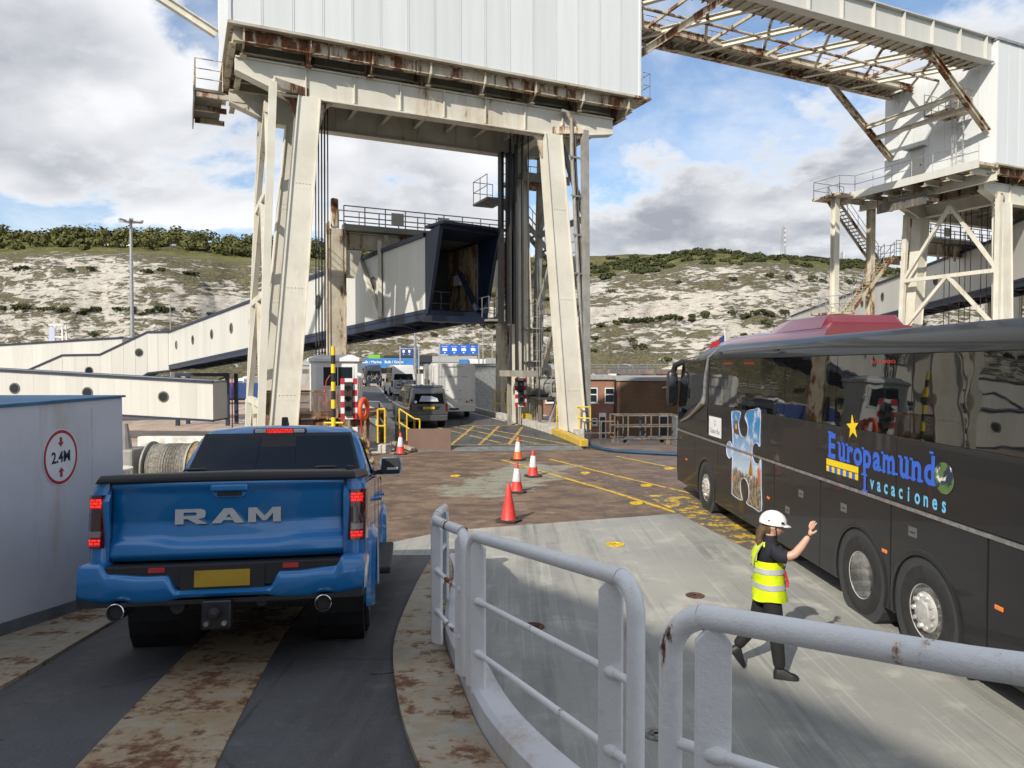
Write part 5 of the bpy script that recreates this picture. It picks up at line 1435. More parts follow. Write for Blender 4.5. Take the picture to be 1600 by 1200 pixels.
def coach_wheel(parent, y, style):
    t = bpy.data.objects.new('wheel', None); COL.objects.link(t); t.parent = parent; t.location = (.17, y, .515); t.empty_display_size = .1
    r = .515; mb = MB()
    mb.lathe([(.29, .15), (.30, -.145), (.33, -.16), (.45, -.165), (.492, -.15), (.512, -.125), (r, -.09), (r, .12), (.50, .15)], 48, 'x'); part('tyre', mb, 'tyre_rubber', t, smooth=True, angle=30)
    mb = MB()
    for x in (-.05, .0, .05, .10): mb.lathe([(r-.004, x-.008), (r+.002, x-.006), (r+.002, x+.006), (r-.004, x+.008)], 48, 'x')
    part('tread_rib', mb, 'tyre_rubber', t)
    mb = MB()
    if style == 'drive': prof = [(.295, -.15), (.30, -.155), (.285, -.145), (.27, -.10), (.265, .02), (.20, .035), (.17, .03), (.165, -.02), (.11, -.04), (.10, -.055), (0, -.06)]
    else: prof = [(.295, -.15), (.30, -.155), (.285, -.145), (.27, -.12), (.255, -.115), (.20, -.165), (.165, -.175), (.15, -.175), (.12, -.19), (.11, -.20), (0, -.205)]
    mb.lathe(prof, 48, 'x'); rm = part('rim', mb, 'steel_rim', t, smooth=True, angle=28)
    if style != 'drive':
        for i in range(10):
            a = 2*pi*i/10; mb = MB(); mb.lathe([(.025, -.20), (.028, -.17)], 6, 'x', (0, .175*cos(a), .175*sin(a))); part('wheel_nut', mb, 'steel_rim', rm)
            a += pi/10; mb = MB(); mb.lathe([(0, -.150), (.026, -.147), (.022, -.12)], 12, 'x', (0, .238*cos(a), .238*sin(a))); part('hand_hole', mb, 'dark_gap', rm)
    else:
        for i in range(10):
            a = 2*pi*i/10; mb = MB(); mb.lathe([(.016, -.005), (.018, .034)], 6, 'x', (0, .185*cos(a), .185*sin(a))); part('wheel_nut', mb, 'steel_rim', rm)
    return t
def make_coach():
    t = thing('coach', 'black tour coach with blue and yellow lettering and round arched wheels, parked at the right', 'coach', (4.70, .12, 0.0), 1.47)
    Y0, Y1 = 4.4, 18.75; Wb = 2.55
    axles = {15.85: .515, 9.12: .515, 7.72: .515}
    ra = .62; zlo = .30
    # front plan curve: y at the nose as function of x and z
    def nose(x, z):
        u = abs(x-Wb/2)/(Wb/2)
        y = Y1 - .42*u**3.2
        if z > 1.35: y -= .12*(z-1.35) + .16*max(0, z-2.5)**2
        if z > 3.25: y -= .9*((z-3.25)/.42)**2
        if z < .55: y -= (.55-z)*.35
        return y
    # -- lower skirt panels: split at the shut lines, arches cut out
    def skirt(y0, y1, z0, z1, arch=(), name='side_panel', mat='coach_paint', off=0.0):
        ol = [(y0, z0), (y0, z1), (y1, z1), (y1, z0)]
        pts = [(y1, z0)]
        for yc in sorted(arch, reverse=True):
            dz = z0-.515; half = sqrt(ra*ra-dz*dz); a0 = atan2(dz, half); a1 = pi-a0
            for i in range(19): a = a0+(a1-a0)*i/18; pts.append((yc+ra*cos(a), .515+ra*sin(a)))
        pts += [(y0, z0), (y0, z1), (y1, z1)]
        mb = MB(); mb.prism(pts, 'x', off, .06+off); return part(name, mb, mat, t, bevel=.008)
    g = .008
    zb = 1.58
    for y0, y1, ar in ((4.4, 6.72, ()), (6.72, 8.40, (7.72,)), (8.40, 10.25, (9.12,)), (10.25, 11.95, ()), (11.95, 13.4, ()), (13.4, 15.0, ()), (15.0, 16.75, (15.85,)), (16.75, 18.32, ())):
        skirt(y0+g, y1-g, zlo, zb-g, ar)
    for y0, y1 in ((4.4, 8.3), (8.3, 12.2), (12.2, 15.75)): skirt(y0+g*.6, y1-g*.6, zb+g+.03, 2.38, (), 'waist_panel')
    mb = MB(); mb.box((-.014, 4.4, zb-.012), (.03, 18.25, zb+.028)); part('waist_moulding', mb, 'coach_silver', t)
    for yc in axles:      # arch lips and liners
        mb = MB(); rr = []
        for i in range(21):
            a = -.30+(pi+.60)*i/20
            rr.append([(x, yc+q*cos(a), .515+q*sin(a)) for q, x in ((ra-.012, .05), (ra-.012, -.012), (ra+.03, -.016), (ra+.06, .004))])
        mb.loft(rr, closed=False, caps=False); part('arch_lip', mb, 'coach_paint', t, smooth=True)
        mb = MB(); mb.lathe([(ra-.005, .02), (ra-.005, .70), (0, .70)], 24, 'x', (0, yc, .515)); part('arch_liner', mb, 'dark_gap', t)
    for y, s_ in ((7.72, 'tag'), (9.12, 'drive'), (15.85, 'steer')): coach_wheel(t, y, s_)
    # -- window band: separate panes, rounded profile
    ys = [4.45, 6.25, 8.05, 9.85, 11.6, 13.3, 14.9, 15.72]
    for a, b in zip(ys[:-1], ys[1:]):
        mb = MB(); mb.grid([[(sidex(z)-.004, a+.006+(b-a-.012)*i/6, z) for i in range(7)] for z in (2.385, 2.6, 2.85, 3.1, 3.34)]); part('side_window', mb, 'coach_glass', t, smooth=True)
    mb = MB(); mb.grid([[(sidex(z)+.012, y, z) for y in (4.4, 10, 15.8)] for z in (2.3, 2.6, 3.0, 3.4)]); part('window_backing', mb, 'coach_trim', t)
    # cantrail and roof
    mb = MB(); rg = []
    for y, k in ((4.4, 1), (9, 1), (13, 1), (15.4, 1), (16.2, .99), (16.9, .97), (17.5, .935), (18.0, .89), (18.3, .85), (18.42, .83)):
        ring = []
        for z in (3.35, 3.42, 3.50, 3.57, 3.63, 3.66): 
            zz = 3.35+(z-3.35)*1.0 - (1-k)*2.2; ring.append((sidex(z)+ (1-k)*.5, y, zz))
        for u in (.3, .5, .7): ring.append((.35+(Wb-.7)*u, y, CH-(1-k)*2.2))
        for z in (3.66, 3.63, 3.57, 3.50, 3.42, 3.35): ring.append((Wb-sidex(z)-(1-k)*.5, y, 3.35+(z-3.35) - (1-k)*2.2))
        if y > 15.5: ring = [(p[0], p[1]-.50*(abs(p[0]-Wb/2)/(Wb/2))**3*min(1, (y-15.5)/2), p[2]) for p in ring]
        rg.append(ring)
    mb.grid(rg); part('roof', mb, 'coach_paint', t, smooth=True, angle=60)
    mb = MB(); mb.loft([[(.55, 4.5, 3.64), (2.0, 4.5, 3.64), (1.9, 4.5, 3.80), (.65, 4.5, 3.80)], [(.55, 6.6, 3.64), (2.0, 6.6, 3.64), (1.9, 6.5, 3.80), (.65, 6.5, 3.80)], [(.7, 7.2, 3.62), (1.9, 7.2, 3.62), (1.8, 7.0, 3.70), (.8, 7.0, 3.70)]]); part('roof_hatch', mb, 'coach_trim', t, bevel=.04)
    # far side, back, floor
    mb = MB(); mb.box((Wb-.06, 4.4, zlo), (Wb, 18.2, 3.36)); part('far_side', mb, 'coach_paint', t)
    mb = MB(); mb.box((.08, 4.4, .42), (Wb-.08, 18.0, .60)); mb.box((.75, 4.42, .6), (Wb-.08, 17.5, 2.2)); part('chassis', mb, 'dark_gap', t)
    mb = MB(); mb.box((.02, 4.33, .35), (Wb-.02, 4.41, 3.4)); part('rear_panel', mb, 'coach_paint', t)
    # -- front part: corner panel, driver window, windscreen
    def front_grid(z0, z1, x0, x1, nz, nx, off=0): return [[(x0+(x1-x0)*i/nx, nose(x0+(x1-x0)*i/nx, z0+(z1-z0)*j/nz)+off, z0+(z1-z0)*j/nz) for i in range(nx+1)] for j in range(nz+1)]
    mb = MB(); mb.grid(front_grid(.32, 1.42, .0, Wb, 8, 18)); part('front_panel', mb, 'coach_paint', t, smooth=True)
    mb = MB(); mb.grid(front_grid(1.43, 3.32, .05, Wb-.05, 12, 18)); part('windscreen', mb, 'coach_glass', t, smooth=True)
    # side quarter between y=15.75 and the nose
    def quarter(z0, z1, ya, nz=8, ny=6, off=0.0, yb=None, x0=0.0):
        rows = []
        for j in range(nz+1):
            z = z0+(z1-z0)*j/nz; ye = nose(.02, z)+.02 if yb is None else yb(z)
            y_s = ya(z) if callable(ya) else ya
            rows.append([(sidex(z)-off+x0, y_s+(ye-y_s)*i/ny, z) for i in range(ny+1)])
        return rows
    mb = MB(); mb.grid(quarter(zb+.04, 2.0, 15.76)); part('front_quarter', mb, 'coach_paint', t)
    mb = MB(); mb.grid(quarter(1.0, zb-.01, 18.32)); mb.grid(quarter(.34, 1.0, 18.32)); part('front_quarter', mb, 'coach_paint', t)
    # driver window: drop-down lower edge towards the nose
    mb = MB(); mb.grid(quarter(2.0, 3.34, 15.78, 10)); part('quarter_backing', mb, 'coach_trim', t)
    mb = MB(); rows = []
    for j in range(9):
        f = j/8; row = []
        for i in range(9):
            u = i/8; zl = 2.42-.62*u**1.5*1.0; zh = 3.33-.06*u; z = zl+(zh-zl)*f
            ya = 16.02+.10*f; y = ya+(nose(.02, z)-.05-ya)*u; row.append((sidex(z)-.008, y, z))
        rows.append(row)
    mb.grid(rows); part('driver_window', mb, 'coach_glass', t, smooth=True)
    mb = MB(); mb.path([(sidex(3.62)-.03, 15.55, 3.58), (sidex(3.4)-.012, 15.82, 3.40), (-.015+.03, 15.95, 3.0), (-.012+.01, 15.97, 2.55), (-.02, 16.02, 2.40), (-.02, 16.5, 2.22), (-.02, 17.2, 1.98), (-.02, 17.95, 1.82)], [.03, .035, .04, .045, .07, .05, .035, .02], 8); part('pillar_trim', mb, 'coach_silver', t, smooth=True)
    # mirror on a down-swept arm
    mb = MB(); mb.path([(.30, 17.75, 3.28), (.05, 18.1, 3.30), (-.06, 18.35, 3.22), (-.10, 18.42, 3.02)], [.06, .075, .075, .07], 10); ma = part('mirror_arm', mb, 'coach_trim', t, smooth=True)
    rg = []
    for z, k in ((2.18, .55), (2.22, .85), (2.35, 1), (2.9, 1), (3.02, .9), (3.08, .6)):
        rg.append([(-.13+.13*k*u, 18.40+.10*k*v, z) for u, v in ((-1, -.6), (-.6, -1), (.6, -1), (1, -.6), (1, .6), (.6, 1), (-.6, 1), (-1, .6))])
    mb = MB(); mb.loft(rg); part('mirror_head', mb, 'coach_trim', t, smooth=True, angle=60)
    mb = MB(); mb.lathe([(.10, 0), (.10, -.012), (0, -.016)], 16, 'y', (-.13, 18.297, 2.85)); part('mirror_glass', mb, 'chrome', t)
    mb = MB(); mb.box((-.23, 18.292, 2.27), (-.03, 18.30, 2.70)); part('mirror_glass', mb, 'car_glass', t)
    # small fittings
    for y, z in ((6.55, .95), (8.52, .98), (14.05, .98), (12.2, .95), (17.45, .93)):
        mb = MB(); mb.box((-.014, y-.055, z-.022), (.0, y+.055, z+.022)); part('side_marker', mb, 'amber_lens', t, bevel=.006)
    for y, z in ((10.9, 1.25), (7.95, 1.34), (11.4, 1.80-.9), (9.55, 1.30)):
        mb = MB(); mb.box((-.006, y-.08, z-.055), (.0, y+.08, z+.055)); hh = part('hatch_latch', mb, 'hatch_grey', t)
        mb = MB(); mb.box((-.009, y-.05, z-.014), (-.006, y+.05, z+.004)); part('latch_slot', mb, 'dark_gap', hh)
    for y in (11.95, 14.95): 
        mb = MB(); mb.box((-.005, y-.07, 3.45), (.05, y+.07, 3.485)); part('roof_lamp', mb, 'coach_trim', t)
    mb = MB(); mb.box((.05, 7.02, .12), (.5, 7.06, .48)); mf = part('mud_flap', mb, 'black_vinyl', t)
    text_part('lettering', 'IRIZAR', 'coach_silver', mf, (.27, 7.017, .24), (1, 0, 0), (0, 0, 1), .11, bold=.002)
    # ---------------- lettering: x reads towards the rear (-y), raised a hair off the panel
    X = -.0035
    def T(txt, mat, y, z, size, xs=1.0, bold=0.0, spacing=1.0, dx=0.0, align='LEFT', name='lettering'):
        return text_part(name, txt, mat, t, (X-dx, y, z), (0, -1, 0), (0, 0, 1), size, xs=xs, bold=bold, spacing=spacing, align=align)
    # the condensed serif word, letter by letter with slab serifs
    word = [('E', 10.02), ('u', 9.72), ('r', 9.485), ('o', 9.30), ('p', 9.06), ('a', 8.815), ('m', 8.60), ('u', 8.235), ('n', 7.995), ('d', 7.755)]
    S = .435; base = 1.93
    for ch, y in word:
        lt = T(ch, 'logo_blue', y, base, S if ch != 'E' else S*1.1, xs=.93 if ch != 'm' else .84, bold=.015)
        mb = MB(); st = .045
        ser = {'E': [(0, 0, .14), (0, .335, .14)], 'u': [(-.02, .215, .07), (.10, .215, .07), (.17, 0, .06)], 'r': [(-.02, 0, .12), (-.03, .215, .07)], 'p': [(-.03, .215, .06), (-.03, -.115, .14)], 'm': [(-.02, 0, .10), (.115, 0, .09), (.24, 0, .10), (-.03, .215, .06)], 'n': [(-.02, 0, .11), (.12, 0, .11), (-.03, .215, .06)], 'd': [(.10, .33, .07), (.155, 0, .07)], 'a': [(.15, 0, .06)]}.get(ch, [])
        for (o, zz, w) in ser: mb = MB(); mb.box((X-.0016, y-o-w, base+zz-.004), (X-.0008, y-o, base+zz+.024)); part('serif', mb, 'logo_blue', lt)
    # long tail of the p
    mb = MB(); mb.box((X-.0022, 9.06-.085, base-.30), (X-.0017, 9.06-.03, base-.05)); mb.box((X-.0028, 9.06-.13, base-.325), (X-.0023, 9.06+.0, base-.295)); part('letter_tail', mb, 'logo_blue', t)
    # star
    mb = MB(); sy, sz, r1, r0 = 9.33, base+.47, .165, .066
    pts = [(sy - (r1 if i % 2 == 0 else r0)*sin(pi*i/5-.12), sz + (r1 if i % 2 == 0 else r0)*cos(pi*i/5-.12)) for i in range(10)]
    mb.prism(pts, 'x', X-.003, X); part('star_emblem', mb, 'logo_yellow', t)
    # yellow bar and chequers
    mb = MB(); mb.box((X-.002, 9.17, base-.115), (X, 10.06, base-.03)); part('logo_bar', mb, 'logo_yellow', t)
    for i in range(11):
        y = 10.06-i*.0809; mb = MB(); mb.box((X-.002, y-.0809+.004, base-.205), (X, y-.002, base-.125)); part('logo_check', mb, 'logo_yellow' if i % 2 == 0 else 'logo_blue', t)
    for i, ch in enumerate('vacaciones'): T(ch, 'logo_cyan', 8.83-i*.158 - (.012 if i > 5 else 0), base-.255, .235, xs=.80, bold=.006, align='CENTER')
    # globe emblem
    m, nt, b = _newmat('globe_print'); k = NB(nt); v = k.coord('Object')
    n_ = k.noise(v, 5.5, 5, .6); land = k.mix(k.step(n_, .46, .52), (0.02, 0.035, 0.06), (0.10, 0.17, 0.05))
    k.put(b.inputs['Base Color'], k.mix(k.step(k.noise(v, 7.5, 5, .6, .6), .55, .62), land, (0.72, 0.70, 0.64))); b.inputs['Roughness'].default_value = .4
    mb = MB(); mb.lathe([(.165, 0), (.165, -.003), (0, -.0034)], 36, 'x', (X, 7.40, base+.10)); part('globe_emblem', mb, 'globe_print', t)
    # emergency-exit lettering
    for y in (14.75, 13.55, 8.95): T('SALIDA DE EMERGENCIA', 'print_red', y, 3.235, .055, xs=.9, dx=-.035)
    # white notice by the driver
    mb = MB(); mb.box((-.006, 14.78, 1.70), (.0, 15.62, 2.12)); nt_ = part('notice', mb, 'print_white', t)
    mb = MB(); mb.box((-.004, 14.74, 1.67), (.001, 15.66, 2.15)); part('notice_border', mb, 'coach_trim', nt_)
    text_part('lettering', 'Galatur Bus', 'sign_black', nt_, (-.0065, 15.2, 1.77), (0, -1, 0), (0, 0, 1), .145, xs=.95)
    mb = MB(); ring_yz(mb, .060, .068, -.0066, 24); mb.v = [(p[0], p[1]+15.2, p[2]+1.99) for p in mb.v]; part('notice_icon', mb, 'sign_black', nt_)
    for dz_ in (-.03, 0, .03):
        mb = MB(); mb.box((-.0067, 15.14, 1.989+dz_), (-.0063, 15.26, 1.993+dz_)); part('notice_icon', mb, 'sign_black', nt_)
    T('VDL', 'logo_yellow', 18.02, 1.40, .05); 
    # jigsaw shaped picture print
    m, nt, b = _newmat('photo_print'); k = NB(nt); v = k.coord('Object'); p = k.sep(v)
    skyc = k.mix(k.step(p[2], 1.0, 2.2), (0.50, 0.60, 0.72), (0.03, 0.22, 0.48))
    skyc = k.mix(k.step(k.noise(v, 4, 6, .6), .5, .68), skyc, (0.62, 0.66, 0.72))
    town = k.mix(k.step(k.noise(k.coord('Object', scale=(1, 1, .6)), 14, 6, .7), .42, .58), (0.05, 0.05, 0.045), (0.34, 0.26, 0.16))
    edge = k.math('ADD', p[2], k.math('MULTIPLY', k.math('SUBTRACT', k.noise(k.coord('Object', scale=(1, 1, .15)), 8, 5, .7), .5), .55))
    col = k.mix(k.step(edge, 1.16, 1.22), town, skyc)
    red = k.math('MULTIPLY', k.step(k.math('SUBTRACT', 12.75, p[1]), 0, .05), k.math('MULTIPLY', k.step(edge, 1.10, 1.16), k.math('SUBTRACT', 1.0, k.step(edge, 1.38, 1.45))))
    col = k.mix(red, col, (0.50, 0.13, 0.05))
    k.put(b.inputs['Base Color'], col); b.inputs['Roughness'].default_value = .35; b.inputs['Coat Weight'].default_value = .5
    # outline of one upright jigsaw piece: (s toward rear 0..1, z)
    def P(s, z): return (14.42-s*1.95, z)
    outer = [P(.18, .68), P(.18, 1.10), P(.18, 1.42), P(.10, 1.36), P(.02, 1.42), P(.00, 1.56), P(.04, 1.68), P(.12, 1.70), P(.19, 1.62), P(.19, 1.85), P(.15, 2.26), P(.20, 2.31), P(.38, 2.33), P(.41, 2.27), P(.36, 2.10), P(.40, 1.93), P(.50, 1.86), P(.60, 1.93), P(.62, 2.10), P(.54, 2.24), P(.60, 2.36), P(.76, 2.41), P(.93, 2.42), P(.93, 1.95), P(.93, 1.78), P(.86, 1.83), P(.76, 1.76), P(.74, 1.60), P(.80, 1.47), P(.90, 1.46), P(.96, 1.56), P(.97, 1.10), P(.98, .66), P(.78, .64), P(.60, .66), P(.66, .80), P(.64, 1.02), P(.53, 1.10), P(.43, 1.00), P(.44, .80), P(.48, .67), P(.34, .65)]
    oc = smooth_curve(outer + [outer[0]], 3)
    mb = MB(); mb.prism([(p[0], p[1]) for p in oc[:-1]], 'x', X-.001, X+.0005); dc = part('picture_print', mb, 'photo_print', t)
    mat_plain('print_edge', (0.42, 0.45, 0.60), .45); mat_plain('print_dark', (0.10, 0.055, 0.035), .5); mat_plain('print_gold', (0.55, 0.30, 0.09), .5)
    mb = MB(); mb.path([(X-.002, p[0], p[1]) for p in oc], .009, 4); part('print_border', mb, 'print_edge', dc)
    # lattice tower and dome in the picture, flat print
    mb = MB(); mb.prism([(13.20, 1.20), (13.14, 1.20), (13.085, 1.45), (13.06, 1.85), (13.05, 1.85), (13.03, 1.45), (12.98, 1.20), (12.92, 1.20), (13.02, 1.42), (13.04, 1.50), (13.08, 1.42)][::1], 'x', X-.0035, X-.002); part('print_motif', mb, 'print_gold', dc)
    mb = MB(); mb.prism([(14.0, 1.90), (14.0, 2.0), (13.93, 2.12), (13.87, 2.16), (13.86, 2.25), (13.85, 2.16), (13.78, 2.10), (13.72, 2.0), (13.70, 1.88)], 'x', X-.0035, X-.002); part('print_motif', mb, 'print_dark', dc)
    mb = MB(); mb.prism([(13.92, 1.98), (13.92, 2.06), (13.86, 2.10), (13.80, 2.05), (13.80, 1.98)], 'x', X-.0045, X-.0037); part('print_motif', mb, 'print_gold', dc)
    return t
COACH = make_coach()
# red coach standing beyond it: only its roof shows
def red_coach():
    t = thing('coach', 'red coach with a humped roof pod standing beyond the black coach', 'coach', (7.9, 18.4, 0), 1.2); t.scale = (1, .84, 1.08)
    W2 = 2.55; rg = []
    for y, h, w in ((0, 3.95, 1.0), (6.0, 3.98, 1.0), (9.0, 3.96, 1.0), (10.6, 3.88, .97), (11.7, 3.70, .93), (12.4, 3.3, .9), (12.7, 2.2, .9), (12.8, .4, .9)):
        x0, x1 = W2/2-W2/2*w, W2/2+W2/2*w
        rg.append([(x0, y, .35), (x0, y, h-.35), (x0+.10, y, h-.12), (x0+.35, y, h-.02), (W2/2, y, h), (x1-.35, y, h-.02), (x1-.10, y, h-.12), (x1, y, h-.35), (x1, y, .35)])
    mb = MB(); mb.loft(rg); part('body', mb, 'red_paint', t, smooth=True, angle=50)
    mb = MB(); mb.loft([[(.15, y, 3.85), (2.35, y, 3.85), (2.35-e, y+e2, z), (.15+e, y+e2, z)] for y, z, e, e2 in ((.3, 4.0, .2, 0), (.6, 4.2, .2, .0), (3.4, 4.22, .2, 0), (4.4, 4.17, .22, 0), (5.2, 3.95, .3, 0))]); part('roof_pod', mb, 'red_paint', t, bevel=.08, seg=3)
    for x in (-.008, W2+.002):
        mb = MB(); mb.box((x, .4, 1.9), (x+.006, 10.5, 3.2)); part('side_window', mb, 'coach_glass', t)
    for y in (2.5, 3.9, 10.6):
        for x in (.16, W2-.16):
            mb = MB(); mb.lathe([(.25, -.14), (.48, -.15), (.51, -.1), (.51, .1), (.48, .15), (.25, .14)], 24, 'x', (x, y, .51)); part('wheel', mb, 'tyre_rubber', t, smooth=True)
    return t
red_coach()
# ================================================================== curved white railing beside the ramp
def mat_railpaint():
    m, nt, b = _newmat('rail_paint'); k = NB(nt); v = k.world()
    n = k.noise(v, 14, 6, .65); big = k.noise(v, 1.6, 5, .6)
    col = k.mix(k.step(big, .35, .7), (0.82, 0.82, 0.82), (0.72, 0.725, 0.73))
    z = k.noise(k.world(scale=(1, 1, .3)), 3.2, 7, .7)
    rm = k.step(z, .605, .64)
    col = k.mix(k.step(n, .62, .78), col, (0.60, 0.60, 0.59))
    col = k.mix(k.math('MULTIPLY', k.step(z, .57, .65), .4), col, (0.45, 0.30, 0.16))
    col = k.mix(rm, col, k.mix(k.step(n, .4, .6), (0.07, 0.025, 0.015), (0.30, 0.12, 0.04)))
    k.put(b.inputs['Base Color'], col); k.put(b.inputs['Roughness'], k.fmix(rm, .35, .85))
    k.put(b.inputs['Normal'], k.bump(k.math('ADD', k.noise(v, 45, 4, .7), k.math('MULTIPLY', n, 1.5)), .5, .006))
mat_railpaint()
def top_h(y): return ramp_z(y) + 1.085
def rail_section(label, pts, posts, ends=(True, True), mids=(.42, .76), r=.035, stop=(0, 1)):
    """pts: plan points of the top pipe; posts: fraction positions of the flat bars; ends: turn down at start / end"""
    t = thing('deck_railing', label, 'railing', (0, 0, 0), group='white railing sections along the ramp')
    P = [Vector((p[0], p[1], top_h(p[1]))) for p in smooth_curve(pts, 6)]
    def foot(p): return Vector((p.x, p.y, ramp_z(p.y)+.165))
    path = list(P)
    def bend(p, q, n=8, R_=.13):
        d = (p-q).normalized(); out = []
        c = p - d*R_ + Vector((0, 0, -R_))
        for i in range(n+1):
            a = pi/2*i/n; out.append(c + d*(R_*sin(a)) + Vector((0, 0, R_*cos(a))))
        return out
    if ends[0]:
        b = bend(P[0], P[1]); f = b[-1].copy(); f.z = foot(b[-1]).z; path = [f] + b[::-1] + path[1:]
    if ends[1]:
        b = bend(P[-1], P[-2]); f = b[-1].copy(); f.z = foot(b[-1]).z; path = path[:-1] + b + [f]
    mb = MB(); mb.path(path, r, 16); part('top_rail', mb, 'rail_paint', t, smooth=True, angle=60)
    def at(f):
        x = f*(len(P)-1); i = min(len(P)-2, int(x)); return P[i].lerp(P[i+1], x-i), (P[i+1]-P[i]).normalized()
    for hfrac in mids:
        q = [p.lerp(foot(p), hfrac) for p in P]
        if ends[0]: q[0] = q[0].lerp(q[1], .1)
        mb = MB(); mb.path(q, .017, 10); part('mid_rail', mb, 'rail_paint', t, smooth=True, angle=60)
    for f in posts:
        p, d = at(f); ft = foot(p); ft.z -= .03; d2 = Vector((d.x, d.y, 0)).normalized(); n = Vector((-d2.y, d2.x, 0))
        w = .05; mb = MB(); hgt = p.z-ft.z-.03
        prof = [(-w, 0), (w, 0), (w, hgt-.035), (w-.03, hgt), (-w+.03, hgt), (-w, hgt-.035)]
        # flat bars stand square to the walkway edge
        ax = (n*.6 + d2*.8).normalized(); nn = Vector((-ax.y, ax.x, 0))
        off = nn*0.012
        mb.loft([[ft+ax*x+Vector((0, 0, z))-off for x, z in prof], [ft+ax*x+Vector((0, 0, z))+off for x, z in prof]])
        part('post', mb, 'rail_paint', t, bevel=.004)
        for hfrac in mids:
            c = p.lerp(foot(p), hfrac); mb = MB(); mb.path([c-d*.045, c-d*.02, c+d*.02, c+d*.045], [.019, .027, .027, .019], 10); part('weld_collar', mb, 'rail_paint', t, smooth=True)
    return t
rail_section('nearest white railing section, its pipe running out at the right picture edge', [(2.35, .15), (1.78, .80), (1.13, 1.45), (.47, 2.12)], [.32, .93], (False, True))
rail_section('middle white railing section with two bars, left of the steward', [(.46, 2.66), (.10, 3.55), (-.25, 4.4)], [.13, .90], (True, True))
rail_section('short white railing section beside the pickup rear wheel', [(-.30, 4.60), (-.46, 5.1), (-.60, 5.62)], [.12, .88], (True, True))
rail_section('farthest white railing section at the foot of the ramp', [(-.61, 5.72), (-.66, 6.5), (-.68, 7.35)], [.12, .92], (True, True))

# ================================================================== traffic cones
mat_plain('cone_red', (0.62, 0.045, 0.035), 0.5, vary=.18, scale=8); mat_plain('cone_orange', (0.72, 0.13, 0.025), 0.5, vary=.18, scale=8)
mat_plain('cone_sleeve', (0.70, 0.70, 0.72), 0.35, vary=.12, scale=10); mat_plain('cone_base', (0.035, 0.035, 0.036), 0.85, vary=.4)
def cone(x, y, h, body, sleeve, label, lean=0):
    t = thing('traffic_cone', label, 'traffic cone', (x, y, .002), R.uniform(0, 60), 'traffic cones on the stern ramp', rx=lean)
    mb = MB(); s_ = h*.30; mb.prism([(-s_, -s_*.6), (-s_*.6, -s_), (s_*.6, -s_), (s_, -s_*.6), (s_, s_*.6), (s_*.6, s_), (-s_*.6, s_), (-s_, s_*.6)], 'z', 0, .045); part('base', mb, 'cone_base', t, bevel=.008)
    r0, r1 = h*.20, h*.045
    def rr(z): return r0+(r1-r0)*z/h
    mb = MB(); mb.lathe([(r0*1.06, .044), (r0, .06), (rr(h*.55), h*.55), (r1, h*.97), (r1*.6, h), (0, h)], 24); part('cone_body', mb, body, t, smooth=True)
    if sleeve:
        mb = MB(); mb.lathe([(rr(h*.36)+.001, h*.36), (rr(h*.37)+.006, h*.37), (rr(h*.78)+.005, h*.78), (rr(h*.79), h*.79)], 24); part('reflective_sleeve', mb, 'cone_sleeve', t, smooth=True)
cone(-.07, 14.85, .78, 'cone_red', False, 'plain red traffic cone nearest the viewer at the deck edge')
cone(.12, 18.3, .76, 'cone_red', True, 'red and white traffic cone just behind the plain red one')
cone(.61, 20.9, .76, 'cone_red', True, 'red and white traffic cone at the right of the row')
cone(.20, 24.6, .78, 'cone_orange', True, 'orange and white traffic cone farthest along the row')
cone(-4.05, 26.2, .78, 'cone_red', True, 'red and white traffic cone alone at the left by the flap')

# ================================================================== deck steward
def mat_hivis():
    m, nt, b = _newmat('hivis'); k = NB(nt); v = k.coord('Object')
    n = k.noise(v, 9, 4, .6)
    k.put(b.inputs['Base Color'], k.mix(k.step(n, .35, .65), (0.66, 0.80, 0.0), (0.55, 0.68, 0.0))); b.inputs['Roughness'].default_value = .75
    k.put(b.inputs['Normal'], k.bump(k.noise(k.coord('Object', scale=(1, 1, .5)), 7, 4, .6), .5, .02))
mat_hivis()
mat_plain('reflective_tape', (0.45, 0.46, 0.48), .35, vary=.15); mat_plain('navy_cloth', (0.012, 0.013, 0.022), .8, vary=.3, scale=9, bump=.3)
mat_plain('black_cloth', (0.010, 0.010, 0.011), .8, vary=.3, scale=9, bump=.3); mat_plain('boot_leather', (0.012, 0.012, 0.012), .5, vary=.3)
mat_plain('skin', (0.56, 0.33, 0.235), .5, vary=.12, scale=12); mat_plain('helmet_white', (0.78, 0.78, 0.79), .25, coat=.6, vary=.05); mat_plain('hair_brown', (0.10, 0.06, 0.03), .6, vary=.4, scale=30)
mat_plain('lips', (0.36, 0.13, 0.11), .5); mat_plain('eye_dark', (0.02, 0.015, 0.012), .3)
def skin_mesh(verts, edges, radii, root, levels=2):
    me = bpy.data.meshes.new('body'); me.from_pydata(verts, edges, [])
    ob = bpy.data.objects.new('body_tmp', me); COL.objects.link(ob)
    ob.modifiers.new('skin', 'SKIN'); sd = ob.modifiers.new('sub', 'SUBSURF'); sd.levels = levels; sd.render_levels = levels
    for i, r in enumerate(radii):
        me.skin_vertices[0].data[i].radius = (r, r) if not isinstance(r, tuple) else r
        me.skin_vertices[0].data[i].use_root = (i == root)
    dg = bpy.context.evaluated_depsgraph_get(); dg.update()
    out = bpy.data.meshes.new_from_object(ob.evaluated_get(dg))
    bpy.data.objects.remove(ob); return out
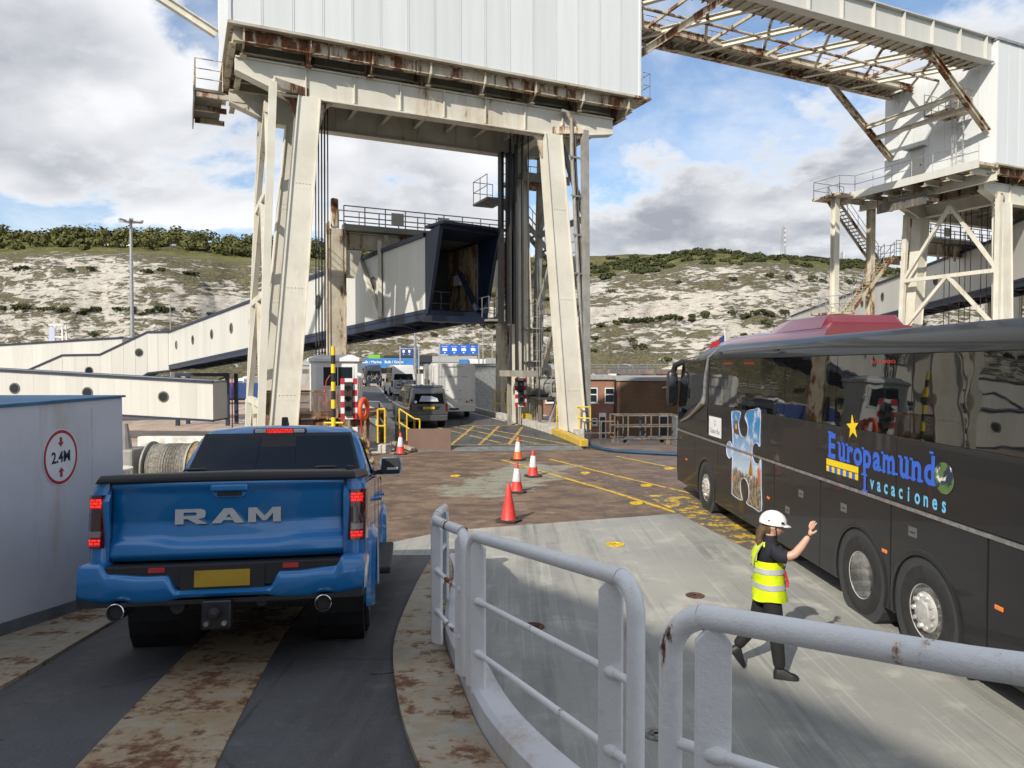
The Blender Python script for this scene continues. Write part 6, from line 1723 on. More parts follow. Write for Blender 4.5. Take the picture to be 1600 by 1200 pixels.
def make_person():
    # local axes: +x is where she faces (picture right), y away from the viewer
    t = thing('person', 'deck steward in white helmet and yellow vest raising a hand towards the coach', 'person', (2.66, 7.45, 0.0), -8)
    V = {}; order = []; rad = []; E = []
    def v(n, p, r): V[n] = len(order); order.append(p); rad.append(r)
    def e(*ns):
        for a, b in zip(ns[:-1], ns[1:]): E.append((V[a], V[b]))
    v('pel', (0, 0, .90), (.125, .15)); v('belly', (.0, 0, 1.02), (.115, .145)); v('chest', (-.015, 0, 1.20), (.125, .165)); v('upch', (-.015, 0, 1.33), (.105, .15)); v('neckb', (.0, 0, 1.40), .062); v('neck', (.02, 0, 1.46), .052); v('headc', (.035, 0, 1.535), .075)
    e('pel', 'belly', 'chest', 'upch', 'neckb', 'neck', 'headc')
    # near leg forward (planted), far leg trailing with heel up
    v('hipN', (.01, -.09, .86), .098); v('thN', (.035, -.095, .66), .098); v('knN', (.06, -.10, .47), .076); v('caN', (.075, -.10, .30), .072); v('anN', (.10, -.10, .085), .062)
    v('hipF', (-.01, .09, .86), .098); v('thF', (-.06, .10, .67), .098); v('knF', (-.10, .10, .50), .076); v('caF', (-.20, .105, .36), .070); v('anF', (-.30, .11, .225), .058)
    e('pel', 'hipN', 'thN', 'knN', 'caN', 'anN'); e('pel', 'hipF', 'thF', 'knF', 'caF', 'anF')
    # near arm (her right) raised forward; far arm hanging
    v('shN', (.0, -.185, 1.335), .068); v('uaN', (.085, -.225, 1.285), .060); v('elN', (.185, -.25, 1.305), .047); v('faN', (.262, -.26, 1.41), .040); v('wrN', (.33, -.262, 1.515), .028)
    v('shF', (-.02, .185, 1.335), .066); v('uaF', (-.03, .225, 1.20), .056); v('elF', (-.015, .24, 1.06), .045); v('faF', (.05, .235, .96), .038); v('wrF', (.11, .22, .88), .028)
    e('upch', 'shN', 'uaN', 'elN', 'faN', 'wrN'); e('upch', 'shF', 'uaF', 'elF', 'faF', 'wrF')
    me = skin_mesh(order, E, rad, V['pel'])
    mats = ['skin', 'navy_cloth', 'black_cloth']
    idx = []
    el = Vector((.17, -.222, 1.29))
    for p in me.polygons:
        c = p.center
        if c.z < .96 and not (c.y > .19 and c.x > -.06): idx.append(2)
        elif c.z > 1.425 and abs(c.y) < .15: idx.append(0)
        elif c.y < -.17 and c.x > .115: idx.append(0)
        elif c.y > .19 and c.z < 1.10: idx.append(0)
        else: idx.append(1)
    me.materials.clear()
    for m in mats: me.materials.append(MATS[m])
    me.polygons.foreach_set('material_index', idx); me.polygons.foreach_set('use_smooth', [True]*len(me.polygons))
    body = bpy.data.objects.new('body', me); COL.objects.link(body); body.parent = t
    # head: shaped ellipsoid with nose, brow, chin
    mb = MB(); rows = []
    for j in range(19):
        ph = -pi/2+pi*j/18; row = []
        for i in range(28):
            a = 2*pi*i/28; x, y, z = cos(ph)*cos(a), cos(ph)*sin(a), sin(ph)
            fx = .098*x; fy = .076*y; fz = .122*z
            if x > 0: 
                fx *= 1.0 - .10*abs(y)
                nose = math.exp(-((z+.12)/.20)**2)*math.exp(-(y/.16)**2)*x; fx += .024*nose
                fx += .010*math.exp(-((z+.78)/.18)**2)*math.exp(-(y/.35)**2)
                fx -= .008*math.exp(-((z-.08)/.11)**2)*math.exp(-((abs(y)-.38)/.18)**2)
                fx += .006*math.exp(-((z+.46)/.07)**2)*math.exp(-(y/.28)**2)
            if z < -.3: fy *= 1-.28*(-z-.3)
            row.append((fx, fy, fz))
        rows.append(row)
    mb.loft([r_ for r_ in rows], caps=False)
    yaw = -12
    hd = part('head', mb, 'skin', t, smooth=True, angle=180); hd.location = (.045, 0, 1.555); hd.rotation_euler = (0, radians(6), radians(yaw))
    for s_ in (-1, 1):
        mb = MB(); mb.cbox((.086, s_*.029, .012), (.012, .028, .010)); part('eye', mb, 'eye_dark', hd, bevel=.003)
        mb = MB(); mb.path([(.082, s_*.048, .032), (.092, s_*.03, .038), (.094, s_*.012, .034)], .004, 5); part('eyebrow', mb, 'hair_brown', hd)
        mb = MB(); mb.lathe([(0, -.008), (.022, -.005), (.028, .004), (.012, .010), (0, .010)], 12, 'y', (-.005, s_*.078, -.01)); part('ear', mb, 'skin', hd, smooth=True)
    mb = MB(); mb.path([(.090, -.024, -.054), (.100, 0, -.053), (.090, .024, -.054)], [.003, .007, .003], 6); part('mouth', mb, 'lips', hd, smooth=True)
    # helmet with peak, vents ridge and chin strap
    mb = MB(); rows = []
    for j in range(12):
        ph = -.12+(pi/2+.12)*j/11; rows.append([((.138*cos(a)*cos(ph)-.008), .115*sin(a)*cos(ph), .030+.125*sin(ph)) for a in [2*pi*i/32 for i in range(32)]])
    mb.loft(rows, caps=False); hel = part('helmet', mb, 'helmet_white', hd, smooth=True, angle=180)
    mb = MB(); mb.loft([[(.128*cos(a), .108*sin(a), .030) for a in [-.9+1.8*i/10 for i in range(11)]], [(.128*cos(a)+.045*max(0, cos(a))**1.5, .112*sin(a), .012) for a in [-.9+1.8*i/10 for i in range(11)]]], closed=False, caps=False); part('helmet_peak', mb, 'helmet_white', hel, smooth=True)
    for s_ in (-1, 1):
        for q in range(3): mb = MB(); mb.cbox((-.05+.035*q, s_*(.109-.004*q), .062), (.018, .006, .012)); part('helmet_vent', mb, 'eye_dark', hel)
        mb = MB(); mb.path([(.02, s_*.098, .03), (.025, s_*.086, -.02), (.04, s_*.066, -.08), (.05, s_*.03, -.122), (.052, 0, -.128)], .006, 6); part('chin_strap', mb, 'eye_dark', hel)
    mb = MB(); mb.cbox((.085, -.098, .055), (.03, .004, .02)); part('helmet_mark', mb, 'eye_dark', hel)
    mb = MB(); mb.path([(-.075, -.01, -.03), (-.115, -.015, -.09), (-.12, -.025, -.18), (-.10, -.03, -.28)], [.06, .05, .04, .012], 10); part('ponytail', mb, 'hair_brown', hd, smooth=True)
    mb = MB(); rows = []
    for j in range(8):
        ph = -.75+.9*j/7; rows.append([(-.012+.104*cos(a)*cos(ph), .083*sin(a)*cos(ph), .125*sin(ph)) for a in [pi/2+.12+(pi-.24)*i/14 for i in range(15)]])
    mb.grid(rows); part('hair', mb, 'hair_brown', hd, smooth=True)
    mb = MB(); mb.lathe([(.072, 1.385), (.068, 1.42), (.060, 1.455)], 18, 'z', (.012, 0, 0)); part('collar', mb, 'navy_cloth', t, smooth=True)
    # vest: loose shell with open sides at the arms
    def vest_ring(z, rx, ry, cx=0.0, n=36, wob=.0): return [(cx+(rx+wob*sin(5*a+z*20))*cos(a), (ry+wob*cos(4*a+z*14))*sin(a), z+.012*sin(3*a)*(1 if z < .9 else 0)) for a in [2*pi*i/n for i in range(n)]]
    rings = [vest_ring(.80, .168, .208, .012, wob=.012), vest_ring(.86, .166, .206, .01, wob=.010), vest_ring(.95, .160, .200, .005, wob=.008), vest_ring(1.05, .152, .198, 0, wob=.007), vest_ring(1.16, .155, .200, -.012, wob=.005), vest_ring(1.21, .152, .196, -.014, wob=.004)]
    mb = MB(); mb.loft(rings, caps=False); vs = part('vest', mb, 'hivis', t, smooth=True, angle=180)
    # shoulder straps of the vest, front and back panels up to the neck
    for sx in (1, -1):
        rows = []
        for z, k in ((1.21, 1), (1.28, .80), (1.34, .70), (1.385, .62)):
            rows.append([(-.014+sx*(.150-.10*((z-1.21)/.175)**2.2)*(1-.10*u*u), u*.150*k, z+.0) for u in [-1+.25*i for i in range(9)]])
        mb = MB(); mb.grid(rows); part('vest_yoke', mb, 'hivis', vs, smooth=True, angle=180)
    for sy in (-1, 1):
        mb = MB(); mb.grid([[(-.014+.062*c_, sy*(.070+.055*k), 1.405-.03*k-.022*abs(c_)) for c_ in (-1, -.5, 0, .5, 1)] for k in (0, .5, 1)]); part('vest_shoulder', mb, 'hivis', vs, smooth=True)
    # tapes
    def tape(z, h, grow):
        def rr(zz):
            for (z0, a0, b0, c0), (z1, a1, b1, c1) in zip(tab[:-1], tab[1:]):
                if z0 <= zz <= z1: f = (zz-z0)/(z1-z0); return a0+(a1-a0)*f, b0+(b1-b0)*f, c0+(c1-c0)*f
        tab = [(.80, .168, .208, .012), (.95, .160, .200, .005), (1.05, .152, .198, 0), (1.16, .155, .200, -.012), (1.21, .152, .196, -.014)]
        rg = []
        for zz in (z, z+h): a, b, c = rr(zz); rg.append(vest_ring(zz, a+grow, b+grow, c, wob=.007))
        mb = MB(); mb.loft(rg, caps=False); part('reflective_tape', mb, 'reflective_tape', vs, smooth=True)
    tape(.925, .055, .007); tape(1.085, .055, .007)
    for sx in (1, -1):
        for sy in (-1, 1):
            rows = [[(-.014+sx*(.158-.10*((z-1.14)/.245)**2.2), sy*y_+dy, z) for dy in (-.022, .022)] for z, y_ in ((1.14, .100), (1.21, .098), (1.29, .092), (1.35, .086), (1.385, .082))]
            mb = MB(); mb.grid(rows); part('reflective_tape', mb, 'reflective_tape', vs, smooth=True)
    mb = MB(); mb.path([(.14, -.10, 1.10), (.165, -.11, 1.0), (.16, -.12, .95)], .014, 6); part('key_lanyard', mb, 'sign_red', t)
    # sleeve end
    mb = MB(); mb.path([(.02, -.19, 1.34), (.07, -.217, 1.295), (.130, -.237, 1.29)], [.082, .076, .070], 16); part('sleeve', mb, 'navy_cloth', t, smooth=True)
    # hands: palm plus five separate bent fingers
    def hand(wr, dirv, palmn, curl, name):
        d = Vector(dirv).normalized(); nrm = Vector(palmn).normalized(); s_ = d.cross(nrm).normalized(); w = Vector(wr)
        vv = [w, w+d*.045, w+d*.085]; ee = [(0, 1), (1, 2)]; rr = [(.022, .024), (.030, .018), (.033, .014)]
        for k, (off, ln) in enumerate(((-.030, .068), (-.010, .078), (.011, .074), (.030, .058))):
            b0 = w+d*.080+s_*off; spread = s_*(off*.45)
            p1 = b0+d*ln*.45+spread*.4+nrm*(.006*curl); p2 = p1+d*ln*.32+spread*.3+nrm*(.014*curl); p3 = p2+d*ln*.25+spread*.2+nrm*(.02*curl)
            i0 = len(vv); vv += [b0, p1, p2, p3]; rr += [.0105, .0095, .0085, .0065]; ee += [(2, i0), (i0, i0+1), (i0+1, i0+2), (i0+2, i0+3)]
        b0 = w+d*.03-s_*.026; p1 = b0-s_*.026+d*.022+nrm*.012; p2 = p1-s_*.014+d*.028+nrm*.012; i0 = len(vv)
        vv += [b0, p1, p2]; rr += [.016, .012, .009]; ee += [(1, i0), (i0, i0+1), (i0+1, i0+2)]
        m_ = skin_mesh([tuple(p) for p in vv], ee, rr, 0, 1); m_.materials.clear(); m_.polygons.foreach_set('use_smooth', [True]*len(m_.polygons))
        link(name, m_, 'skin', t)
    hand((.33, -.262, 1.515), (.22, .0, .97), (.90, .30, -.2), .5, 'hand')
    hand((.11, .22, .88), (.45, -.1, -.88), (-.2, -1, 0), 1.4, 'hand')
    # boots
    def boot(an, rot, off):
        b = bpy.data.objects.new('boot', None)
        rg = []
        for x, w, z0, z1 in ((-.075, .030, 0, .07), (-.06, .042, 0, .12), (-.01, .046, 0, .135), (.05, .046, 0, .105), (.11, .050, 0, .075), (.165, .045, 0, .06), (.195, .026, .004, .04)):
            rg.append([(x, -w, z0), (x, w, z0), (x, w*.95, z1*.6), (x, w*.55, z1), (x, -w*.55, z1), (x, -w*.95, z1*.6)])
        mb = MB(); mb.loft(rg); o = part('boot', mb, 'boot_leather', t, smooth=True, angle=50); o.location = an; o.rotation_euler = rot; o.scale = (.9, .9, .85)
    boot((.105, -.10, .0), (0, 0, radians(-8)), 0); boot((-.335, .11, .145), (0, radians(52), 0), 0)
    return t
make_person()

# ================================================================== mooring gear left of the pickup
mat_plain('rope_grey', (0.24, 0.225, 0.195), .9, vary=.5, scale=18, bump=.8); mat_plain('rope_tan', (0.36, 0.26, 0.13), .9, vary=.4, scale=18, bump=.8); mat_plain('rope_brown', (0.13, 0.10, 0.08), .9, vary=.4, scale=18, bump=.8)
mat_plain('bollard_white', (0.66, 0.64, 0.58), .6, vary=.3, scale=5); mat_plain('valve_red', (0.55, 0.03, 0.03), .5)
WN = thing('mooring_winch', 'mooring winch with rope drums behind the casing, left of the pickup', 'winch', (-7.95, 16.0, .25)); WN.scale = (.84, .84, .84)
x = 0.0
for w, r_, mt in ((1.05, .62, 'rope_grey'), (.28, .66, 'rope_tan'), (.85, .52, 'rope_brown')):
    n = int(w/.07); prof = []
    for i in range(n*4+1):
        f = i/4; prof.append((r_ - .018 + .018*abs(sin(pi*f)) + .012*sin(i*1.7), w*i/(n*4)))
    mb = MB(); mb.lathe(prof, 28, 'x', (x+.05, 0, .85)); part('rope_drum', mb, mt, WN, smooth=True, angle=60); x += w+.04
for q in (-.03, 1.10, 1.41, 2.32):
    mb = MB(); mb.lathe([(.10, -.02), (.68, -.02), (.68, .02), (.10, .02)], 32, 'x', (q, 0, .85)); part('drum_flange', mb, 'grey_steel', WN)
    mb = MB(); mb.box((q-.06, -.5, 0), (q+.06, .5, .4)); part('pedestal', mb, 'grey_steel', WN)
mb = MB(); mb.tube((-.6, 0, .85), (3.0, 0, .85), .10, 12); part('shaft', mb, 'dark_steel', WN)
mb = MB(); mb.box((-1.0, -.4, 0), (-.35, .5, 1.35)); part('gear_box', mb, 'grey_steel', WN, bevel=.06)
mb = MB(); mb.tube((-.7, -.1, 1.35), (-.7, -.1, 2.0), .18, 12, .08); part('motor', mb, 'grey_steel', WN)
mb = MB(); mb.path([(.9+.36*cos(2*pi*i/20), -1.1+.36*sin(2*pi*i/20), .72) for i in range(20)], .03, 8, closed=True); vw = part('hand_wheel', mb, 'valve_red', WN, smooth=True)
for a in (0, pi/2): 
    mb = MB(); mb.tube((.9-.35*cos(a), -1.1-.35*sin(a), .72), (.9+.35*cos(a), -1.1+.35*sin(a), .72), .018, 6); part('spoke', mb, 'valve_red', vw)
mb = MB(); mb.tube((.9, -1.1, 0), (.9, -1.1, .72), .04, 8); part('wheel_spindle', mb, 'dark_steel', WN)
for px_, py_, r_, h_, lb in ((-7.35, 13.2, .33, .78, 'white bollard drum next to the casing corner'), (-5.75, 12.4, .42, .42, 'low white bollard cap just behind the load cover')):
    mb = MB(); mb.lathe([(r_, 0), (r_, h_-.05), (r_*1.12, h_-.04), (r_*1.12, h_), (0, h_+.03)], 28); o = part('mooring_bollard', mb, 'bollard_white', smooth=True, angle=40); o.location = (px_, py_, .55); tag(o, lb, 'bollard')
mb = MB()
pts = [(-.35+.0, 0, 0)] + [(.36*cos(pi-pi*i/12), 0, .02+.36*sin(pi*i/12)) for i in range(13)]
mb.path(pts, .07, 10); o = part('roller_fairlead', mb, 'grey_steel', smooth=True); o.location = (-5.0, 12.0, .56); tag(o, 'curved steel fairlead hoop beside the pickup cab', 'fairlead')
mb = MB(); mb.box((-12.2, 23.5, .3), (-7.6, 23.8, .9)); o = part('bulwark', mb, 'bollard_white', bevel=.02); tag(o, 'low white bulwark plating behind the winch', 'bulwark')
mb = MB(); mb.tube((0, 0, 0), (0, 0, .55), .07, 10); mb.tube((0, 0, .55), (0, 0, .85), .09, 10, .05); o = part('yellow_post', mb, 'pot_yellow', smooth=True); o.location = (-5.6, 14.6, .55); tag(o, 'small yellow capped post between winch and pickup', 'post')
# blue hose on the deck towards the coach front
mat_plain('hose_blue', (0.012, 0.055, 0.12), .6, vary=.3)
hp = smooth_curve([(2.3, 31.8, .9), (2.35, 30.9, .45), (2.7, 29.6, .30), (3.4, 27.3, .075), (5.0, 26.0, .07), (7.4, 25.3, .07), (9.6, 25.8, .07)], 8)
mb = MB(); mb.path(hp, .06, 10); tag(part('water_hose', mb, 'hose_blue', smooth=True), 'blue hose lying across the deck between the gantry leg and the coach', 'hose')
# ================================================================== berth furniture left of the link road
mat_rusty('brown_steel', (0.20, 0.15, 0.11), 0.8, 1.6, paint2=(0.14, 0.10, 0.08)); mat_plain('hut_white', (0.68, 0.69, 0.69), .45, vary=.1, scale=2)
mat_plain('stripe_yellow', (0.78, 0.55, 0.02), .5, vary=.12); mat_plain('stripe_black', (0.02, 0.02, 0.02), .5); mat_plain('stripe_red', (0.42, 0.02, 0.03), .5, vary=.15); mat_plain('stripe_white', (0.70, 0.69, 0.68), .5, vary=.1)
mat_plain('rail_yellow', (0.68, 0.46, 0.03), .5, vary=.2, scale=6); mat_plain('buoy_orange', (0.75, 0.10, 0.03), .5, vary=.1)
PLt = thing('operator_platform', 'rust brown steel platform carrying the control hut beside the link road', 'platform', (-7.2, 28.4, 0))
mb = MB(); mb.box((-2.4, -1.6, 1.28), (1.9, 2.2, 1.42)); part('platform_deck', mb, 'brown_steel', PLt)
for x in (-2.2, -.8, .6, 1.75):
    for y in (-1.45, 2.0): mb = MB(); mb.box((x-.1, y-.1, -3), (x+.1, y+.1, 1.28)); part('platform_leg', mb, 'brown_steel', PLt)
for z in (1.1, .3):
    mb = MB(); mb.beam((-2.3, -1.5, z), (1.9, -1.5, z), .12, .22); part('platform_beam', mb, 'brown_steel', PLt)
for x0, x1 in ((-2.2, -.8), (.6, 1.75)):
    mb = MB(); mb.beam((x0, -1.5, .2), (x1, -1.5, 1.1), .08, .08); part('platform_brace', mb, 'brown_steel', PLt)
mb = MB(); mb.box((1.0, -1.75, .05), (1.5, -1.62, .95)); part('cabinet', mb, 'hut_white', PLt)
mb = MB(); mb.box((-2.4, -1.85, -.6), (3.1, 2.4, .0)); part('base_slab', mb, 'concrete_kerb', PLt)
HUT = thing('control_hut', 'small white control hut with a wide dark window beside the link road', 'hut', (-7.05, 29.0, 1.42), 6)
mb = MB(); mb.prism([(-.95, -.55), (-.65, -.9), (.95, -.9), (.95, .9), (-.95, .9)], 'z', 0, 1.95); part('hut_wall', mb, 'hut_white', HUT, bevel=.03)
mb = MB(); mb.loft([[(-1.03, -.65, 1.95), (-.70, -1.0, 1.95), (1.03, -1.0, 1.95), (1.03, 1, 1.95), (-1.03, 1, 1.95)], [(-1.03, -.65, 2.08), (-.70, -1.0, 2.08), (1.03, -1.0, 2.08), (1.03, 1, 2.08), (-1.03, 1, 2.08)], [(-.7, -.4, 2.22), (-.5, -.6, 2.22), (.7, -.6, 2.22), (.7, .6, 2.22), (-.7, .6, 2.22)]]); part('hut_roof', mb, 'hut_white', HUT, bevel=.02)
mb = MB(); mb.box((-.42, -.925, .95), (.80, -.90, 1.80)); wf = part('hut_window', mb, 'clad_white', HUT)
mb = MB(); mb.box((-.36, -.935, 1.02), (.74, -.926, 1.74)); part('pane', mb, 'window_glass', wf)
mb = MB(); mb.box((.17, -.938, 1.02), (.20, -.934, 1.74)); part('glazing_bar', mb, 'clad_white', wf)
mb = MB(); mb.tube((1.0, -1.05, 1.45), (1.16, -1.3, 1.40), .075, 12); mb.tube((1.0, -.9, 1.3), (1.05, -1.05, 1.42), .03, 8); part('camera', mb, 'hut_white', HUT, smooth=True, angle=50)
mb = MB(); mb.box((.98, -.94, .8), (1.05, -.86, 1.3)); part('cable_box', mb, 'dark_steel', HUT)
# wire mesh guard panel on the platform edge
MF = thing('mesh_guard', 'brown framed wire mesh guard left of the control hut', 'fence', (-9.05, 26.55, 1.3), 4)
for a, b in (((0, .0), (2.6, .0)), ((0, .97), (2.6, .97))): 
    mb = MB(); mb.beam((a[0], 0, a[1]), (b[0], 0, b[1]), .05, .07); part('guard_rail', mb, 'brown_steel', MF)
for x in (0, .62, 2.6):
    mb = MB(); mb.beam((x, 0, 0), (x, 0, .97), .06, .06, (0, 1, 0)); part('guard_post', mb, 'brown_steel', MF)
mb = MB(); mb.box((.0, -.012, .04), (.60, .0, .93)); part('guard_plate', mb, 'brown_steel', MF)
mb = MB()
for i in range(-12, 40):
    x0 = .64+i*.052
    for s_ in (1, -1):
        a, b = (x0, .03), (x0+s_*.5, .94)
        t0 = max(0, min(1, ((.64-a[0])/(b[0]-a[0])))); t1 = max(0, min(1, ((2.58-a[0])/(b[0]-a[0]))))
        lo, hi = min(t0, t1), max(t0, t1)
        if a[0] < .64 or a[0] > 2.58 or b[0] < .64 or b[0] > 2.58:
            lo, hi = max(0, lo), min(1, hi)
        else: lo, hi = 0, 1
        if hi-lo > .03: mb.beam((a[0]+(b[0]-a[0])*lo, 0, a[1]+(b[1]-a[1])*lo), (a[0]+(b[0]-a[0])*hi, 0, a[1]+(b[1]-a[1])*hi), .012, .012, (0, 1, 0))
o = part('wire_mesh', mb, 'brown_steel', MF); o['kind'] = 'stuff'
# support bracket under guard
mb = MB(); mb.box((0, -.05, -1.3), (.12, .07, 0)); part('guard_leg', mb, 'brown_steel', MF)
mb = MB(); mb.box((2.4, -.05, -1.3), (2.52, .07, 0)); part('guard_leg', mb, 'brown_steel', MF)
# striped height gauge pole
SP = thing('striped_pole', 'black and yellow striped pole rising behind the pickup cab', 'pole', (-5.98, 24.2, 0))
nst = 13; h = 3.86/nst
for i in range(nst):
    mb = MB(); mb.tube((0, 0, i*h), (0, 0, (i+1)*h), .075 if i < nst-1 else .07, 14); part('stripe', mb, 'stripe_yellow' if i % 2 == 0 else 'stripe_black', SP, smooth=True, angle=40)
mb = MB(); mb.tube((-.32, 0, 1.30), (.32, 0, 1.30), .03, 8); part('cross_bar', mb, 'stripe_yellow', SP)
mb = MB(); mb.box((-.3, -.3, -.02), (.3, .3, .06)); part('base_plate', mb, 'brown_steel', SP)
mb = MB(); mb.path([(-.1, -.02, 2.9), (-.22, -.05, 2.7), (-.28, -.05, 2.2), (-.25, -.05, 1.9)], .018, 6); part('red_cord', mb, 'stripe_red', SP)
# traffic lights with chequered boards
def traffic_light(loc, rz, label, scale=1.0):
    t = thing('traffic_light', label, 'traffic light', loc, rz)
    W2, H2 = .60*scale, 1.50*scale
    mb = MB(); mb.box((-W2/2, 0, 0), (W2/2, .03, H2)); part('back_board', mb, 'stripe_white', t)
    n = 7; c = H2/n
    for i in range(n):
        for s_ in (-1, 1):
            if i % 2 == 0:
                mb = MB(); x0, x1 = (-W2/2, -W2/2+.15*scale) if s_ < 0 else (W2/2-.15*scale, W2/2); mb.box((x0, -.006, i*c), (x1, 0, (i+1)*c)); part('red_square', mb, 'stripe_red', t)
    mb = MB(); mb.box((-.15*scale, -.12, .13*scale), (.15*scale, -.007, H2-.13*scale)); part('signal_head', mb, 'stripe_black', t, bevel=.02)
    for i in range(3):
        z = H2*(.25+.25*i); mb = MB(); mb.lathe([(.10*scale, -.12), (.10*scale, -.13), (0, -.135)], 18, 'y', (0, 0, z)); l = part('lens', mb, 'lens_smoke' if i == 2 else 'car_glass', t)
        mb = MB(); rows = [[(.115*scale*cos(a), y, z+.115*scale*sin(a)) for a in [pi*k/8 for k in range(9)]] for y in (-.12, -.27)]; mb.grid(rows); part('hood', mb, 'stripe_black', t)
    mb = MB(); mb.tube((0, .08, -2.2), (0, .08, H2*.8), .05, 10); part('signal_post', mb, 'grey_steel', t)
traffic_light((-5.98, 26.5, 1.25), 5, 'traffic light on a red and white chequered board by the control hut')
traffic_light((.42, 34.75, 1.25), 8, 'traffic light on a red and white chequered board at the right leg', .92)
# lifebuoy in its holder
LB = thing('lifebuoy', 'orange lifebuoy hanging on the grey rail beside the traffic light', 'lifebuoy', (-5.45, 26.55, 1.62), 72)
mb = MB(); mb.path([(.27*cos(a), 0, .36*sin(a)) for a in [2*pi*i/24 for i in range(24)]], .085, 10, closed=True); part('ring', mb, 'buoy_orange', LB, smooth=True)
mb = MB(); mb.tube((0, .1, -.9), (0, .1, .3), .03, 8); part('stand', mb, 'stripe_red', LB)
GR = thing('grey_handrail', 'grey tubular handrail at the left edge of the link road', 'handrail', (0, 0, 0))
railing_run(GR, [(-5.75, 26.9, .75), (-5.0, 27.2, .7), (-4.75, 27.25, .35)], 1.15, 'galvanised', .035, .5)
def yellow_rail(name, label, pts, h, gap=.6, r=.032):
    t = thing(name, label, 'handrail', (0, 0, 0), group='yellow handrails around the link road'); railing_run(t, pts, h, 'rail_yellow', r, gap); return t
yellow_rail('yellow_handrail', 'narrow yellow gate frame by the lone cone', [(-4.98, 26.8, .35), (-4.72, 26.85, .35)], 1.25, .3, .04)
yellow_rail('yellow_handrail', 'yellow handrail in front of the grey camper van', [(-4.35, 27.9, .5), (-3.75, 27.8, .12), (-3.55, 27.8, .10)], 1.05, .32)
yellow_rail('yellow_handrail', 'yellow handrail at the foot of the right gantry leg', [(2.0, 32.2, .52), (2.5, 31.4, .52), (3.3, 30.4, .52)], .95, .6)
yellow_rail('yellow_handrail', 'yellow handrail beside the far portal column', [(-1.0, 39.4, .5), (-.3, 39.4, .5)], 1.3, .7)
mb = MB(); mb.box((-3.92, 27.16, .02), (-2.30, 27.22, .84)); m_ = part('brown_board', mb, 'blur_brown' if 'blur_brown' in MATS else mat_plain('blur_brown', (0.165, 0.105, 0.08), .7, vary=.15, scale=1), bevel=.005); tag(m_, 'plain brown board standing at the edge of the flap', 'board')
mb = MB(); mb.box((-4.95, 26.6, -.02), (-4.5, 27.1, .30)); tag(part('kerb_block', mb, 'concrete_kerb', bevel=.03), 'grey block under the narrow yellow gate frame', 'block')
mb = MB(); mb.beam((-4.55, 27.3, .32), (-3.6, 26.9, .06), .25, .12); tag(part('flap_rail', mb, 'ramp_plate', bevel=.02), 'sloping rusty guide beam at the left corner of the flap', 'beam')
# machinery beside the right leg
MC = thing('hoist_machinery', 'grey hoist machinery and grated platform between the right gantry legs', 'machinery', (1.9, 34.9, 0), 20)
mb = MB(); mb.box((-.9, -.6, 1.6), (1.6, 1.0, 1.72)); part('machine_platform', mb, 'grey_steel', MC)
for x in (-.8, .3, 1.5):
    mb = MB(); mb.box((x-.06, -.55, -3), (x+.06, -.43, 1.6)); part('platform_leg', mb, 'brown_steel', MC)
mb = MB(); mb.lathe([(.1, -.5), (.42, -.45), (.45, 0), (.42, .45), (.1, .5)], 18, 'x', (-.2, .1, 2.15)); part('winch_drum', mb, 'grey_steel', MC, smooth=True)
mb = MB(); mb.box((.5, -.3, 1.72), (1.4, .5, 2.3)); part('motor_box', mb, 'under_steel', MC, bevel=.05)
railing_run(MC, [(-.85, -.58, 1.72), (1.55, -.58, 1.72)], 1.0, 'grey_steel', .025, .6)
for x, z in ((-.6, .3), (.9, .5)):
    mb = MB(); mb.beam((x, -.5, -1), (x+.7, -.5, 1.5), .10, .12); part('machine_brace', mb, 'brown_steel', MC)
mb = MB(); mb.tube((.35, -1.2, -.5), (.35, -1.2, 1.6), .06, 10); part('blue_pipe', mb, 'hose_blue', MC)
# safety fence and ladder tower at the portal's right column
LT = thing('ladder_tower', 'caged ladder tower beside the right portal column', 'ladder', (1.05, 35.4, 0), GDEG)
ladder_cage(LT, (0, 0, -1.0), (0, 0, 6.4), (0, -1, 0), 'grey_steel')
for z in (1.8, 3.4, 5.0):
    mb = MB(); mb.box((-.6, -.2, z), (.6, .5, z+.06)); part('rest_platform', mb, 'grey_steel', LT)
mb = MB(); mb.box((-.75, .4, -3), (-.6, .55, 6.6)); part('tower_post', mb, 'grey_steel', LT)
mb = MB(); mb.box((.6, .4, -3), (.75, .55, 6.6)); part('tower_post', mb, 'grey_steel', LT)

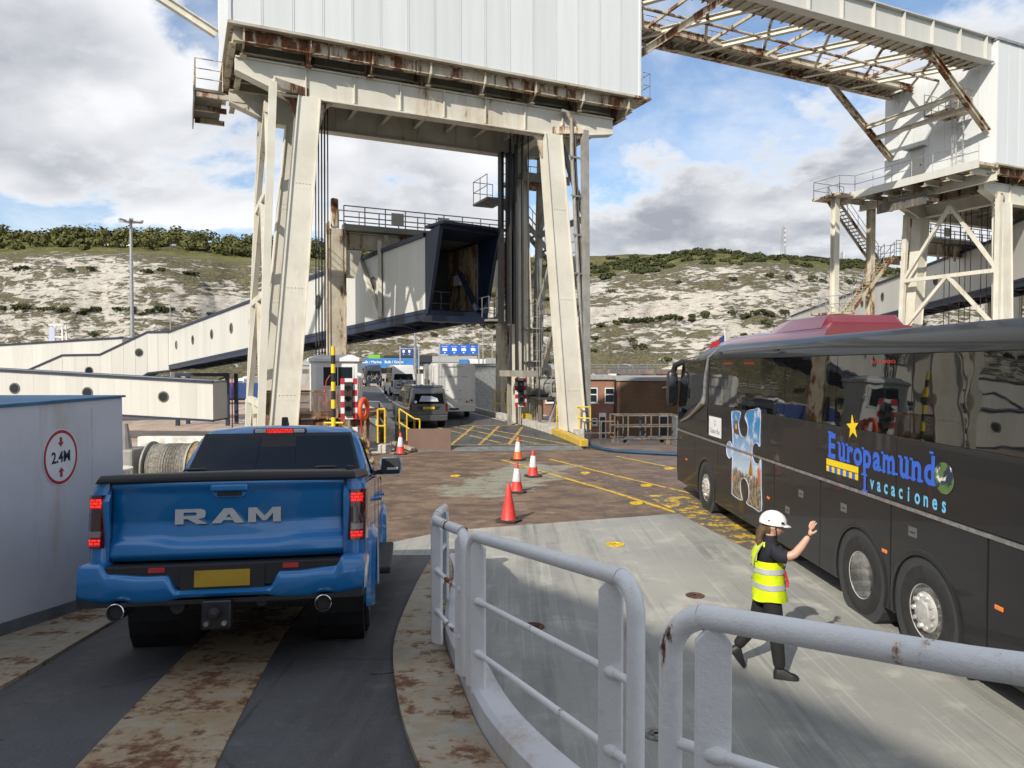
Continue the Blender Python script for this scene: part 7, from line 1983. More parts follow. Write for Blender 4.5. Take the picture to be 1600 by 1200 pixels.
# ================================================================== vehicles on the approach road
mat_carpaint('van_grey', (0.075, 0.080, 0.085), .2); mat_carpaint('van_white', (0.62, 0.63, 0.64), 0); mat_carpaint('van_navy', (0.035, 0.045, 0.07), .2); mat_plain('motorhome_white', (0.70, 0.69, 0.66), .35, vary=.05, coat=.4)
mat_plain('lorry_red', (0.5, 0.03, 0.02), .4); mat_plain('lorry_yellow', (0.60, 0.36, 0.02), .5); mat_plain('lorry_white', (0.66, 0.66, 0.66), .4, vary=.1)
def van(label, loc, rz, paint, L_=4.9, W2=1.9, H2=1.97, poptop=False, tall=False, bikes=0, plate=None):
    t = thing('camper_van', label, 'van', loc, rz)
    h = W2/2
    def ring(y, zt, wt, zb_=.32): return [(-h*.97, y, zb_), (-h, y, .75), (-h*.985, y, 1.1), (-wt, y, zt-.10), (-wt*.88, y, zt), (wt*.88, y, zt), (wt, y, zt-.10), (h*.985, y, 1.1), (h, y, .75), (h*.97, y, zb_)]
    rg = [ring(0, H2-.12, h*.80), ring(.06, H2-.02, h*.83), ring(.4, H2, h*.84), ring(L_*.55, H2, h*.84), ring(L_*.68, H2-.08, h*.80), ring(L_*.84, 1.22, h*.85), ring(L_*.96, 1.0, h*.88), ring(L_, .75, h*.86)]
    mb = MB(); mb.loft(rg); part('body', mb, paint, t, smooth=True, angle=35)
    zw0, zw1 = (1.12, H2-.28) if not tall else (1.35, H2-.75)
    mb = MB(); mb.prism([(-h*.80, zw0), (h*.80, zw0), (h*.72, zw1), (-h*.72, zw1)], 'y', -.012, .03); rw_ = part('rear_window', mb, 'car_glass', t, bevel=.01)
    if poptop:
        mb = MB(); mb.loft([[(-h*.82, .1, H2-.01), (h*.82, .1, H2-.01), (h*.76, .16, H2+.09), (-h*.76, .16, H2+.09)], [(-h*.82, 2.9, H2-.01), (h*.82, 2.9, H2-.01), (h*.7, 2.7, H2+.07), (-h*.7, 2.7, H2+.07)]]); part('pop_top', mb, 'van_grey', t, bevel=.03)
        mb = MB(); mb.lathe([(.07, -.02), (0, -.022)], 14, 'y', (-.62, 0, zw0+.1)); part('sticker', mb, 'stripe_white', rw_)
        mb = MB(); mb.prism([(-.45, zw0+.12), (.45, zw0+.10), (.40, zw0+.26), (.1, zw0+.36), (-.35, zw0+.38)], 'y', -.016, -.012); part('bedding', mb, 'print_edge', rw_)
        mb = MB(); mb.prism([(-.05, zw0+.12), (.45, zw0+.11), (.38, zw0+.22), (.02, zw0+.20)], 'y', -.020, -.017); part('bedding', mb, 'cone_sleeve', rw_)
    for s_ in (-1, 1):
        x = s_*h*.94
        mb = MB(); mb.loft([[(s_*(h*1.0), .35, 1.14), (s_*(h*1.0), L_*.66, 1.14), (s_*(h*.905), L_*.60, H2-.22), (s_*(h*.905), .42, H2-.22)], [(s_*(h*.90), .35, 1.14), (s_*(h*.90), L_*.66, 1.14), (s_*(h*.8), L_*.60, H2-.22), (s_*(h*.8), .42, H2-.22)]]); part('side_window', mb, 'car_glass', t)
        mb = MB(); mb.box((s_*h*.93-.06, -.012, .78), (s_*h*.93+.06, .06, 1.12 if not tall else 1.3)); part('tail_lamp', mb, 'lens_dark_red', t, bevel=.015)
        mb = MB(); mb.box((s_*(h+.14)-.09, L_*.70, 1.15), (s_*(h+.14)+.09, L_*.74, 1.42)); mm = part('door_mirror', mb, 'black_plastic', t, bevel=.03)
        for y in (.95, L_*.79):
            mb = MB(); mb.lathe([(.18, -.1), (.32, -.11), (.335, -.07), (.335, .07), (.32, .11), (.18, .1)], 22, 'x', (s_*(h-.11), y, .335)); w_ = part('wheel', mb, 'tyre_rubber', t, smooth=True, angle=40)
            mb = MB(); mb.lathe([(.19, -.09*s_), (.18, .09*s_), (0, .10*s_)], 18, 'x', (s_*(h-.11), y, .335)); part('rim', mb, 'alloy', w_)
            mb = MB(); mb.lathe([(.40, s_*(h-.02)), (.40, s_*(h+.003)), (0, s_*(h+.003))], 22, 'x', (0, y, .36)); part('wheel_arch', mb, 'dark_gap', t)
    mb = MB(); mb.box((-h*.95, -.09, .34), (h*.95, .04, .60)); part('bumper', mb, paint, t, bevel=.03)
    mb = MB(); mb.box((-h*.98, -.014, .628), (h*.98, .0, .640)); part('tailgate_seam', mb, 'black_plastic', t)
    mb = MB(); mb.prism([(-h*.6, 1.00), (h*.6, 1.00), (h*.48, .86), (-h*.48, .86)], 'y', -.016, .0); part('tailgate_recess', mb, 'black_plastic', t)
    mb = MB(); mb.box((-.27, -.022, .88), (.27, -.017, .99)); pp = part('number_plate', mb, 'plate_bright', t)
    if plate: text_part('lettering', plate, 'sign_black', pp, (0, -.0235, .90), (1, 0, 0), (0, 0, 1), .10, xs=.85)
    mb = MB(); mb.lathe([(.06, -.02), (0, -.024)], 14, 'y', (0, 0, 1.06)); part('badge', mb, 'gunmetal', t)
    for k in range(bikes):
        y = -.28-.18*k; b = bpy.data.objects.new('bicycle_rack', None)
        mb = MB(); z = .95
        for x in (-.5, .5): mb.path([(x+.31*cos(a), y, z+.31*sin(a)) for a in [2*pi*i/20 for i in range(20)]], .022, 6, closed=True)
        mb.tube((-.5, y, z), (-.1, y, z-.02), .016, 6); mb.tube((-.1, y, z-.02), (.4, y, z+.45), .018, 6); mb.tube((-.28, y, z+.45), (.4, y, z+.45), .018, 6); mb.tube((-.1, y, z-.02), (-.3, y, z+.55), .018, 6); mb.tube((.5, y, z), (.38, y, z+.55), .018, 6); mb.tube((-.5, y, z), (-.28, y, z+.45), .014, 6); mb.tube((.3, y, z+.60), (.46, y, z+.58), .018, 6)
        tag(part('bicycle', mb, 'stripe_black' if k % 2 else 'cone_sleeve'), '', '')
        bo = COL.objects[-1]; bo.parent = t
        for kk in ('label', 'category'):
            if kk in bo: del bo[kk]
        mb = MB(); mb.beam((-.6, -.02, .6), (.6, -.02, .6), .05, .05); mb.beam((0, 0, .6), (0, y-.05, .6), .05, .05); part('bike_carrier', mb, 'dark_steel', t)
    return t
mat_plain('plate_bright', (0.70, 0.48, 0.02), .5)
van('dark grey camper van with a rear window sticker leaving over the flap', (-3.82, 33.2, road_z(34)), 19, 'van_grey', 4.6, 1.8, 1.88, poptop=True, plate='LR15 GHT')
van('navy high roof van with a bicycle and warning board, far up the road', (-17.2, 90, .705), 16, 'van_navy', 5.6, 2.05, 2.65, tall=True, bikes=2)
van('white high roof van carrying bicycles behind the grey camper van', (-9.0, 60, .705), 17, 'van_white', 5.6, 2.05, 2.6, tall=True, bikes=2)
MH = thing('motorhome', 'white coachbuilt motorhome seen from behind, right of the grey van', 'motorhome', (-2.98, 37.0, road_z(38.5)), 12); MH.scale = (.95, .95, .95)
def rr_box(mb, x0, x1, y0, y1, z0, z1, r): mb.prism([(x0+r, z0), (x1-r, z0), (x1, z0+r), (x1, z1-r*2), (x1-r*2, z1), (x0+r*2, z1), (x0, z1-r*2), (x0, z0+r)], 'y', y0, y1)
mb = MB(); rr_box(mb, -1.16, 1.16, 0, 5.6, .45, 3.0, .06); part('living_box', mb, 'motorhome_white', MH, bevel=.03)
mb = MB(); mb.loft([[(-1.1, 5.6, .45), (1.1, 5.6, .45), (1.1, 5.6, 2.95), (-1.1, 5.6, 2.95)], [(-1.05, 6.3, .45), (1.05, 6.3, .45), (1.0, 6.2, 2.2), (-1.0, 6.2, 2.2)], [(-1.0, 7.1, .45), (1.0, 7.1, .45), (.95, 7.1, 1.1), (-.95, 7.1, 1.1)]]); part('cab', mb, 'motorhome_white', MH)
mb = MB(); rr_box(mb, -1.16, 1.16, -.09, .0, .42, .80, .04); part('rear_bumper', mb, 'motorhome_white', MH, bevel=.02)
mb = MB(); mb.box((-.5, -.06, 2.82), (.5, 0, 2.93)); part('high_spoiler', mb, 'lorry_white', MH, bevel=.03)
for x in (-1.13, 1.13):
    mb = MB(); mb.box((x-.04, -.03, .5), (x+.04, .03, 2.9)); part('corner_trim', mb, 'lorry_white', MH)
for s_ in (-1, 1):
    for k in range(3):
        mb = MB(); mb.lathe([(.055, -.10), (.045, -.115), (0, -.118)], 14, 'y', (s_*(.68+.14*k), 0, .94+.04*k)); part('tail_lamp', mb, 'lens_dark_red' if k != 1 else 'amber_lens', MH)
    for y in (1.9, 6.0):
        mb = MB(); mb.lathe([(.18, -.11), (.33, -.12), (.35, -.07), (.35, .07), (.33, .12), (.18, .11)], 20, 'x', (s_*.98, y, .35)); part('wheel', mb, 'tyre_rubber', MH, smooth=True)
    mb = MB(); mb.box((s_*1.165-.01, 1.2, 1.5), (s_*1.165+.01, 2.4, 2.1)); part('side_window', mb, 'car_glass', MH)
    mb = MB(); mb.box((s_*1.165-.01, 3.6, 1.5), (s_*1.165+.01, 4.6, 2.1)); part('side_window', mb, 'car_glass', MH)
mb = MB(); mb.box((-.26, -.10, .50), (.26, -.095, .61)); mp_ = part('number_plate', mb, 'gunmetal', MH)
text_part('lettering', 'FLEURY', 'gunmetal', MH, (0, -.006, 2.24), (1, 0, 0), (0, 0, 1), .15, bold=.002, spacing=1.1)
for x0, x1 in ((-.80, -.42), (.42, .80)):
    mb = MB(); mb.box((x0, -.005, 2.27), (x1, 0, 2.29)); part('stripe', mb, 'gunmetal', MH)
for x, z in ((-.35, 1.55), (.35, 1.55), (-.35, 1.06), (.35, 1.06)):
    mb = MB(); mb.box((x-.05, -.012, z-.012), (x+.05, 0, z+.012)); part('rack_mount', mb, 'gunmetal', MH)
text_part('lettering', 'Camper', 'gunmetal', MH, (0, -.006, 1.06), (1, 0, 0), (0, 0, 1), .10)
BX = thing('grey_store', 'grey flat roofed store beyond the motorhome', 'store', (-3.3, 53, -3.0), 14)
mb = MB(); mb.box((-.6, 0, 0), (2.4, 7.5, 6.2)); part('wall', mb, 'galvanised', BX, bevel=.04)
mb = MB(); mb.box((-.7, -.1, 6.2), (2.5, 7.6, 6.38)); part('roof', mb, 'roof_felt2' if 'roof_felt2' in MATS else mat_plain('roof_felt2', (0.30, 0.30, 0.29), .8, vary=.2), BX)

# ================================================================== buildings across the quay
def mat_brick(name, a, b_, mortar, sx=4.4):
    m, nt, b = _newmat(name); k = NB(nt); v = k.world(rot=(radians(90), 0, 0))
    br = nt.nodes.new('ShaderNodeTexBrick'); nt.links.new(v, br.inputs['Vector'])
    for i, c in ((1, a), (2, b_), (3, mortar)): br.inputs[i].default_value = rgba(c)
    br.inputs['Scale'].default_value = 1.0; br.inputs['Mortar Size'].default_value = .012; br.inputs['Brick Width'].default_value = .23; br.inputs['Row Height'].default_value = .076
    n = k.noise(k.world(), .8, 6, .6)
    k.put(b.inputs['Base Color'], k.mix(k.math('MULTIPLY', k.step(n, .42, .7), .5), br.outputs[0], tuple(c*.45 for c in a))); b.inputs['Roughness'].default_value = .9
    k.put(b.inputs['Normal'], k.bump(br.outputs['Fac'], -.3, .01))
mat_brick('brick_red', (0.30, 0.115, 0.06), (0.24, 0.085, 0.05), (0.26, 0.21, 0.17)); mat_brick('brick_brown', (0.155, 0.090, 0.045), (0.125, 0.070, 0.038), (0.11, 0.075, 0.05))
mat_plain('roof_felt', (0.30, 0.30, 0.29), .8, vary=.2); mat_plain('slate', (0.07, 0.075, 0.085), .7, vary=.2); mat_plain('upvc', (0.72, 0.72, 0.72), .4); mat_plain('brick_yellow', (0.50, 0.30, 0.07), .8, vary=.15); mat_plain('roof_cream', (0.52, 0.46, 0.33), .8, vary=.2)
def window(parent, x, z, w, h, y=0, name='window'):
    mb = MB()
    mb.box((x-w/2, y-.06, z), (x-w/2+.08, y+.03, z+h)); mb.box((x+w/2-.08, y-.06, z), (x+w/2, y+.03, z+h)); mb.box((x-w/2+.08, y-.06, z), (x+w/2-.08, y+.03, z+.08)); mb.box((x-w/2+.08, y-.06, z+h-.08), (x+w/2-.08, y+.03, z+h)); mb.box((x-w/2+.08, y-.06, z+h*.52), (x+w/2-.08, y+.03, z+h*.52+.09))
    f = part(name, mb, 'upvc', parent)
    mb = MB(); mb.box((x-w/2+.05, y-.02, z+.05), (x+w/2-.05, y-.01, z+h-.05)); part('pane', mb, 'window_glass', f)
    mb = MB(); mb.box((x-w/2-.08, y-.12, z-.10), (x+w/2+.08, y-.0, z-.002)); part('sill', mb, 'concrete_kerb', f); return f
BB = thing('brick_building', 'two storey red brick building with white windows behind the gantry leg', 'building', (2.0, 62.0, -3.0), -2)
mb = MB(); mb.box((0, 0, 0), (6.95, 12, 5.05)); part('wall', mb, 'brick_red', BB)
mb = MB(); mb.box((-.15, -.2, 5.05), (7.1, 12, 5.35)); part('roof', mb, 'roof_felt', BB)
for x in (1.3, 3.0, 4.9, 6.35): window(BB, x, 3.05, .85, 1.3)
window(BB, 5.05, 1.15, .5, .6); 
mb = MB(); mb.box((5.45, -.05, 0), (6.05, .02, 2.2)); d = part('door', mb, 'upvc', BB)
mb = MB(); mb.box((5.53, -.07, .05), (5.97, -.051, 1.85)); part('door_leaf', mb, 'stripe_black', d)
mb = MB(); mb.tube((6.78, -.1, 0), (6.78, -.1, 5.05), .07, 8); part('down_pipe', mb, 'stripe_black', BB)
mb = MB(); mb.tube((4.1, -.1, 0), (4.1, -.1, 5.05), .07, 8); part('down_pipe', mb, 'stripe_black', BB)
BC = thing('brick_building', 'windowless dark brown brick block right of the red brick building', 'building', (8.95, 61.6, -3.0), -2)
mb = MB(); mb.box((0, 0, 0), (8.4, 12, 4.95)); part('wall', mb, 'brick_brown', BC)
mb = MB(); mb.box((-.1, -.15, 4.95), (8.6, 12, 5.25)); part('roof', mb, 'roof_felt', BC)
mb = MB(); mb.box((.0, -.03, 0), (.25, .0, 4.95)); part('pilaster', mb, 'brick_red', BC)
mb = MB(); mb.box((3.55, -.06, 0), (4.35, .02, 2.2)); d = part('door', mb, 'upvc', BC)
mb = MB(); mb.box((3.65, -.08, .1), (4.25, -.061, 1.9)); part('door_leaf', mb, 'stripe_black', d)
mb = MB(); mb.beam((3.9, -.02, 4.35), (4.15, -.75, 4.45), .25, .08); part('wall_lamp', mb, 'lorry_white', BC)
SH = thing('white_shelter', 'small white shelter with an open doorway beside the coach front', 'shelter', (12.4, 54.5, -3.0), -2)
for x0, x1 in ((0, .75), (1.4, 2.8)): mb = MB(); mb.box((x0, 0, 0), (x1, 1.8, 2.3)); part('shelter_wall', mb, 'lorry_white', SH)
mb = MB(); mb.box((-.1, -.1, 2.3), (2.9, 1.9, 2.42)); part('shelter_roof', mb, 'lorry_white', SH)
mb = MB(); mb.box((.75, 1.2, 0), (1.4, 1.3, 2.3)); part('shelter_back', mb, 'galvanised', SH)
TL = thing('stage_trolley', 'dark steel cage trolley on small wheels on the quay edge', 'trolley', (4.15, 29.2, -.0), 4)
CW = 2.65
for x in (0, .55, 1.5, CW):
    for y in (0, .9): mb = MB(); mb.beam((x, y, .22), (x, y, 1.22), .05, .05, (0, 1, 0)); part('cage_post', mb, 'dark_steel', TL)
for z in (.25, .75, 1.2):
    for y in (0, .9): mb = MB(); mb.beam((0, y, z), (CW, y, z), .05, .05); part('cage_rail', mb, 'dark_steel', TL)
mb = MB(); mb.box((.5, 0, .2), (CW, .9, .25)); part('cage_floor', mb, 'dark_steel', TL)
for x in (.15, .6, 2.2):
    for y in (0, .9): mb = MB(); mb.lathe([(0, -.03), (.10, -.03), (.10, .03), (0, .03)], 14, 'y', (x, y, .10)); part('castor', mb, 'dark_steel', TL)
mb = MB(); mb.beam((1.1, .2, .25), (1.1, .2, 1.15), .06, .06, (0, 1, 0)); part('blue_strut', mb, 'hose_blue', TL)
QF = thing('quay_railing', 'dark railing along the deck edge in front of the brick building', 'railing', (2.95, 29.3, 0), 3)
railing_run(QF, [(0, 0, 0), (1.35, 0, 0)], .95, 'dark_steel', .03, .65)
# farther houses below the cliff
def house(label, loc, w, d, h, rh, wall, roof, rz=0, gable=True):
    t = thing('house', label, 'house', loc, rz)
    mb = MB(); mb.box((0, 0, 0), (w, d, h)); part('wall', mb, wall, t)
    mb = MB()
    if gable: mb.prism([(-.4, h), (d+.4, h), (d/2, h+rh)], 'x', -.4, w+.4)
    else: mb.loft([[(-.8, -.8, h), (w+.8, -.8, h), (w+.8, d+.8, h), (-.8, d+.8, h)], [(w*.3, d*.5-.1, h+rh), (w*.7, d*.5-.1, h+rh), (w*.7, d*.5+.1, h+rh), (w*.3, d*.5+.1, h+rh)]])
    part('roof', mb, roof, t)
    n = max(2, int(w/2.6))
    for i in range(n): window(t, (i+.5)*w/n, h*.45, 1.0, 1.2)
    return t
house('stone house with a grey slate roof below the cliff', (28.6, 200, -3), 10.5, 8, 3.6, 2.6, 'brick_tan' if 'brick_tan' in MATS else mat_plain('brick_tan', (0.36, 0.26, 0.15), .9, vary=.3), 'slate')
hx = house('orange and yellow block with a cream roof behind the coach mirror', (38.2, 182, -3), 14, 10, 4.6, 2.2, 'brick_red', 'roof_cream', gable=False)
for x in (3.5, 7.5, 11): 
    mb = MB(); mb.box((x, -.05, 0), (x+1.6, 0, 4.6)); part('yellow_panel', mb, 'brick_yellow', hx)
house('white gabled lean-to left of the slate roofed house', (26.4, 196, -3), 1.9, 3, 5.0, .8, 'lorry_white', 'slate')
PS = thing('palisade_store', 'row of tall pale pipes stacked upright beyond the brick building', 'pipe rack', (18.0, 215, -2.4))
for i in range(15):
    mb = MB(); mb.tube((i*.46, 0, 0), (i*.46, 0, 3.0+.3*(i % 3)), .17, 8); part('pipe', mb, 'lorry_white', PS)
mb = MB(); mb.beam((-.3, -.2, .6), (7, -.2, .6), .15, .3); part('rack_rail', mb, 'galvanised', PS)

# viaduct with trailers, gantry signs
VD = thing('viaduct', 'dark elevated roadway carrying container trailers behind the motorhome', 'viaduct', (-55, 152, 0), -1)
mb = MB(); mb.box((0, 0, 1.6), (95, 8, 2.5)); part('viaduct_deck', mb, 'dark_steel', VD)
for i in range(10): mb = MB(); mb.box((3+i*10, 2, -3), (4+i*10, 6, 1.6)); part('pier', mb, 'concrete_kerb', VD)
railing_run(VD, [(0, .1, 2.5), (95, .1, 2.5)], 1.0, 'galvanised', .04, 3.0)
mat_plain('box_blue', (0.03, 0.17, 0.42), .45, vary=.15, scale=.6); mat_plain('box_dark', (0.02, 0.02, 0.03), .5); mat_plain('box_green', (0.16, 0.45, 0.03), .5); mat_plain('box_light', (0.62, 0.63, 0.63), .5, vary=.1); mat_plain('sign_blue', (0.01, 0.11, 0.50), .4); mat_plain('sign_navy', (0.02, 0.05, 0.17), .4)
def trailer(x, y, z, L_, h, mat, label, texts=()):
    t = thing('container_trailer', label, 'trailer', (x, y, z))
    mb = MB(); mb.box((0, 0, .9), (L_, 2.5, .9+h)); part('container', mb, mat, t, bevel=.04)
    mb = MB(); mb.box((.2, .4, .6), (L_-.2, 2.1, .9)); part('chassis', mb, 'dark_steel', t)
    for q in (.75, .82, .89, .12):
        mb = MB(); mb.lathe([(0, -.15), (.45, -.15), (.45, .15), (0, .15)], 14, 'y', (L_*q, .3, .45)); part('wheel', mb, 'tyre_rubber', t)
    for tx, xx, sz in texts: text_part('lettering', tx, 'print_white', t, (xx, -.01, .9+h*.5), (1, 0, 0), (0, 0, 1), sz, bold=.01)
    return t
trailer(-31.8, 148.5, 2.45-.55, 12.4, 2.0, 'box_blue', 'blue trailer with white lettering on the viaduct', (('Bulk / Marine', 3.0, .75), ('Bulk / Green', 7.6, .75)))
trailer(-28.4, 160, 3.1, 10.5, 1.6, 'box_dark', 'black trailer behind the blue one on the viaduct')
trailer(-31.9, 161, 3.3, 2.6, 1.5, 'box_green', 'bright green lorry cab at the left of the black trailer')
trailer(-11.2, 153, 2.0, 2.0, 1.7, 'box_blue', 'small blue container at the left of the pale ones')
trailer(-9.2, 153.5, 2.0, 3.6, 1.8, 'box_light', 'pale container on the viaduct beside the blue one')
trailer(-5.6, 153, 2.0, 4.6, 2.0, 'galvanised', 'grey container at the right end of the viaduct row')
trailer(-.6, 155, 2.0, 1.8, 1.6, 'sign_blue', 'blue container next to the grey one on the viaduct')
def road_sign(label, x0, x1, y, z0, z1, mat, icons):
    t = thing('road_sign', label, 'sign', (x0, y, 0)); w = x1-x0
    mb = MB(); mb.box((0, 0, z0), (w, .1, z1)); part('sign_panel', mb, mat, t)
    for i in range(icons):
        cx = w*(i+.5)/icons; h = z1-z0
        mb = MB(); mb.prism([(cx-w*.06, z0+h*.36), (cx+w*.06, z0+h*.36), (cx+w*.06, z0+h*.55), (cx+w*.035, z0+h*.66), (cx-w*.06, z0+h*.66)], 'y', -.03, 0); part('pictogram', mb, 'print_white', t)
        mb = MB(); mb.prism([(cx-w*.03, z0+h*.22), (cx+w*.03, z0+h*.22), (cx, z0+h*.08)], 'y', -.03, 0); part('arrow', mb, 'print_white', t)
        text_part('lettering', ('Coaches', 'Lorries', 'Freight', 'Cars')[i % 4], 'print_white', t, (cx, -.03, z0+h*.77), (1, 0, 0), (0, 0, 1), h*.2)
    for x in (-.15, w+.15): mb = MB(); mb.box((x-.12, -.05, -3), (x+.12, .15, z1+.2)); part('sign_post', mb, 'galvanised', t)
road_sign('wide bright blue lane sign with four white pictograms', -12.0, -5.7, 121, 5.15, 6.75, 'sign_blue', 4)
road_sign('smaller navy lane sign left of the bright blue one', -21.5, -18.2, 140, 5.2, 6.9, 'sign_navy', 3)
# lamp masts
def mast(label, x, y, h, r=.20, heads=6):
    t = thing('lamp_mast', label, 'lamp post', (x, y, -3))
    mb = MB(); mb.tube((0, 0, 0), (0, 0, h), r, 12, r*.55); part('mast_pole', mb, 'galvanised', t, smooth=True)
    if heads:
        mb = MB(); mb.lathe([(.15, -.1), (.9, -.05), (.9, .05), (.15, .1)], 16, 'z', (0, 0, h)); part('head_ring', mb, 'galvanised', t)
        for i in range(heads):
            a = 2*pi*i/heads; mb = MB(); mb.beam((.7*cos(a), .7*sin(a), h+.05), (1.7*cos(a), 1.7*sin(a), h+.15), .5, .18); part('lamp_head', mb, 'galvanised', t)
mast('tall grey lamp mast in front of the left cliff', -54.0, 103, 26.6, .34)
mast('pale lamp column rising beside the white van', -9.9, 74, 10.8, .22, 0)
mast('thin lamp column in the distance left of the main gangway', -66, 140, 20, .14, 0)
mast('thin lamp column right of the blue lane sign', -5.2, 130, 13.0, .16, 0)
mast('second thin lamp column beside the blue lane sign', -3.6, 132, 12.0, .16, 0)
# white trestle tower on the left
WT = thing('signal_trestle', 'small white trestle tower on the left below the cliff', 'tower', (-122, 195, -3))
for s_ in (-1, 1):
    for q in (-1, 1): mb = MB(); mb.beam((s_*2.2, q*1.2, 0), (s_*1.4, q*.8, 17.2), .35, .35, (0, 1, 0)); part('trestle_leg', mb, 'lorry_white', WT)
for z in (7, 10.5, 14, 17.2): mb = MB(); mb.beam((-2.0, -1.1, z), (2.0, -1.1, z), .3, .35); part('trestle_beam', mb, 'lorry_white', WT)
mb = MB(); mb.box((-1.9, -1.3, 11.0), (-.3, -1.0, 16.5)); part('trestle_panel', mb, 'print_edge', WT)
# radio mast, hut and small tower on the hill
def lattice(label, b, f, h, w, name='radio_mast'):
    p = cliff_point(b, 1+f); t = thing(name, label, 'mast', (p[0], p[1], p[2]-1))
    for sx in (-1, 1):
        for sy in (-1, 1): mb = MB(); mb.beam((sx*w, sy*w, 0), (sx*w*.45, sy*w*.45, h), .3, .3, (0, 1, 0)); part('mast_leg', mb, 'galvanised', t)
    n = 12
    for i in range(n):
        f0, f1 = i/n, (i+1)/n; a, c = w*(1-.55*f0), w*(1-.55*f1)
        mb = MB(); mb.beam((-a, -a, h*f0), (c, -c, h*f1), .2, .2, (0, 1, 0)); part('mast_brace', mb, 'galvanised', t)
        mb = MB(); mb.beam((a, -a, h*f0), (-c, -c, h*f1), .2, .2, (0, 1, 0)); part('mast_brace', mb, 'galvanised', t)
    for z in (.4, .55, .7, .85): mb = MB(); mb.tube((w*.5, -w*.6, h*z), (w*.5, -w*.6, h*z+1.6), .55, 8); part('antenna', mb, 'lorry_white', t)
    mb = MB(); mb.tube((0, 0, h), (0, 0, h*1.12), .12, 6); part('mast_tip', mb, 'galvanised', t)
lattice('lattice radio mast on the hilltop right of the gantry', .3735, .95, 26, 1.8)
lattice('small lattice lookout on the hilltop near the stair tower', .455, .95, 9, 1.5)
p = cliff_point(.418, 1.97); HB = thing('hilltop_building', 'low flat roofed building on the skyline right of the radio mast', 'building', (p[0]-7, p[1], p[2]-2))
mb = MB(); mb.prism([(0, 0), (20, 0), (20, 3.2), (14, 4.0), (0, 6.0)], 'y', 0, 8); part('wall', mb, 'dark_steel', HB)
mb = MB(); mb.prism([(-1, 6.0), (14, 4.2), (21, 3.3), (21, 3.7), (14, 4.6), (-1, 6.5)], 'y', -1, 9); part('roof', mb, 'slate', HB)
# parked cars on the hilltop road, lorries on the quay
rng = random.Random(5)
for i, b in enumerate([-.56, -.545, -.53, -.515, -.50, -.47, -.45, -.44, -.43, -.405]):
    p = cliff_point(b, 1.42); c_ = ('lorry_white', 'sign_navy', 'galvanised', 'lorry_white')[i % 4]
    mb = MB(); mb.loft([[(0, -.9, .3), (0, .9, .3), (0, .85, .9), (0, -.85, .9)], [(1.0, -.9, .3), (1.0, .9, .3), (1.0, .85, .95), (1.0, -.85, .95)], [(1.6, -.9, .3), (1.6, .9, .3), (1.6, .7, 1.5), (1.6, -.7, 1.5)], [(3.2, -.9, .3), (3.2, .9, .3), (3.2, .7, 1.5), (3.2, -.7, 1.5)], [(4.2, -.9, .3), (4.2, .9, .3), (4.2, .8, .9), (4.2, -.8, .9)]]); o = part('parked_car', mb, c_, smooth=True, angle=30); o.location = (p[0], p[1], p[2]+.9); tag(o, ('leftmost', 'second from the left', 'third from the left', 'fourth from the left', 'fifth from the left', 'fifth from the right', 'fourth from the right', 'third from the right', 'second from the right', 'rightmost')[i] + ' of the tiny cars parked on the hilltop clearing', 'car', 'cars parked on the hilltop clearing')
def lorry(label, x, y, rz, mat, L_=9, cab='lorry_white'):
    t = thing('lorry', label, 'lorry', (x, y, -3), rz)
    mb = MB(); mb.box((-1.25, 0, 1.1), (1.25, L_, 3.8)); part('cargo_box', mb, mat, t, bevel=.05)
    mb = MB(); mb.loft([[(-1.22, -2.2, .5), (1.22, -2.2, .5), (1.22, -2.2, 1.8), (-1.22, -2.2, 1.8)], [(-1.22, -2.0, .5), (1.22, -2.0, .5), (1.15, -1.9, 3.3), (-1.15, -1.9, 3.3)], [(-1.22, -.2, .5), (1.22, -.2, .5), (1.15, -.2, 3.6), (-1.15, -.2, 3.6)]]); part('cab', mb, cab, t, bevel=.05)
    mb = MB(); mb.prism([(-1.05, 1.9), (1.05, 1.9), (1.0, 2.8), (-1.0, 2.8)], 'y', -2.24, -2.0); part('windscreen', mb, 'car_glass', t)
    mb = MB(); mb.box((-.9, -2.26, .7), (.9, -2.2, 1.5)); part('grille', mb, 'stripe_black', t)
    for yy in (-1.3, L_*.65, L_*.8):
        for s_ in (-1, 1): mb = MB(); mb.lathe([(0, -.15), (.5, -.15), (.5, .15), (0, .15)], 16, 'x', (s_*1.1, yy, .5)); part('wheel', mb, 'tyre_rubber', t)
lorry('white lorry driving on the quay left of the gantry leg', -60.5, 165, -28, 'lorry_white')
lorry('red lorry glimpsed under the stepped gangway', -56.5, 108, 60, 'lorry_red', 6, 'lorry_red')
lorry('yellow lorry beside the red one under the gangway', -50.0, 110, 60, 'lorry_yellow', 4, 'lorry_yellow')
trailer(-52, 118, -3, 16, 2.6, 'sign_navy', 'navy trailer parked under the main gangway')
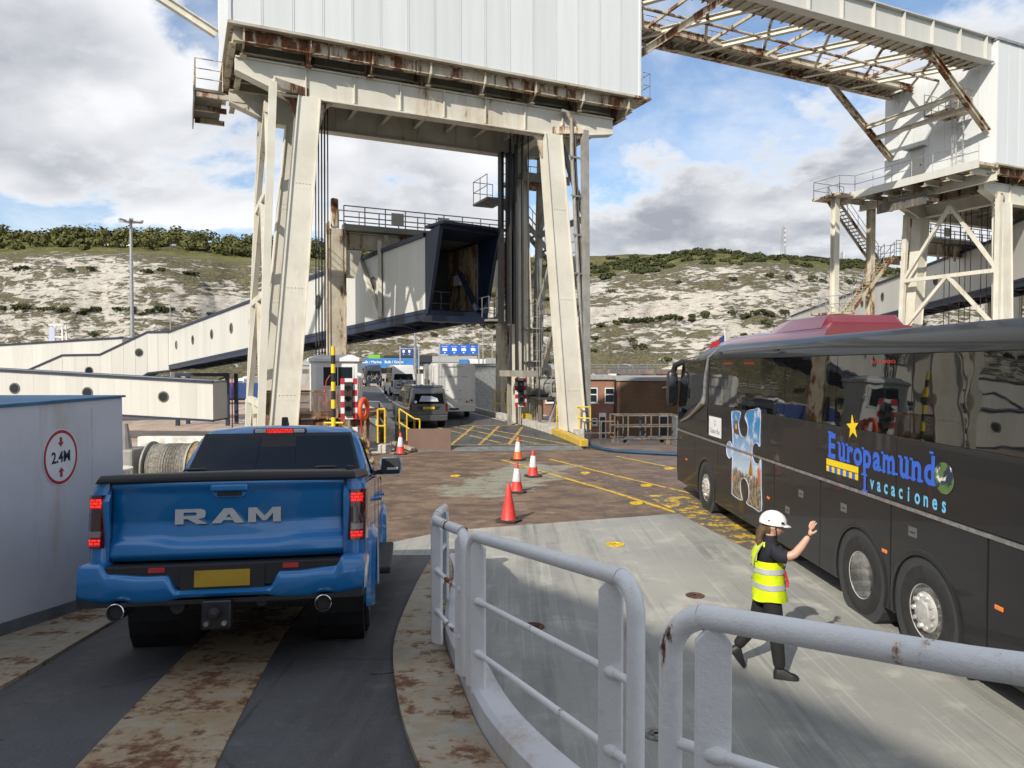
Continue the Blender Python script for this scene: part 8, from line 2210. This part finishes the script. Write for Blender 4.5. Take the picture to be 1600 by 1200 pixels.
mb = MB(); mb.tube((0, 0, 0), (0, 0, 4.4), .45, 14); o = part('concrete_column', mb, 'concrete_kerb', smooth=True, angle=40); o.location = (-41.5, 86, -3); tag(o, 'round concrete column under the gangway junction', 'column')
mb = MB(); mb.tube((0, 0, 0), (0, 0, 3.2), .34, 14); o = part('white_post', mb, 'lorry_white', smooth=True, angle=40); o.location = (-24.0, 66, -3); tag(o, 'thick white post on the quay beside the gantry leg', 'post')
mb = MB(); mb.tube((0, 0, 0), (0, 0, 5.2), .05, 8); o = part('red_marker_pole', mb, 'stripe_red'); o.location = (-24.2, 62.5, -3); tag(o, 'thin red marker pole at the end of the low gangway', 'pole')
# port sheds along the foot of the cliff
for i, (x, y, w, h, mt, lb) in enumerate(((-70, 240, 30, 6.5, 'galvanised', 'long grey shed behind the left trestle leg'), (-34, 235, 22, 7.5, 'box_light', 'pale shed below the cliff beyond the main gangway'), (60, 230, 30, 6, 'brick_tan', 'tan shed at the foot of the cliff behind the coach'), (4, 250, 14, 5, 'box_light', 'small pale shed beyond the viaduct'))):
    t = thing('port_shed', lb, 'shed', (x, y, -3)); mb = MB(); mb.box((0, 0, 0), (w, 12, h)); part('wall', mb, mt, t)
    mb = MB(); mb.prism([(-.5, h), (12.5, h), (6, h+2)], 'x', -.4, w+.4); part('roof', mb, 'roof_felt', t)
    for q in range(int(w/5)): mb = MB(); mb.box((1.5+q*5, -.1, 0), (4.5+q*5, 0, 4)); part('shed_door', mb, 'grey_steel', t)
# flag beyond the coach
FG = thing('ensign_flag', 'red ensign on a thin pole beyond the coach front', 'flag', (9.3, 30.5, 0))
mb = MB(); mb.tube((0, 0, 0), (-.35, 0, 4.75), .03, 8); part('flag_pole', mb, 'lorry_white', FG)
rows = [[(-.30-.03*j-.62*u + .0, .09*sin(u*7+j), 4.55-.18*j-.42*u) for u in [i/10 for i in range(11)]] for j in range(5)]
mb = MB(); mb.grid(rows); part('flag_cloth', mb, 'stripe_red', FG, smooth=True)
mb = MB(); mb.grid([[(p_[0], p_[1]-.012, p_[2]) for p_ in r_[:5]] for r_ in rows[:3]]); part('flag_canton', mb, 'sign_navy', FG, smooth=True)
